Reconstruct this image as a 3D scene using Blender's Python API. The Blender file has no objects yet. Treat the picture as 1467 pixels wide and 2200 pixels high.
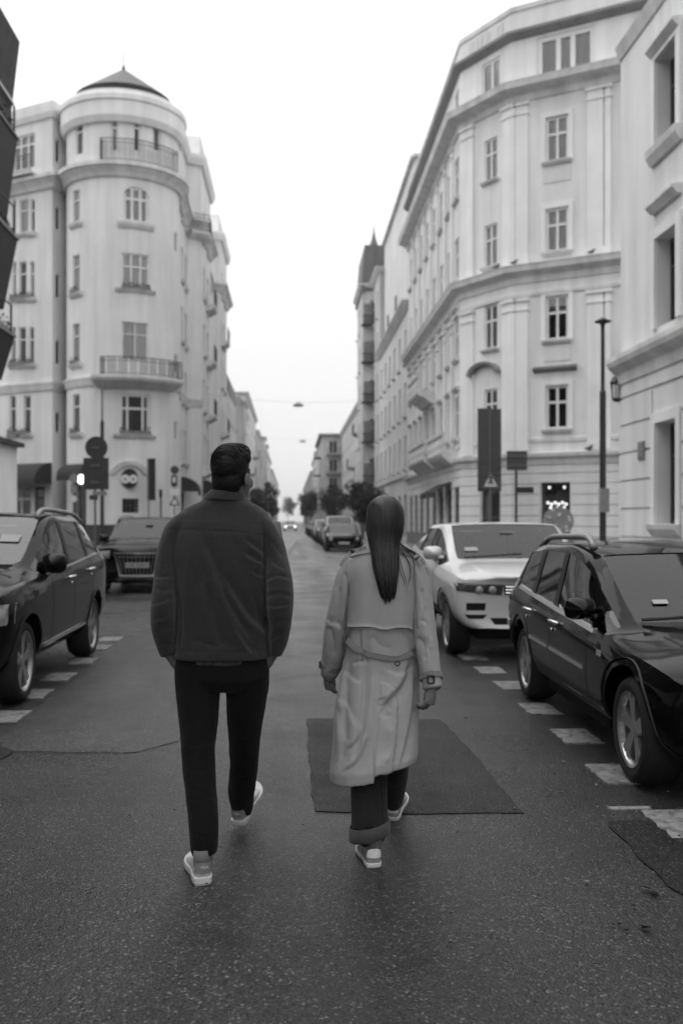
import bpy, bmesh, math, random
import numpy as np
from mathutils import Vector, Matrix
from mathutils.bvhtree import BVHTree

R = math.radians
rnd = random.Random(7)
scene = bpy.context.scene
C = scene.collection

# ---------------------------------------------------------------- camera, sky, sun, exposure
F, CX, HZ, CH = 2139.0, 733.5, 1118.0, 1.53       # focal length and horizon in photo pixels, eye height in metres
YAW = math.atan((CX - 625.0) / F)                 # the street runs along +Y; the lens is turned a little to the right
FWD = Vector((math.sin(YAW), math.cos(YAW))); RGT = Vector((math.cos(YAW), -math.sin(YAW)))
cam_data = bpy.data.cameras.new('camera')
cam = bpy.data.objects.new('camera', cam_data); C.objects.link(cam)
cam.location = (0, 0, CH); cam.rotation_euler = (math.pi / 2, 0, -YAW)
cam_data.sensor_fit = 'VERTICAL'; cam_data.sensor_height = 36.0; cam_data.lens = 36.0 * F / 2200.0
cam_data.shift_y = (HZ - 1100.0) / 2200.0
cam_data.clip_start = 0.05; cam_data.clip_end = 4000
cam_data.dof.use_dof = True; cam_data.dof.focus_distance = 4.55; cam_data.dof.aperture_fstop = 2.2
scene.camera = cam

world = bpy.data.worlds.new('World'); scene.world = world; world.use_nodes = True
wn = world.node_tree.nodes; wl = world.node_tree.links; wn.clear()
w_out = wn.new('ShaderNodeOutputWorld'); w_bg = wn.new('ShaderNodeBackground')
w_sky = wn.new('ShaderNodeTexSky'); w_sky.sky_type = 'NISHITA'; w_sky.sun_disc = False
SUN_EL, SUN_AZ = R(54), R(288)
w_sky.sun_elevation = SUN_EL; w_sky.sun_rotation = SUN_AZ; w_sky.dust_density = 2.0; w_sky.air_density = 1.0
w_bw = wn.new('ShaderNodeRGBToBW'); w_mix = wn.new('ShaderNodeMix'); w_mix.data_type = 'FLOAT'
w_mix.inputs[0].default_value = 0.93; w_mix.inputs[3].default_value = 8.9     # closed, even cloud cover
wl.new(w_sky.outputs[0], w_bw.inputs[0]); wl.new(w_bw.outputs[0], w_mix.inputs[2])
# an overcast sky grows brighter towards the zenith
w_tc = wn.new('ShaderNodeTexCoord'); w_sep = wn.new('ShaderNodeSeparateXYZ'); w_ma = wn.new('ShaderNodeMath'); w_ma.operation = 'MULTIPLY_ADD'; w_ma.use_clamp = False; w_mu = wn.new('ShaderNodeMath'); w_mu.operation = 'MULTIPLY'
w_max = wn.new('ShaderNodeMath'); w_max.operation = 'MAXIMUM'; w_max.inputs[1].default_value = 0.0
wl.new(w_tc.outputs['Generated'], w_sep.inputs[0]); wl.new(w_sep.outputs[2], w_max.inputs[0]); wl.new(w_max.outputs[0], w_ma.inputs[0]); w_ma.inputs[1].default_value = 0.95; w_ma.inputs[2].default_value = 1.0
wl.new(w_mix.outputs[0], w_mu.inputs[0]); wl.new(w_ma.outputs[0], w_mu.inputs[1]); wl.new(w_mu.outputs[0], w_bg.inputs[0])
w_bg.inputs[1].default_value = 0.1
wl.new(w_bg.outputs[0], w_out.inputs[0])
sd = bpy.data.lights.new('sun', 'SUN'); sd.energy = 1.1; sd.angle = R(60); sd.color = (1, 1, 1)
sun = bpy.data.objects.new('sun', sd); C.objects.link(sun)
sdir = Vector((math.sin(SUN_AZ) * math.cos(SUN_EL), math.cos(SUN_AZ) * math.cos(SUN_EL), math.sin(SUN_EL)))
sun.rotation_euler = sdir.to_track_quat('Z', 'Y').to_euler(); sun.location = (0, 20, 60)
vs = scene.view_settings
vs.view_transform = 'Standard'; vs.look = 'None'; vs.exposure = 0.04; vs.gamma = 1.0; vs.use_curve_mapping = False
scene.render.engine = 'CYCLES'
scene.cycles.use_denoising = True; scene.cycles.denoiser = 'OPENIMAGEDENOISE'; scene.cycles.denoising_input_passes = 'RGB_ALBEDO_NORMAL'; scene.cycles.sample_clamp_indirect = 2.5; scene.cycles.use_adaptive_sampling = True; scene.cycles.adaptive_threshold = 0.012; scene.cycles.sample_clamp_direct = 6.0
scene.cycles.max_bounces = 6; scene.cycles.diffuse_bounces = 3; scene.cycles.glossy_bounces = 3
scene.cycles.transparent_max_bounces = 8; scene.cycles.caustics_reflective = False; scene.cycles.caustics_refractive = False

# ---------------------------------------------------------------- pixel <-> place helpers (real distances in metres)
def W(px, py, d):
    X = (px - CX) / F * d
    p = RGT * X + FWD * d
    return Vector((p.x, p.y, CH - (py - HZ) / F * d))
def ZY(py, d): return CH - (py - HZ) / F * d
def GR(px, py): return W(px, py, F * CH / (py - HZ))

# ---------------------------------------------------------------- materials
MATS = {}
def material(name, col, rough=0.7, metal=0.0, var=0.0, vscale=2.0, bump=0.0, bscale=60.0, coat=0.0, ior=1.45, stretch=None, spec=0.5, sheen=0.0, streak=0.0):
    m = bpy.data.materials.new(name); m.use_nodes = True
    nt = m.node_tree; b = nt.nodes['Principled BSDF']
    b.inputs['Base Color'].default_value = (col, col, col, 1); b.inputs['Roughness'].default_value = rough
    b.inputs['Metallic'].default_value = metal; b.inputs['IOR'].default_value = ior
    b.inputs['Specular IOR Level'].default_value = spec
    if coat: b.inputs['Coat Weight'].default_value = coat; b.inputs['Coat Roughness'].default_value = 0.04
    if sheen: b.inputs['Sheen Weight'].default_value = sheen; b.inputs['Sheen Roughness'].default_value = 0.5
    tc = nt.nodes.new('ShaderNodeTexCoord'); src = tc.outputs['Object']
    if stretch:
        mp = nt.nodes.new('ShaderNodeMapping'); mp.inputs['Scale'].default_value = stretch; nt.links.new(src, mp.inputs[0]); src = mp.outputs[0]
    if var:
        n = nt.nodes.new('ShaderNodeTexNoise'); n.inputs['Scale'].default_value = vscale; n.inputs['Detail'].default_value = 7; n.inputs['Roughness'].default_value = 0.62
        nt.links.new(src, n.inputs['Vector'])
        mr = nt.nodes.new('ShaderNodeMapRange'); mr.inputs[1].default_value = 0.28; mr.inputs[2].default_value = 0.72
        mr.inputs[3].default_value = col * (1 - var); mr.inputs[4].default_value = col * (1 + var)
        nt.links.new(n.outputs[0], mr.inputs[0])
        out = mr.outputs[0]
        if streak:                                  # rain streaks: run down the wall
            mp2 = nt.nodes.new('ShaderNodeMapping'); mp2.inputs['Scale'].default_value = (1.6, 1.6, 0.12); nt.links.new(tc.outputs['Object'], mp2.inputs[0])
            n2 = nt.nodes.new('ShaderNodeTexNoise'); n2.inputs['Scale'].default_value = 1.3; n2.inputs['Detail'].default_value = 6; nt.links.new(mp2.outputs[0], n2.inputs['Vector'])
            mr2 = nt.nodes.new('ShaderNodeMapRange'); mr2.inputs[1].default_value = 0.35; mr2.inputs[2].default_value = 0.7; mr2.inputs[3].default_value = 1.0 + streak * .4; mr2.inputs[4].default_value = 1.0 - streak
            nt.links.new(n2.outputs[0], mr2.inputs[0])
            mu = nt.nodes.new('ShaderNodeMath'); mu.operation = 'MULTIPLY'; nt.links.new(out, mu.inputs[0]); nt.links.new(mr2.outputs[0], mu.inputs[1]); out = mu.outputs[0]
        nt.links.new(out, b.inputs['Base Color'])
    if bump:
        n = nt.nodes.new('ShaderNodeTexNoise'); n.inputs['Scale'].default_value = bscale; n.inputs['Detail'].default_value = 5
        nt.links.new(src, n.inputs['Vector'])
        bp = nt.nodes.new('ShaderNodeBump'); bp.inputs['Strength'].default_value = bump; bp.inputs['Distance'].default_value = 0.01
        nt.links.new(n.outputs[0], bp.inputs['Height']); nt.links.new(bp.outputs[0], b.inputs['Normal'])
    MATS[name] = m
    return m
def glass_mat(name, tint=0.6, ior=1.5):            # window pane: see-through with a clear reflection
    m = bpy.data.materials.new(name); m.use_nodes = True; nt = m.node_tree; nt.nodes.clear()
    o = nt.nodes.new('ShaderNodeOutputMaterial'); mx = nt.nodes.new('ShaderNodeMixShader'); fr = nt.nodes.new('ShaderNodeFresnel'); fr.inputs[0].default_value = ior
    t = nt.nodes.new('ShaderNodeBsdfTransparent'); t.inputs[0].default_value = (tint, tint, tint, 1)
    g = nt.nodes.new('ShaderNodeBsdfGlossy'); g.inputs['Roughness'].default_value = 0.03; g.inputs['Color'].default_value = (1, 1, 1, 1)
    nt.links.new(fr.outputs[0], mx.inputs[0]); nt.links.new(t.outputs[0], mx.inputs[1]); nt.links.new(g.outputs[0], mx.inputs[2]); nt.links.new(mx.outputs[0], o.inputs[0])
    MATS[name] = m; return m
def emit_mat(name, col, s):
    m = bpy.data.materials.new(name); m.use_nodes = True; nt = m.node_tree
    b = nt.nodes['Principled BSDF']; b.inputs['Base Color'].default_value = (col, col, col, 1)
    b.inputs['Emission Color'].default_value = (1, 1, 1, 1); b.inputs['Emission Strength'].default_value = s
    MATS[name] = m; return m

material('plaster_pale', 0.74, 0.9, var=0.07, vscale=0.5, bump=0.25, bscale=18, streak=0.13)
material('plaster_light', 0.80, 0.9, var=0.09, vscale=0.6, bump=0.2, bscale=18, streak=0.10)
material('plaster_grey', 0.73, 0.9, var=0.07, vscale=0.5, bump=0.25, bscale=18, streak=0.13)
material('plaster_field', 0.66, 0.9, var=0.08, vscale=0.7, bump=0.3, bscale=22, streak=0.12)
material('plaster_far', 0.56, 0.9, var=0.18, vscale=0.3, streak=0.2)
material('plaster_far_pale', 0.70, 0.9, var=0.14, vscale=0.3, streak=0.2)
material('plaster_far_dark', 0.30, 0.9, var=0.2, vscale=0.3, streak=0.2)
material('stone_trim', 0.68, 0.85, var=0.12, vscale=1.5, bump=0.2, bscale=25, streak=0.2)
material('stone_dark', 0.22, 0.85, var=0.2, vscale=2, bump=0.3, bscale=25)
material('plinth_stone', 0.045, 0.6, var=0.3, vscale=3, bump=0.3, bscale=30)
material('brick_dark', 0.05, 0.85, var=0.35, vscale=3, bump=0.5, bscale=30, streak=.3)
material('balcony_dark', 0.022, 0.7, var=0.3, vscale=3)
material('roof_slate', 0.12, 0.6, var=0.2, vscale=3, bump=0.4, bscale=12, stretch=(1, 1, .2))
material('frame_white', 0.70, 0.5)
material('frame_dark', 0.05, 0.5)
material('room_dark', 0.012, 0.95)  # backing sheet behind windows, the shade of unlit rooms put into its colour
material('curtain', 0.82, 0.9, var=0.2, vscale=14, stretch=(4, 4, .2))
material('curtain_grey', 0.58, 0.9, var=0.2, vscale=14, stretch=(4, 4, .2))
material('iron', 0.03, 0.5, var=0.2, vscale=8)
material('metal_grey', 0.16, 0.45, metal=0.7, var=0.15, vscale=6)
material('metal_zinc', 0.32, 0.5, metal=0.5, var=0.2, vscale=4)
material('sign_back', 0.06, 0.55, metal=0.3, var=0.15, vscale=6)
material('sign_white', 0.7, 0.5); material('sign_grey', 0.25, 0.6, var=.15, vscale=5); material('sign_black', 0.015, 0.5); material('sign_red', 0.12, 0.45)
material('awning', 0.03, 0.85, var=0.2, vscale=6)
material('concrete', 0.20, 0.75, var=0.25, vscale=1.4, bump=0.4, bscale=40)
material('kerb_stone', 0.24, 0.75, var=0.25, vscale=2.5, bump=0.4, bscale=40)
material('bark', 0.05, 0.9, var=0.3, vscale=12, bump=.6, bscale=20)
material('leaf_dark', 0.06, 0.6, var=0.4, vscale=3)
material('leaf_mid', 0.075, 0.6, var=0.4, vscale=3)
glass_mat('pane_glass', 0.9, 1.5)
emit_mat('lamp_glow', 0.9, 2.2); emit_mat('bulb_glow', 0.9, 1.1); emit_mat('headlight_glow', 0.9, 4.0)

def asphalt(name, col, var, rough0, rough1, spec=.30):
    m = bpy.data.materials.new(name); m.use_nodes = True; nt = m.node_tree; b = nt.nodes['Principled BSDF']; L = nt.links
    tc = nt.nodes.new('ShaderNodeTexCoord')
    def noise(s, det=6, ro=.6):
        n = nt.nodes.new('ShaderNodeTexNoise'); n.inputs['Scale'].default_value = s; n.inputs['Detail'].default_value = det; n.inputs['Roughness'].default_value = ro
        L.new(tc.outputs['Object'], n.inputs['Vector']); return n.outputs[0]
    def mrange(x, a, b_, c, d):
        r = nt.nodes.new('ShaderNodeMapRange'); r.inputs[1].default_value = a; r.inputs[2].default_value = b_; r.inputs[3].default_value = c; r.inputs[4].default_value = d
        L.new(x, r.inputs[0]); return r.outputs[0]
    def mth(op, x, y):
        k = nt.nodes.new('ShaderNodeMath'); k.operation = op
        for i, q in enumerate((x, y)):
            if isinstance(q, (int, float)): k.inputs[i].default_value = q
            else: L.new(q, k.inputs[i])
        return k.outputs[0]
    big = mrange(noise(0.55, 6), .3, .7, 1 - var, 1 + var)
    med = mrange(noise(6.0, 5), .3, .7, .88, 1.12)
    vor = nt.nodes.new('ShaderNodeTexVoronoi'); vor.inputs['Scale'].default_value = 120; L.new(tc.outputs['Object'], vor.inputs['Vector'])
    rgb = nt.nodes.new('ShaderNodeRGBToBW'); L.new(vor.outputs['Color'], rgb.inputs[0])
    grain = mrange(rgb.outputs[0], 0.2, 0.85, .45, 1.6)
    painted_glint = mrange(rgb.outputs[0], 0.80, 0.90, 1.0, 3.4)  # glints of wet stones, painted into the base colour as bright cells
    mp = nt.nodes.new('ShaderNodeMapping'); mp.inputs['Scale'].default_value = (1.5, .06, 1); L.new(tc.outputs['Object'], mp.inputs[0])
    tn = nt.nodes.new('ShaderNodeTexNoise'); tn.inputs['Scale'].default_value = 1.0; tn.inputs['Detail'].default_value = 5; L.new(mp.outputs[0], tn.inputs['Vector'])
    track = mrange(tn.outputs[0], .32, .68, .72, 1.28)                  # wheel-polished lanes along the street
    st = nt.nodes.new('ShaderNodeTexVoronoi'); st.inputs['Scale'].default_value = 1.7; L.new(tc.outputs['Object'], st.inputs['Vector'])
    stain = mrange(st.outputs['Distance'], .05, .22, .6, 1.0)          # oil drips
    v = mth('MULTIPLY', mth('MULTIPLY', mth('MULTIPLY', mth('MULTIPLY', big, med), mth('MULTIPLY', track, stain)), grain), mth('MULTIPLY', painted_glint, col))
    L.new(v, b.inputs['Base Color'])
    L.new(mth('MULTIPLY', mrange(noise(1.1, 5), .3, .7, rough0, rough1), mrange(track, .72, 1.28, 1.2, .85)), b.inputs['Roughness'])
    b.inputs['Specular IOR Level'].default_value = spec
    h = mth('SUBTRACT', mth('MULTIPLY', noise(45, 4), 1.2), mth('MULTIPLY', vor.outputs['Distance'], 1.0))
    bp = nt.nodes.new('ShaderNodeBump'); bp.inputs['Strength'].default_value = 0.6; bp.inputs['Distance'].default_value = 0.005
    L.new(h, bp.inputs['Height']); L.new(bp.outputs[0], b.inputs['Normal'])
    MATS[name] = m; return m
asphalt('asphalt', 0.028, .30, .22, .44); asphalt('asphalt_patch', 0.015, .35, .40, .6, .18); asphalt('asphalt_old', 0.040, .3, .26, .48); asphalt('asphalt_pale', 0.06, .3, .3, .5)
def worn_paint():
    m = bpy.data.materials.new('road_paint'); m.use_nodes = True; nt = m.node_tree; b = nt.nodes['Principled BSDF']; L = nt.links
    tc = nt.nodes.new('ShaderNodeTexCoord'); n = nt.nodes.new('ShaderNodeTexNoise'); n.inputs['Scale'].default_value = 14; n.inputs['Detail'].default_value = 8; n.inputs['Roughness'].default_value = .75
    L.new(tc.outputs['Object'], n.inputs['Vector'])
    r = nt.nodes.new('ShaderNodeMapRange'); r.inputs[1].default_value = .36; r.inputs[2].default_value = .56; r.inputs[3].default_value = .06; r.inputs[4].default_value = .27
    L.new(n.outputs[0], r.inputs[0]); L.new(r.outputs[0], b.inputs['Base Color']); b.inputs['Roughness'].default_value = .6
    bp = nt.nodes.new('ShaderNodeBump'); bp.inputs['Strength'].default_value = .5; bp.inputs['Distance'].default_value = .004; L.new(n.outputs[0], bp.inputs['Height']); L.new(bp.outputs[0], b.inputs['Normal'])
    MATS['road_paint'] = m
worn_paint()

# ---------------------------------------------------------------- objects
def mat(m): return MATS[m] if isinstance(m, str) else m
def link_mesh(name, me, mats, parent=None, loc=None, smooth=False):
    if not isinstance(mats, (list, tuple)): mats = [mats]
    for k in mats: me.materials.append(mat(k))
    if smooth:
        me.polygons.foreach_set('use_smooth', [True] * len(me.polygons))
    o = bpy.data.objects.new(name, me); C.objects.link(o)
    if parent is not None: o.parent = parent
    if loc is not None: o.location = loc
    return o
def tag(o, label=None, cat=None, group=None, kind=None):
    if label: o['label'] = label
    if cat: o['category'] = cat
    if group: o['group'] = group
    if kind: o['kind'] = kind
    return o
def thing(name, label, cat, loc=(0, 0, 0), group=None, rz=0.0):
    o = bpy.data.objects.new(name, None); C.objects.link(o); o.location = loc; o.rotation_euler = (0, 0, rz); o.empty_display_size = .2
    return tag(o, label, cat, group)
def origin_of(p):
    v = Vector((0, 0, 0))
    while p is not None: v = v + Vector(p.location); p = p.parent
    return v

class MB:
    """collects shapes, then links them as one mesh object"""
    def __init__(s): s.v = []; s.f = []; s.mi = []
    def add(s, vs, fs, mi=0):
        b = len(s.v); s.v += [tuple(p) for p in vs]; s.f += [tuple(i + b for i in q) for q in fs]; s.mi += [mi] * len(fs); return s
    def box(s, c, d, rz=0.0, mi=0, rot=None):
        x, y, z = d[0] / 2, d[1] / 2, d[2] / 2
        m = rot if rot is not None else Matrix.Rotation(rz, 3, 'Z'); c = Vector(c)
        vs = [c + m @ Vector((sx * x, sy * y, sz * z)) for sz in (-1, 1) for sx, sy in ((-1, -1), (1, -1), (1, 1), (-1, 1))]
        return s.add(vs, [(3, 2, 1, 0), (4, 5, 6, 7), (0, 1, 5, 4), (1, 2, 6, 5), (2, 3, 7, 6), (3, 0, 4, 7)], mi)
    def tube(s, pts, r, n=8, mi=0, cap=True, flat=1.0):
        pts = [Vector(p) for p in pts]; N = len(pts); rs = r if isinstance(r, (list, tuple)) else [r] * N
        vs = []; up = Vector((0, 0, 1)); side = None
        for i, p in enumerate(pts):
            t = (pts[min(i + 1, N - 1)] - pts[max(i - 1, 0)]).normalized()
            if side is None:
                ref = up if abs(t.z) < .9 else Vector((1, 0, 0)); side = t.cross(ref).normalized()
            else:
                side = (side - t * side.dot(t)).normalized()
            o = t.cross(side)
            for k in range(n):
                a = 2 * math.pi * k / n; vs.append(p + side * (math.cos(a) * rs[i]) + o * (math.sin(a) * rs[i] * flat))
        fs = [(i * n + k, i * n + (k + 1) % n, (i + 1) * n + (k + 1) % n, (i + 1) * n + k) for i in range(N - 1) for k in range(n)]
        if cap: fs += [tuple(range(n - 1, -1, -1)), tuple(range((N - 1) * n, N * n))]
        return s.add(vs, fs, mi)
    def lathe(s, prof, n=24, c=(0, 0, 0), axis='Z', mi=0, a0=0.0, a1=2 * math.pi):
        c = Vector(c); full = abs(a1 - a0) > 6.28; cnt = n if full else n + 1; vs = []
        for k in range(cnt):
            a = a0 + (a1 - a0) * k / n; ca, sa = math.cos(a), math.sin(a)
            for r, h in prof:
                if axis == 'Z': p = Vector((r * ca, r * sa, h))
                elif axis == 'X': p = Vector((h, r * ca, r * sa))
                else: p = Vector((r * sa, h, r * ca))
                vs.append(c + p)
        m = len(prof); fs = []
        for k in range(n):
            k2 = (k + 1) % cnt if full else k + 1
            for j in range(m - 1): fs.append((k * m + j, k2 * m + j, k2 * m + j + 1, k * m + j + 1))
        return s.add(vs, fs, mi)
    def prism(s, poly, z0, z1, mi=0):
        n = len(poly); vs = [(p[0], p[1], z0) for p in poly] + [(p[0], p[1], z1) for p in poly]
        fs = [tuple(range(n - 1, -1, -1)), tuple(range(n, 2 * n))] + [(i, (i + 1) % n, n + (i + 1) % n, n + i) for i in range(n)]
        return s.add(vs, fs, mi)
    def build(s, name, mats, parent=None, smooth=False, local=False, loc=None):
        """vertices are world positions unless local"""
        off = Vector((0, 0, 0)) if local else origin_of(parent)
        if loc is not None and not local: off = off + Vector(loc)
        me = bpy.data.meshes.new(name); me.from_pydata([(p[0] - off.x, p[1] - off.y, p[2] - off.z) for p in s.v], [], s.f)
        if any(s.mi): me.polygons.foreach_set('material_index', s.mi)
        me.update()
        return link_mesh(name, me, mats, parent, loc, smooth)

# ---------------------------------------------------------------- facades along a plan line (outside lies to the right of travel)
class Path:
    def __init__(s, pts):
        s.p = [Vector((q[0], q[1])) for q in pts]; s.n = len(s.p); s.cum = [0.0]; s.seg = []; s.nrm = []
        for i in range(s.n - 1):
            d = s.p[i + 1] - s.p[i]; L = d.length; s.cum.append(s.cum[-1] + L); d = d / L; s.seg.append(d); s.nrm.append(Vector((d.y, -d.x)))
        s.vn = []
        for i in range(s.n):
            if i == 0: s.vn.append(s.nrm[0])
            elif i == s.n - 1: s.vn.append(s.nrm[-1])
            else:
                m = s.nrm[i - 1] + s.nrm[i]; k = 1.0 + s.nrm[i - 1].dot(s.nrm[i]); s.vn.append(m / max(k, .35))
        s.L = s.cum[-1]
    def at(s, u):
        for i in range(s.n):
            if abs(u - s.cum[i]) < 1e-4: return s.p[i], s.vn[i]
        i = 0
        while i < s.n - 2 and u > s.cum[i + 1]: i += 1
        return s.p[i] + s.seg[i] * (u - s.cum[i]), s.nrm[i]
    def P(s, u, z, n=0.0):
        p, v = s.at(u); q = p + v * n; return (q.x, q.y, z)
    def kinks(s, a, b): return [c for c in s.cum if a + 1e-4 < c < b - 1e-4]
    def hit(s, px, n=0.0):
        r = RGT * ((px - CX) / F) + FWD; best = None
        for i in range(s.n - 1):
            a = s.p[i] + s.nrm[i] * n; d = s.seg[i]; den = r.x * d.y - r.y * d.x
            if abs(den) < 1e-9: continue
            t = (a.x * d.y - a.y * d.x) / den
            q = r * t; w = (q - a).dot(d)
            if t > 0 and -1e-6 <= w <= s.cum[i + 1] - s.cum[i] + 1e-6 and s.nrm[i].dot(r) < 0:
                if best is None or t < best[1]: best = (s.cum[i] + w, t)
        return best
    def rect(s, xa, xb, ya, yb):
        """a rectangle seen between two columns and rows of the photo -> (u0,u1,z0,z1) on the wall"""
        a = s.hit(xa); b = s.hit(xb); c = s.hit((xa + xb) / 2)
        return (a[0], b[0], ZY(yb, c[1]), ZY(ya, c[1]))

def ublock(mb, path, u0, u1, z0, z1, n0, n1, mi=0):
    """a solid between two offsets of the wall line, following its bends"""
    us = [u0] + path.kinks(u0, u1) + [u1]; vs = []
    for u in us: vs += [path.P(u, z0, n0), path.P(u, z0, n1), path.P(u, z1, n1), path.P(u, z1, n0)]
    fs = []
    for i in range(len(us) - 1):
        a, b = 4 * i, 4 * i + 4
        for j in range(4): fs.append((a + j, b + j, b + (j + 1) % 4, a + (j + 1) % 4))
    e = 4 * (len(us) - 1); fs += [(3, 2, 1, 0), (e, e + 1, e + 2, e + 3)]
    mb.add(vs, fs, mi)
def sweep(mb, path, u0, u1, prof, mi=0):
    """a moulding: closed profile [(n,z)] swept along the wall line"""
    us = [u0] + path.kinks(u0, u1) + [u1]; k = len(prof); vs = []
    for u in us: vs += [path.P(u, z, n) for n, z in prof]
    fs = [(i * k + j, (i + 1) * k + j, (i + 1) * k + (j + 1) % k, i * k + (j + 1) % k) for i in range(len(us) - 1) for j in range(k)]
    fs += [tuple(range(k - 1, -1, -1)), tuple(range((len(us) - 1) * k, len(us) * k))]
    mb.add(vs, fs, mi)
def wall(path, u0, u1, z0, z1, holes, depth=0.55):
    """wall sheet with real openings, reveals and a dark room behind (second material)"""
    mb = MB(); holes = [h for h in holes if h[1] > u0 and h[0] < u1]
    us = sorted(set([u0, u1] + path.kinks(u0, u1) + [q for h in holes for q in h[:2]])); zs = sorted(set([z0, z1] + [q for h in holes for q in h[2:4]]))
    us = [u for u in us if u0 - 1e-6 <= u <= u1 + 1e-6]; zs = [z for z in zs if z0 - 1e-6 <= z <= z1 + 1e-6]
    idx = {}
    def V(i, j):
        if (i, j) not in idx: idx[(i, j)] = len(mb.v); mb.v.append(path.P(us[i], zs[j]))
        return idx[(i, j)]
    for i in range(len(us) - 1):
        for j in range(len(zs) - 1):
            cu, cz = (us[i] + us[i + 1]) / 2, (zs[j] + zs[j + 1]) / 2
            if any(h[0] < cu < h[1] and h[2] < cz < h[3] for h in holes): continue
            mb.f.append((V(i, j), V(i + 1, j), V(i + 1, j + 1), V(i, j + 1))); mb.mi.append(0)
    for h in holes:
        ks = [h[0]] + path.kinks(h[0], h[1]) + [h[1]]
        for a, b in zip(ks[:-1], ks[1:]):
            q = lambda u, z, n: path.P(u, z, n)
            mb.add([q(a, h[2], 0), q(b, h[2], 0), q(b, h[2], -depth), q(a, h[2], -depth)], [(0, 1, 2, 3)])
            mb.add([q(a, h[3], 0), q(b, h[3], 0), q(b, h[3], -depth), q(a, h[3], -depth)], [(3, 2, 1, 0)])
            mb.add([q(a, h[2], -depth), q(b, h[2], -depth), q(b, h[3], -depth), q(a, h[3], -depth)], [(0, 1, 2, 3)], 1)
        for u, rev in ((h[0], 0), (h[1], 1)):
            mb.add([path.P(u, h[2], 0), path.P(u, h[3], 0), path.P(u, h[3], -depth), path.P(u, h[2], -depth)], [(0, 1, 2, 3) if rev else (3, 2, 1, 0)])
    return mb
def window(path, parent, h, cols=(.5,), rows=(.66,), bar=.07, rec=.11, sill=.0, sillh=.12, sillm='stone_trim', hood=0.0, blind=None, frame='frame_white', panes=True, name='window'):
    """one window: frame with its bars, each pane a child, a sill, and a curtain where the photo shows one"""
    u0, u1, z0, z1 = h; mb = MB(); w = u1 - u0; hh = z1 - z0
    f = lambda a, b, c, d, n0=-rec, n1=-rec + .05: ublock(mb, path, a, b, c, d, n0, n1)
    f(u0, u1, z0, z0 + bar); f(u0, u1, z1 - bar, z1); f(u0, u0 + bar, z0 + bar, z1 - bar); f(u1 - bar, u1, z0 + bar, z1 - bar)
    cu = [u0 + bar / 2] + [u0 + w * c for c in cols] + [u1 - bar / 2]; cz = [z0 + bar / 2] + [z0 + hh * c for c in rows] + [z1 - bar / 2]
    for c in cu[1:-1]: f(c - bar / 2, c + bar / 2, z0 + bar, z1 - bar, -rec - .004, -rec + .06)
    for c in cz[1:-1]: f(u0 + bar, u1 - bar, c - bar / 2, c + bar / 2, -rec - .002, -rec + .055)
    o = mb.build(name, frame, parent)
    if panes:
        for i in range(len(cu) - 1):
            for j in range(len(cz) - 1):
                p = MB(); a, b, c, d = cu[i], cu[i + 1], cz[j], cz[j + 1]; n = -rec + .02
                p.add([path.P(a, c, n), path.P(b, c, n), path.P(b, d, n), path.P(a, d, n)], [(0, 1, 2, 3)]); p.build('pane', 'pane_glass', o)
    else:
        p = MB(); n = -rec + .02; p.add([path.P(u0, z0, n), path.P(u1, z0, n), path.P(u1, z1, n), path.P(u0, z1, n)], [(0, 1, 2, 3)]); p.build('pane', 'pane_glass', o)
    if blind:
        frac, bm = blind; p = MB(); n = -rec - .035; zz = z1 - hh * frac; k = 14; vs = []
        for i in range(k + 1):
            u = u0 + w * i / k; vs += [path.P(u, zz, n + .02 * math.sin(i * 2.4)), path.P(u, z1, n + .02 * math.sin(i * 2.4))]
        p.add(vs, [(2 * i, 2 * i + 2, 2 * i + 3, 2 * i + 1) for i in range(k)]); p.build('curtain', bm, o)
    if sill:
        p = MB(); sweep(p, path, u0 - sill, u1 + sill, [(0.002, z0 - sillh), (.07, z0 - sillh), (.16, z0 - sillh * .45), (.18, z0), (0.002, z0 + .01)]); p.build('sill', sillm, o)
    if hood:
        p = MB(); zt = z1 + hood; sweep(p, path, u0 - .18, u1 + .18, [(0.002, zt), (.08, zt), (.2, zt + .12), (.2, zt + .17), (0.002, zt + .2)]); p.build('hood', sillm, o)
    return o
def railing(path, parent, u0, u1, z0, z1, n, step=.12, rb=.011, m='iron', name='railing', pattern=False):
    mb = MB(); us = [u0] + path.kinks(u0, u1) + [u1]
    for z in (z0 + .05, z1 - .18, z1): mb.tube([path.P(u, z, n) for u in us], .02 if z == z1 else .014, 6)
    k = max(2, int((u1 - u0) / step))
    for i in range(k + 1):
        u = u0 + (u1 - u0) * i / k; a = path.P(u, z0, n); b = path.P(u, z1, n); mb.tube([a, b], .022 if i in (0, k) else rb, 5)
        if pattern and i < k:
            c = path.P(u + .5 * (u1 - u0) / k, (z0 + z1) / 2, n); mb.tube([a, c, b], rb * 1.2, 4); mb.tube([path.P(u + (u1 - u0) / k, z0, n), c, path.P(u + (u1 - u0) / k, z1, n)], rb * 1.2, 4)
    return mb.build(name, m, parent)
def end_rail(mb, path, u, z0, z1, n0, n1):
    for z in (z0 + .05, z1): mb.tube([path.P(u, z, n0), path.P(u, z, n1)], .016, 5)
    for i in range(1, 6): n = n0 + (n1 - n0) * i / 6; mb.tube([path.P(u, z0, n), path.P(u, z1, n)], .01, 4)
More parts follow.
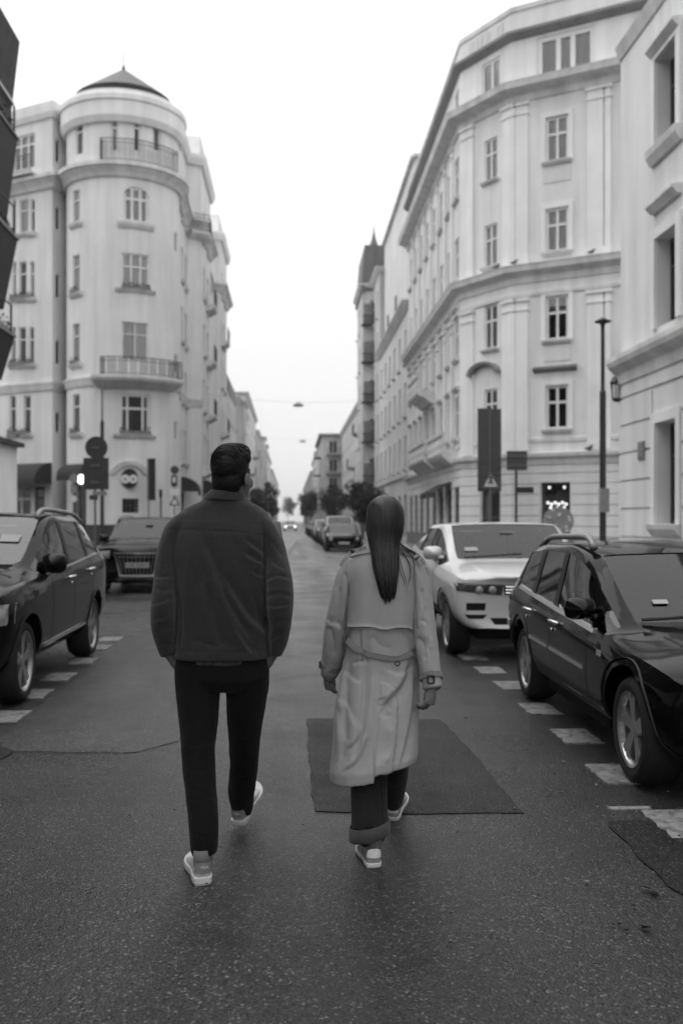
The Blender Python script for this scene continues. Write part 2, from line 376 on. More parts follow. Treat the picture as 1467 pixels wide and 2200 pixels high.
# ================================================================ GROUND
def ground():
    mb = MB(); mb.add([(-900, -60, 0), (900, -60, 0), (900, 1500, 0), (-900, 1500, 0)], [(0, 1, 2, 3)])
    road = mb.build('road', 'asphalt'); tag(road, 'grey asphalt street running straight away between the parked cars', 'road', kind='structure')
    def slab(name, poly, label):
        m = MB(); m.prism(poly, -.05, .12); o = m.build(name, 'concrete'); tag(o, label, 'pavement', kind='structure')
        k = MB(); n = len(poly)                                     # kerb stones along the street edge
        for i in range(n - 1):
            a, b = Vector(poly[i]), Vector(poly[i + 1])
            if max(abs(a.x), abs(b.x)) > 26: continue
            L = (b - a).length; d = (b - a) / L; nn = Vector((d.y, -d.x)); cnt = max(1, int(L / 1.0))
            if L > 200: cnt = 90; L = 90.0
            for q in range(cnt):
                c = a + d * ((q + .5) * L / cnt)
                kb = MB(); kb.box((c.x + nn.x * .06, c.y + nn.y * .06, .045), (L / cnt - .012, .14, .18), rz=math.atan2(d.y, d.x))
                if i < 14 and (c - Vector((0, 0))).length < 75: kb.build('kerb', 'kerb_stone', o)
                else: k.add(kb.v, kb.f)
        if k.v: tag(k.build('kerb', 'kerb_stone', o), kind='stuff')
        return o
    slab('pavement_right_near', [(40, 3.0), (15, 20.6), (8.8, 24.3), (6.6, 25.0), (5.2, 24.4), (4.5, 23.0), (4.25, 21.0), (4.25, -12), (40, -12)], 'concrete pavement with kerb beside the black wagon')
    slab('pavement_right_far', [(4.35, 900), (4.35, 45.5), (4.8, 43.0), (5.9, 40.6), (7.6, 38.4), (11.6, 35.4), (40, 17.0), (60, 900)], 'concrete pavement with kerb round the right corner building')
    slab('pavement_left_near', [(-4.45, -12), (-4.45, 23.0), (-4.8, 25.4), (-5.8, 27.4), (-7.6, 29.0), (-40, 49), (-40, -12)], 'concrete pavement with kerb under the dark balconied building')
    slab('pavement_left_far', [(-40, 66), (-12.6, 48.9), (-9.5, 46.6), (-7.2, 46.4), (-5.2, 47.8), (-4.3, 50.5), (-4.1, 54.0), (-4.1, 900), (-60, 900)], 'concrete pavement with kerb round the turret building')
    # repaired patches in the asphalt: uneven outline, a hair above the road
    def patch(name, pix, m, z, jit=.012, label=None):
        pts = [GR(*q) for q in pix]; poly = []
        for i in range(len(pts)):
            a, b = pts[i], pts[(i + 1) % len(pts)]; n = max(2, int((b - a).length / .05))
            for k in range(n):
                p = a.lerp(b, k / n); w_ = len(poly); poly.append((p.x + jit * (math.sin(w_ * .31) + .6 * math.sin(w_ * .83 + 1)) * .8 + rnd.uniform(-.003, .003), p.y + jit * (math.cos(w_ * .27) + .5 * math.sin(w_ * .71)) * .8 + rnd.uniform(-.003, .003)))
        mb = MB(); mb.prism(poly, -.01, z); o = mb.build(name, m, road)
        if label: o['label'] = label
        return o
    patch('asphalt_patch', [(659, 1545), (945, 1547), (1008, 1609), (1122, 1748), (840, 1750), (676, 1744), (664, 1640)], 'asphalt_patch', .0055, .006, label='dark rectangular repair patch under the woman')
    patch('asphalt_patch', [(1305, 1769), (1500, 1764), (1640, 1900), (1500, 1935), (1440, 1902), (1372, 1846), (1330, 1806)], 'asphalt_patch', .007, .02, label='dark ragged repair patch at the right edge')
    patch('asphalt_patch', [(-60, 1600), (10, 1608), (25, 1614), (12, 1630), (-60, 1652)], 'asphalt_patch', .007, .02)
    patch('asphalt_patch', [(590, 1225), (700, 1221), (705, 1236), (585, 1240)], 'asphalt_old', .0052, .05)
    patch('asphalt_patch', [(-260, 1612), (150, 1618), (300, 1616), (385, 1592), (392, 1540), (330, 1480), (260, 1400), (150, 1470), (40, 1545), (-260, 1570)], 'asphalt_old', .004, .02, label='paler worn asphalt by the kerbside car')
    # tar seam
    m = MB()
    pts = [GR(*q) for q in ((10, 1617), (90, 1620), (180, 1618), (260, 1619), (315, 1615), (350, 1602), (388, 1590))]; vs = []
    for i, p in enumerate(pts):
        w = .004 + .002 * math.sin(i * 3); vs += [(p.x, p.y - w, .0065), (p.x, p.y + w, .0065)]
    m.add(vs, [(2 * i, 2 * i + 2, 2 * i + 3, 2 * i + 1) for i in range(len(pts) - 1)]); m.build('tar_seam', 'sign_black', road)
    # broken parking lines
    def dash(px, py, ln, wd, z=.0095, skew=0.0):
        p = GR(px, py); mb = MB(); n = 8; e = []
        for t in range(n + 1): e.append((-wd / 2 + rnd.uniform(-.012, .012), -ln / 2 + ln * t / n))
        for t in range(n + 1): e.append((wd / 2 + rnd.uniform(-.012, .012), ln / 2 - ln * t / n))
        mb.prism([(p.x + a + skew * b, p.y + b) for a, b in e], -.004, z); mb.build('parking_line', 'road_paint', road)
    for px, py in ((1014, 1412), (1052, 1441), (1100, 1474), (1158, 1524), (1235, 1583), (1325, 1664), (1462, 1772)): dash(px, py, .46, .26)
    for px, py in ((238, 1374), (212, 1392), (180, 1421), (128, 1455), (74, 1492), (16, 1541)): dash(px, py, .46, .26)
    dash(1352, 1738, .05, .22, .008)
    for pix in ([(640, 1160), (705, 1160), (760, 1200), (615, 1200)], [(520, 1222), (790, 1214), (840, 1232), (480, 1244)], [(300, 1262), (880, 1250), (905, 1268), (260, 1284)]): patch('worn_sheen_asphalt', pix, 'asphalt_pale', .0045, .06)  # worn blotches, with the far road's grazing sheen put into their pale colour
    # grit and small leaves scattered on the asphalt
    mb = MB(); rg = random.Random(3)
    spots = [(1330, 1990), (1345, 2003), (1315, 1990), (1190, 1665), (1210, 1640), (1105, 1740), (1280, 1690), (910, 1690), (1065, 1525), (1070, 1535), (1000, 1545), (1260, 1900), (1385, 1998), (1360, 1950)]
    for i in range(150):
        if i < len(spots): px, py = spots[i]
        else: px, py = rg.uniform(760, 1467) if i % 3 else rg.uniform(0, 760), rg.uniform(1500, 2190)
        p = GR(px, py); s = rg.uniform(.003, .008) if i > 13 else rg.uniform(.008, .014); a = rg.uniform(0, 6.3)
        mb.box((p.x, p.y, .009 + s * .3), (s * 1.6, s, s * .5), rz=a, mi=0 if rg.random() < .62 else 1)
    tag(mb.build('grit', ['sign_black', 'concrete']), 'grit and crumbs scattered over the asphalt', 'grit', kind='stuff')
    # big dry leaves picked out one by one
    names = ['curled dark dry leaf on the asphalt near the ragged patch', 'flat dry leaf lying beside the curled leaf on the asphalt', 'small dry leaf on the asphalt below the other two leaves']
    for i, (px, py) in enumerate(((1392, 1915), (1405, 1922), (1385, 1998))):
        p = GR(px, py); n = 7; vs = []
        for t in range(n):
            y = -.03 + .06 * t / (n - 1); w = .016 * math.sin(math.pi * (t + .35) / n); h = .012 * (t / n) ** 2
            vs += [(-w, y, .008 + h + .5 * w), (0, y, .006 + h), (w, y, .008 + h + .5 * w)]
        m = MB(); m.add(vs, [(3 * t + j, 3 * t + j + 1, 3 * t + j + 4, 3 * t + j + 3) for t in range(n - 1) for j in (0, 1)])
        o = m.build('dry_leaf', 'bark', None, local=True, loc=(p.x, p.y, .004)); o.rotation_euler = (0, 0, 1.1 + i * 1.3); tag(o, names[i], 'leaf', 'leaves on the road')
    return road
ROAD = ground()

def root_of(name, label, cat, path, u=0.0, group=None):
    p = path.P(u, 0); return thing(name, label, cat, (p[0], p[1], 0), group)
def back_and_roof(path, parent, depthvec, z, m='plaster_grey', roof_m='roof_slate', z0=0.0):
    """the hidden sides and the flat roof that close the block"""
    a, b = path.p[0], path.p[-1]; dv = Vector(depthvec); pts = [p for p in path.p]; back = [b + dv, a + dv]
    mb = MB(); q = [b, back[0], back[1], a]
    for i in range(3): mb.add([(q[i].x, q[i].y, z0), (q[i + 1].x, q[i + 1].y, z0), (q[i + 1].x, q[i + 1].y, z), (q[i].x, q[i].y, z)], [(0, 1, 2, 3)])
    mb.build('rear_wall', m, parent)
    r = MB(); poly = pts + back; r.add([(p.x, p.y, z - .25) for p in poly], [tuple(range(len(poly)))]); r.build('roof', roof_m, parent)
def flowerbox(path, parent, u0, u1, z, n=.12, seed=1):
    rg = random.Random(seed); mb = MB(); ublock(mb, path, u0, u1, z, z + .16, n - .08, n + .1); o = mb.build('flower_box', 'stone_dark', parent)
    k = MB()
    for i in range(int((u1 - u0) * 60)):
        u = rg.uniform(u0, u1); c = Vector(path.P(u, z + .14 + abs(rg.gauss(0, .09)), n + rg.uniform(-.1, .14))); s = rg.uniform(.03, .07)
        a = Vector((rg.uniform(-1, 1), rg.uniform(-1, 1), rg.uniform(-1, 1))).normalized(); b = a.cross(Vector((.3, .5, .8))).normalized()
        k.add([c - a * s, c + b * s * .6, c + a * s, c - b * s * .6], [(0, 1, 2, 3)])
    tag(k.build('foliage', 'leaf_dark', o), kind='stuff')

# ================================================================ LEFT CORNER BUILDING WITH ROUND TURRET
def turret_building():
    T = W(266, 1118, 50.8); T2 = Vector((T.x, T.y)); RR = 2.81
    K1 = W(113, 1118, 49.7); K1 = Vector((K1.x, K1.y)); st = K1 + Vector((-.857, .515)) * 13
    K2 = W(143, 1118, 50.9); K2 = Vector((K2.x, K2.y))
    arc = []
    for i in range(27):
        ph = R(-97 + i * (112 + 97) / 26); arc.append(T2 + RGT * (RR * math.sin(ph)) - FWD * (RR * math.cos(ph)))
    street = [(-5.95, 54.0), (-5.95, 57.0), (-5.15, 57.5), (-5.15, 64.2), (-5.95, 64.7), (-5.95, 72.2), (-5.1, 72.7), (-5.1, 79.5), (-5.95, 80), (-5.95, 83)]
    pa = Path([st, K1, K2] + arc + street)
    uT0, uT1 = pa.cum[3], pa.cum[2 + 27]; zt = 22.4
    A = root_of('corner_building', 'pale plaster corner building with round turret and pointed roof', 'building', pa, uT0 + 3)
    holes = []; wins = []
    def addw(xa, xb, ya, yb, **k):
        h = pa.rect(xa, xb, ya, yb); holes.append(h); wins.append((h, k)); return h
    big = [(258, 322, 847, 932, dict(cols=(.24, .76), rows=(.64,), bar=.11, sill=.3, sillh=.22)),
           (262, 318, 692, 775, dict(cols=(.5,), rows=(.68,), bar=.06, blind=(1, 'curtain'))),
           (262, 321, 545, 620, dict(cols=(.33, .67), rows=(.62,), bar=.09, sill=.3, sillh=.2, blind=(1, 'curtain'))),
           (265, 320, 402, 478, dict(cols=(.34, .66), rows=(.66,), bar=.13, sill=.25, sillh=.3, blind=(1, 'curtain_grey')))]
    for a, b, c, d, k in big: addw(a, b, c, d, **k)
    for px in (246, 294, 337): addw(px - 8, px + 9, 256, 326, cols=(), rows=(.74,), bar=.09, hood=.16, blind=None if px != 246 else (1, 'curtain_grey'))
    addw(163, 179, 262, 333, cols=(), rows=(.7,), bar=.08, hood=.15)
    for ya, yb in ((847, 930), (695, 780), (548, 628), (408, 478)):
        addw(157, 172, ya, yb, cols=(), rows=(.68,), bar=.07, sill=.2, sillh=.25, blind=(1, 'curtain') if ya != 847 else None)
    for ya, yb in ((905, 945), (762, 802), (500, 540)): addw(375, 381, ya, yb, cols=(), rows=(), bar=.05)
    addw(263, 298, 1071, 1102, cols=(.25, .5, .75), rows=(.5,), bar=.05, frame='frame_dark', name='window')
    # wing to the left
    for ya, yb, xs in ((850, 932, ((22, 35), (52, 67))), (703, 782, ((24, 35), (41, 57), (63, 74))), (562, 640, ((27, 36), (42, 58), (65, 75))), (428, 500, ((26, 35), (43, 62), (66, 76)))):
        for xa, xb in xs: addw(xa, xb, ya, yb, cols=(), rows=(.66,), bar=.07, sill=.12, sillh=.22, blind=(1, 'curtain') if (xa + ya) % 2 else None)
    addw(30, 76, 290, 365, cols=(.33, .67), rows=(.7,), bar=.1, blind=(1, 'curtain_grey'))
    for ya, yb in ((886, 930), (731, 783), (590, 640), (446, 494), (300, 350)): addw(120, 130, ya, yb, cols=(), rows=(), bar=.05)
    h = pa.rect(24, 68, 1046, 1150); holes.append(h); wins.append((h, dict(cols=(.5,), rows=(.75,), bar=.1, name='shop_window')))
    h = pa.rect(75, 96, 1046, 1165); holes.append(h); wins.append((h, dict(cols=(), rows=(.8,), bar=.1, frame='frame_dark', name='shop_door')))
    hd = pa.rect(156, 186, 1004, 1165); hd = (hd[0], hd[1], .3, hd[3]); holes.append(hd); wins.append((hd, dict(cols=(.5,), rows=(.62,), bar=.09, frame='frame_dark', name='door')))
    # street side, seen very obliquely
    us0 = uT1
    for fl in range(6):
        z0 = 4.7 + fl * 3.32
        for u, w in ((us0 + 2.3, .9), (us0 + 4.0, .8), (us0 + 7.2, 1.2), (us0 + 9.8, 1.2), (us0 + 15.0, 1.1), (us0 + 18.2, 1.1), (us0 + 22.5, 1.2), (us0 + 25.2, 1.2)):
            if z0 + 1.9 > zt: continue
            hh = (u, u + w, z0, z0 + 1.85); holes.append(hh); wins.append((hh, dict(cols=(.5,), rows=(.68,), bar=.08, sill=.12, sillh=.18, blind=(1, 'curtain') if rnd.random() < .35 else None)))
    for u in (us0 + 2.4, us0 + 7.0, us0 + 9.8, us0 + 15, us0 + 22.4):
        hh = (u, u + 1.5, .35, 3.1); holes.append(hh); wins.append((hh, dict(cols=(.5,), rows=(.75,), bar=.09, frame='frame_dark', name='shop_window')))
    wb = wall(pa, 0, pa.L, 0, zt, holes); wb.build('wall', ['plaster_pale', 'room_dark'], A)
    for hh, k in wins: window(pa, A, hh, **k)
    # rounded head of the turret window: two spandrel fillets
    hx = pa.rect(265, 320, 402, 478); mb = MB(); n = 10; r = (hx[1] - hx[0]) / 2
    for sgn in (-1, 1):
        cu = (hx[0] + hx[1]) / 2; e = cu + sgn * r; vs = [pa.P(e, hx[3], -.0)]
        for i in range(n + 1):
            a = math.pi / 2 * i / n; vs.append(pa.P(cu + sgn * r * math.cos(a), hx[3] - r * .7 + r * .7 * math.sin(a), 0))
        m = len(vs); mb.add(vs + [Vector(v) - Vector((0, 0, 0)) + Vector((*(FWD * .17), 0)) for v in vs], [(0, i, i + 1) for i in range(1, m - 1)] + [(m, m + i + 1, m + i) for i in range(1, m - 1)] + [(i, i + 1, m + i + 1, m + i) for i in range(1, m - 1)])
    mb.build('arch_fillet', 'plaster_pale', A)
    # plinth, cornices, parapet
    mb = MB(); ublock(mb, pa, 0, hd[0] - .05, 0, ZY(1127, 50), .003, .09); ublock(mb, pa, hd[1] + .05, us0 + 2.3, 0, ZY(1127, 50), .003, .09); mb.build('plinth', 'plinth_stone', A)
    z1, z2 = ZY(388, 48.6), ZY(350, 48.0)
    mb = MB(); sweep(mb, pa, 0, pa.L, [(.003, z1), (.12, z1), (.22, z1 + .18), (.42, z1 + .42), (.5, z2 - .2), (.5, z2), (.003, z2 + .05)]); mb.build('cornice', 'stone_trim', A)
    z3 = ZY(835, 49.2); mb = MB(); sweep(mb, pa, 0, us0 + 6, [(.003, z3), (.06, z3), (.12, z3 + .3), (.14, z3 + .34), (.14, z3 + .45), (.003, z3 + .5)]); mb.build('string_course', 'stone_trim', A)
    mb = MB(); zc = ZY(262, 48.0); zp = ZY(200, 48.0)
    sweep(mb, pa, uT0 + .1, uT1 - .1, [(.003, zc), (.16, zc), (.3, zc + .28), (.3, zp - .42), (.38, zp - .36), (.38, zp - .12), (.32, zp), (-.7, zp + .02), (-.7, zc), (-.01, zc)]); mb.build('parapet', 'plaster_light', A)
    mb = MB(); sweep(mb, pa, 0, pa.cum[2], [(.003, zt - .75), (.10, zt - .75), (.2, zt - .5), (.22, zt - .15), (.22, zt), (-.4, zt + .02), (-.4, zt - .75)]); mb.build('parapet', 'plaster_light', A)
    mb = MB(); sweep(mb, pa, us0 + .1, pa.L, [(.003, zt - .55), (.16, zt - .55), (.3, zt - .2), (.32, zt), (-.4, zt + .02), (-.4, zt - .55)]); mb.build('parapet', 'plaster_light', A)
    # turret roof and its spike
    mb = MB(); ap = ZY(148, 50.8); ns = 24; vs = [(T2.x, T2.y, ap)]
    for i in range(ns):
        a = 2 * math.pi * i / ns; vs.append((T2.x + 2.4 * math.cos(a), T2.y + 2.4 * math.sin(a), ap - 1.71))
    mb.add(vs, [(0, 1 + i, 1 + (i + 1) % ns) for i in range(ns)] + [tuple(range(ns, 0, -1))]); ro = mb.build('roof', 'roof_slate', A)
    mb = MB(); mb.lathe([(.05, ap - .1), (.09, ap), (.07, ap + .1), (.02, ap + .2), (.015, ap + .9), (.001, ap + 1.0)], 8, (T2.x, T2.y, 0)); mb.build('spike', 'iron', ro)
    mb = MB(); mb.add([(T2.x + 2.9 * math.cos(2 * math.pi * i / ns), T2.y + 2.9 * math.sin(2 * math.pi * i / ns), zp - .4) for i in range(ns)], [tuple(range(ns))]); mb.build('roof_deck', 'roof_slate', A)
    a_, b_ = pa.p[0], pa.p[-1]
    rp = MB(); poly = [st, K1, K2, arc[0], T2, arc[-1]] + [Vector(q) for q in street] + [Vector((-20, 83)), Vector((-28, 70))]
    rp.add([(p.x, p.y, zt - .3) for p in poly], [tuple(range(len(poly)))]); rp.build('roof', 'roof_slate', A)
    rw = MB(); q = [b_, Vector((-20, 83)), Vector((-28, 70)), a_]
    for i in range(3): rw.add([(q[i].x, q[i].y, 0), (q[i + 1].x, q[i + 1].y, 0), (q[i + 1].x, q[i + 1].y, zt), (q[i].x, q[i].y, zt)], [(0, 1, 2, 3)])
    rw.build('rear_wall', 'plaster_grey', A)
    # mansard gables above the street bays
    for y0, y1 in ((58, 64), (73, 79)):
        mb = MB(); mb.add([(-5.3, y0, zt), (-5.3, y1, zt), (-5.3, y1 - .8, zt + 1.7), (-5.3, y0 + .8, zt + 1.7), (-8, y0, zt), (-8, y1, zt), (-8, y1 - .8, zt + 1.7), (-8, y0 + .8, zt + 1.7)], [(0, 1, 2, 3), (5, 4, 7, 6), (1, 5, 6, 2), (4, 0, 3, 7), (3, 2, 6, 7)]); mb.build('attic_gable', 'plaster_pale', A)
    # balconies: turret top, turret second floor
    a, b, zz0, zz1 = pa.rect(222, 366, 308, 352); r1 = railing(pa, A, a, b, z2 + .02, z2 + 1.05, .42, .11); mb = MB(); end_rail(mb, pa, a, z2, z2 + 1.05, .0, .42); end_rail(mb, pa, b, z2, z2 + 1.05, .0, .42); mb.build('end_rail', 'iron', r1)
    a, b = pa.hit(212)[0], pa.hit(366)[0]; zs = ZY(812, 47.6); zr = ZY(768, 47.6)
    mb = MB(); sweep(mb, pa, a, b, [(.003, zs - .42), (.25, zs - .4), (.75, zs - .12), (.82, zs), (.82, zs + .14), (.003, zs + .15)]); bal = mb.build('balcony', 'stone_trim', A)
    railing(pa, bal, a + .35, b - .1, zs + .16, zr, .74, .085, .016)
    mb = MB(); end_rail(mb, pa, a + .35, zs + .16, zr, .0, .74); end_rail(mb, pa, b - .1, zs + .16, zr, .0, .74); mb.build('end_rail', 'iron', bal)
    # wing balcony under the top window, small balconies on the street side
    a, b, _, _ = pa.rect(24, 88, 340, 372); mb = MB(); ublock(mb, pa, a, b, z2 + .06, z2 + .16, .003, .7); bw = mb.build('balcony', 'stone_trim', A); railing(pa, bw, a + .05, b - .05, z2 + .16, z2 + 1.0, .66, .13)
    for k, (u, z) in enumerate(((us0 + 9.2, 7.9), (us0 + 9.2, 11.2), (us0 + 9.2, 14.6), (us0 + 6.8, 4.4), (us0 + 22.3, 7.9), (us0 + 22.3, 14.6), (us0 + 15, 11.2), (us0 + 4.9, 17.9))):
        mb = MB(); sweep(mb, pa, u, u + 2.0, [(.003, z - .3), (.2, z - .28), (.5, z - .1), (.55, z), (.55, z + .1), (.003, z + .1)]); bb = mb.build('balcony', 'stone_trim', A); railing(pa, bb, u + .05, u + 1.95, z + .1, z + 1.05, .5, .14)
    # flower boxes on sills
    for k, (xa, xb, yy) in enumerate(((258, 322, 933), (262, 321, 622), (157, 172, 931), (157, 172, 629), (157, 172, 781), (22, 67, 934), (24, 74, 784), (27, 75, 642))):
        a, b, z, _ = pa.rect(xa, xb, yy - 5, yy); flowerbox(pa, A, a, b, z, .1, k)
    # drainpipe in the corner
    u = pa.cum[2]; mb = MB(); mb.tube([pa.P(u, .3, .1), pa.P(u, z1 - .3, .1)], .075, 10)
    for z in (3, 7, 11, 15): mb.tube([pa.P(u, z, .1), pa.P(u, z + .12, .1)], .095, 10)
    mb.build('drainpipe', 'metal_zinc', A)
    # arch over the round sign, shop awnings
    cu, cd = pa.hit(279); zc_ = ZY(1028, cd); mb = MB(); n = 12; vs = []
    for i in range(n + 1):
        a = R(25 + 130 * i / n); vs += [pa.P(cu + 1.0 * math.cos(a), zc_ - .15 + 1.0 * math.sin(a), .003), pa.P(cu + 1.0 * math.cos(a), zc_ - .15 + 1.0 * math.sin(a), .14), pa.P(cu + .78 * math.cos(a), zc_ - .15 + .78 * math.sin(a), .1), pa.P(cu + .78 * math.cos(a), zc_ - .15 + .78 * math.sin(a), .003)]
    mb.add(vs, [(4 * i + j, 4 * i + 4 + j, 4 * i + 4 + (j + 1) % 4, 4 * i + (j + 1) % 4) for i in range(n) for j in range(4)]); mb.build('arch_moulding', 'stone_trim', A)
    def awn(u0, u1, z, out, h, parent=A, name='awning'):
        mb = MB(); n = 8
        for i in range(n):
            a0, a1 = math.pi / 2 * i / n, math.pi / 2 * (i + 1) / n
            q = lambda u, a: pa.P(u, z - h + h * math.cos(a), .01 + out * math.sin(a))
            mb.add([q(u0, a0), q(u1, a0), q(u1, a1), q(u0, a1)], [(0, 1, 2, 3)])
        for u in (u0, u1):
            mb.add([pa.P(u, z - h, .01)] + [pa.P(u, z - h + h * math.cos(math.pi / 2 * i / n), .01 + out * math.sin(math.pi / 2 * i / n)) for i in range(n + 1)], [(0, i, i + 1) for i in range(1, n + 1)])
        mb.add([pa.P(u0, z - h, .01 + out), pa.P(u1, z - h, .01 + out), pa.P(u1, z - h - .25, .01 + out), pa.P(u0, z - h - .25, .01 + out)], [(0, 1, 2, 3)])
        mb.build(name, 'awning', parent)
    a, b, z0, z1_ = pa.rect(10, 112, 996, 1040); awn(a, b, z1_, 1.2, z1_ - z0)
    a, b, z0, z1_ = pa.rect(152, 190, 996, 1022); awn(a, b, z1_, .7, z1_ - z0)
    for u in (us0 + 2.2, us0 + 6.9, us0 + 9.6, us0 + 14.8): awn(u, u + 1.9, 3.9, .9, .75)
    return A, pa
A, PA = turret_building()

# ================================================================ RIGHT CORNER BUILDING
def corner_right():
    pb = Path([(7.45, 63.2), (7.43, 43.4), (9.05, 40.55), (12.9, 38.1), (21.0, 33.0)])
    s1, s2, s3 = pb.cum[1], pb.cum[2], pb.cum[3]
    B = root_of('corner_building', 'grand plaster corner building with pilasters, cornices and faceted corner', 'building', pb, s2)
    zc = 19.15; ztop = 22.6
    holes = []; wins = []
    def addw(xa, xb, ya, yb, **k):
        h = pb.rect(xa, xb, ya, yb); holes.append(h); wins.append((h, k)); return h
    bl = lambda ya: dict(blind=(1, 'curtain_grey')) if ya < 600 else dict(blind=(.22, 'curtain') if ya == 635 else None)
    front = []
    for ya, yb in ((828, 922), (635, 730), (447, 540), (250, 345)): front.append(addw(1172, 1220, ya, yb, cols=(.5,), rows=(.62,), bar=.1, sill=.14, sillh=.16, **bl(ya)))
    for ya, yb in ((836, 924), (655, 750), (482, 572), (298, 388)): addw(1040, 1068, ya, yb, cols=(.5,), rows=(.64,), bar=.09, sill=.12, sillh=.14, blind=(1, 'curtain') if ya < 600 else None)
    a3 = s3 + .6
    for z0 in (5.2, 8.8, 12.4, 16.0):
        for u in (a3, a3 + 3.2, a3 + 6.2): h = (u, u + .95, z0, z0 + 1.8); holes.append(h); wins.append((h, dict(cols=(.5,), rows=(.62,), bar=.1, sill=.14)))
    # shop windows and corner door at ground level
    hs = pb.rect(1160, 1224, 1036, 1150); hs = (hs[0], hs[1], .5, hs[3]); holes.append(hs); wins.append((hs, dict(cols=(), rows=(), bar=.08, frame='frame_dark', name='shop_window', rec=.25)))
    hd = pb.rect(1034, 1074, 1040, 1150); hd = (hd[0], hd[1], .25, hd[3]); holes.append(hd); wins.append((hd, dict(cols=(.5,), rows=(.5,), bar=.09, frame='frame_dark', name='door')))
    h = (s3 + .5, s3 + 1.9, .5, 3.0); holes.append(h); wins.append((h, dict(cols=(), rows=(.7,), bar=.08, frame='frame_dark', name='shop_window')))
    # attic windows
    at1 = pb.rect(1153, 1277, 92, 172); at1 = (at1[0], at1[1], zc + .25, zc + 1.95); holes.append(at1); wins.append((at1, dict(cols=(.37, .62), rows=(), bar=.2, blind=(1, 'curtain_grey'))))
    at2 = pb.rect(1034, 1074, 140, 210); at2 = (at2[0], at2[1], zc + .25, zc + 1.8); holes.append(at2); wins.append((at2, dict(cols=(.55,), rows=(), bar=.12, blind=(.8, 'curtain'))))
    # long street side
    cols = [1.2, 3.7, 6.2, 8.7, 11.2, 13.7, 16.2, 18.3]
    for i, u in enumerate(cols):
        for fl, z0 in enumerate((5.2, 8.75, 12.3, 15.9)):
            h = (u, u + 1.05, z0, z0 + 1.85); holes.append(h); wins.append((h, dict(cols=(.5,), rows=(.62,), bar=.09, sill=.14, sillh=.16, hood=.25 if fl < 2 else 0, blind=(1, 'curtain_grey') if rnd.random() < .5 else None)))
        h = (u - .1, u + 1.25, .5, 3.0); holes.append(h); wins.append((h, dict(cols=(.5,), rows=(.7,), bar=.08, frame='frame_dark', name='shop_window')))
        if i % 2: h = (u, u + 1.0, zc + .4, zc + 1.6); holes.append(h); wins.append((h, dict(cols=(.5,), rows=(), bar=.09)))
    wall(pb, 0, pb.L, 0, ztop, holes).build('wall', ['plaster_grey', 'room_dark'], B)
    for h, k in wins: window(pb, B, h, **k)
    # rusticated ground floor: each course a proud band
    sh = [q for q in holes if q[2] < 1.0]
    zb = .85
    while zb < 3.6:
        cuts = sorted([(q[0] - .06, q[1] + .06) for q in sh if q[3] > zb]); u = 0; segs = []
        for a, b in cuts:
            if a > u: segs.append((u, a))
            u = max(u, b)
        segs.append((u, pb.L))
        for a, b in segs: mb = MB(); ublock(mb, pb, a, b, zb + .03, zb + .40, .002, .035); mb.build('stone_course', 'plaster_grey', B)
        zb += .43
    mb = MB()
    u = 0
    for a, b in sorted([(q[0] - .1, q[1] + .1) for q in sh if q[2] < .4]): ublock(mb, pb, u, a, .12, .8, .003, .08); u = b
    ublock(mb, pb, u, pb.L, .12, .8, .003, .08); mb.build('plinth', 'stone_dark', B)
    # cornices
    zl = ZY(985, 40.5)
    mb = MB(); sweep(mb, pb, 0, pb.L, [(.003, zl - .28), (.08, zl - .26), (.12, zl - .05), (.26, zl + .06), (.28, zl + .2), (.003, zl + .26)]); mb.build('string_course', 'stone_trim', B)
    mb = MB(); zq = ZY(945, 40.5); sweep(mb, pb, 0, pb.L, [(.003, zq - .12), (.05, zq - .1), (.06, zq + .05), (.003, zq + .08)]); mb.build('string_course', 'stone_trim', B)
    zm = ZY(580, 40.4)
    mb = MB(); sweep(mb, pb, 0, pb.L, [(.003, zm - .5), (.06, zm - .48), (.1, zm - .25), (.14, zm - .2), (.42, zm - .05), (.46, zm + .12), (.5, zm + .2), (.003, zm + .28)]); mb.build('cornice', 'stone_trim', B)
    mb = MB(); sweep(mb, pb, 0, pb.L, [(.003, zm - 1.05), (.07, zm - 1.02), (.08, zm - .9), (.003, zm - .86)]); mb.build('string_course', 'stone_trim', B)
    mb = MB(); sweep(mb, pb, 0, pb.L, [(.003, zc - .55), (.08, zc - .5), (.12, zc - .28), (.2, zc - .22), (.6, zc - .1), (.64, zc + .05), (.68, zc + .16), (.003, zc + .22)]); mb.build('cornice', 'stone_trim', B)
    mb = MB(); zu = ztop - 1.2
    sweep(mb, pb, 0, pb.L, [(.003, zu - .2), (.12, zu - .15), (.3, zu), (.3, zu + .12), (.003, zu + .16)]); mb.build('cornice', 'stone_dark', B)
    mb = MB(); sweep(mb, pb, 0, pb.L, [(.003, ztop - .2), (.05, ztop - .2), (.06, ztop), (-.3, ztop + .02), (-.3, ztop - .2)]); mb.build('coping', 'stone_trim', B)
    # pilasters with capitals, recessed fields
    def pil(xa, xb, z0, z1, n=.1, cap=True):
        a, b = pb.hit(xa)[0], pb.hit(xb)[0]; mb = MB(); ublock(mb, pb, a, b, z0, z1, .003, n)
        if cap:
            ublock(mb, pb, a - .05, b + .05, z1 - .5, z1 - .42, .003, n + .04); ublock(mb, pb, a - .06, b + .06, z1 - .12, z1 + .001, .003, n + .07); ublock(mb, pb, a - .04, b + .04, z0 - .001, z0 + .3, .003, n + .03)
        mb.build('pilaster', 'plaster_light', B)
    for z0, z1 in ((zl + .27, zm - 1.1), (zm + .29, zc - .56)):
        for xa, xb in ((992, 1018), (1081, 1107), (1108, 1134), (1262, 1296), (1300, 1312)): pil(xa, xb, z0, z1)
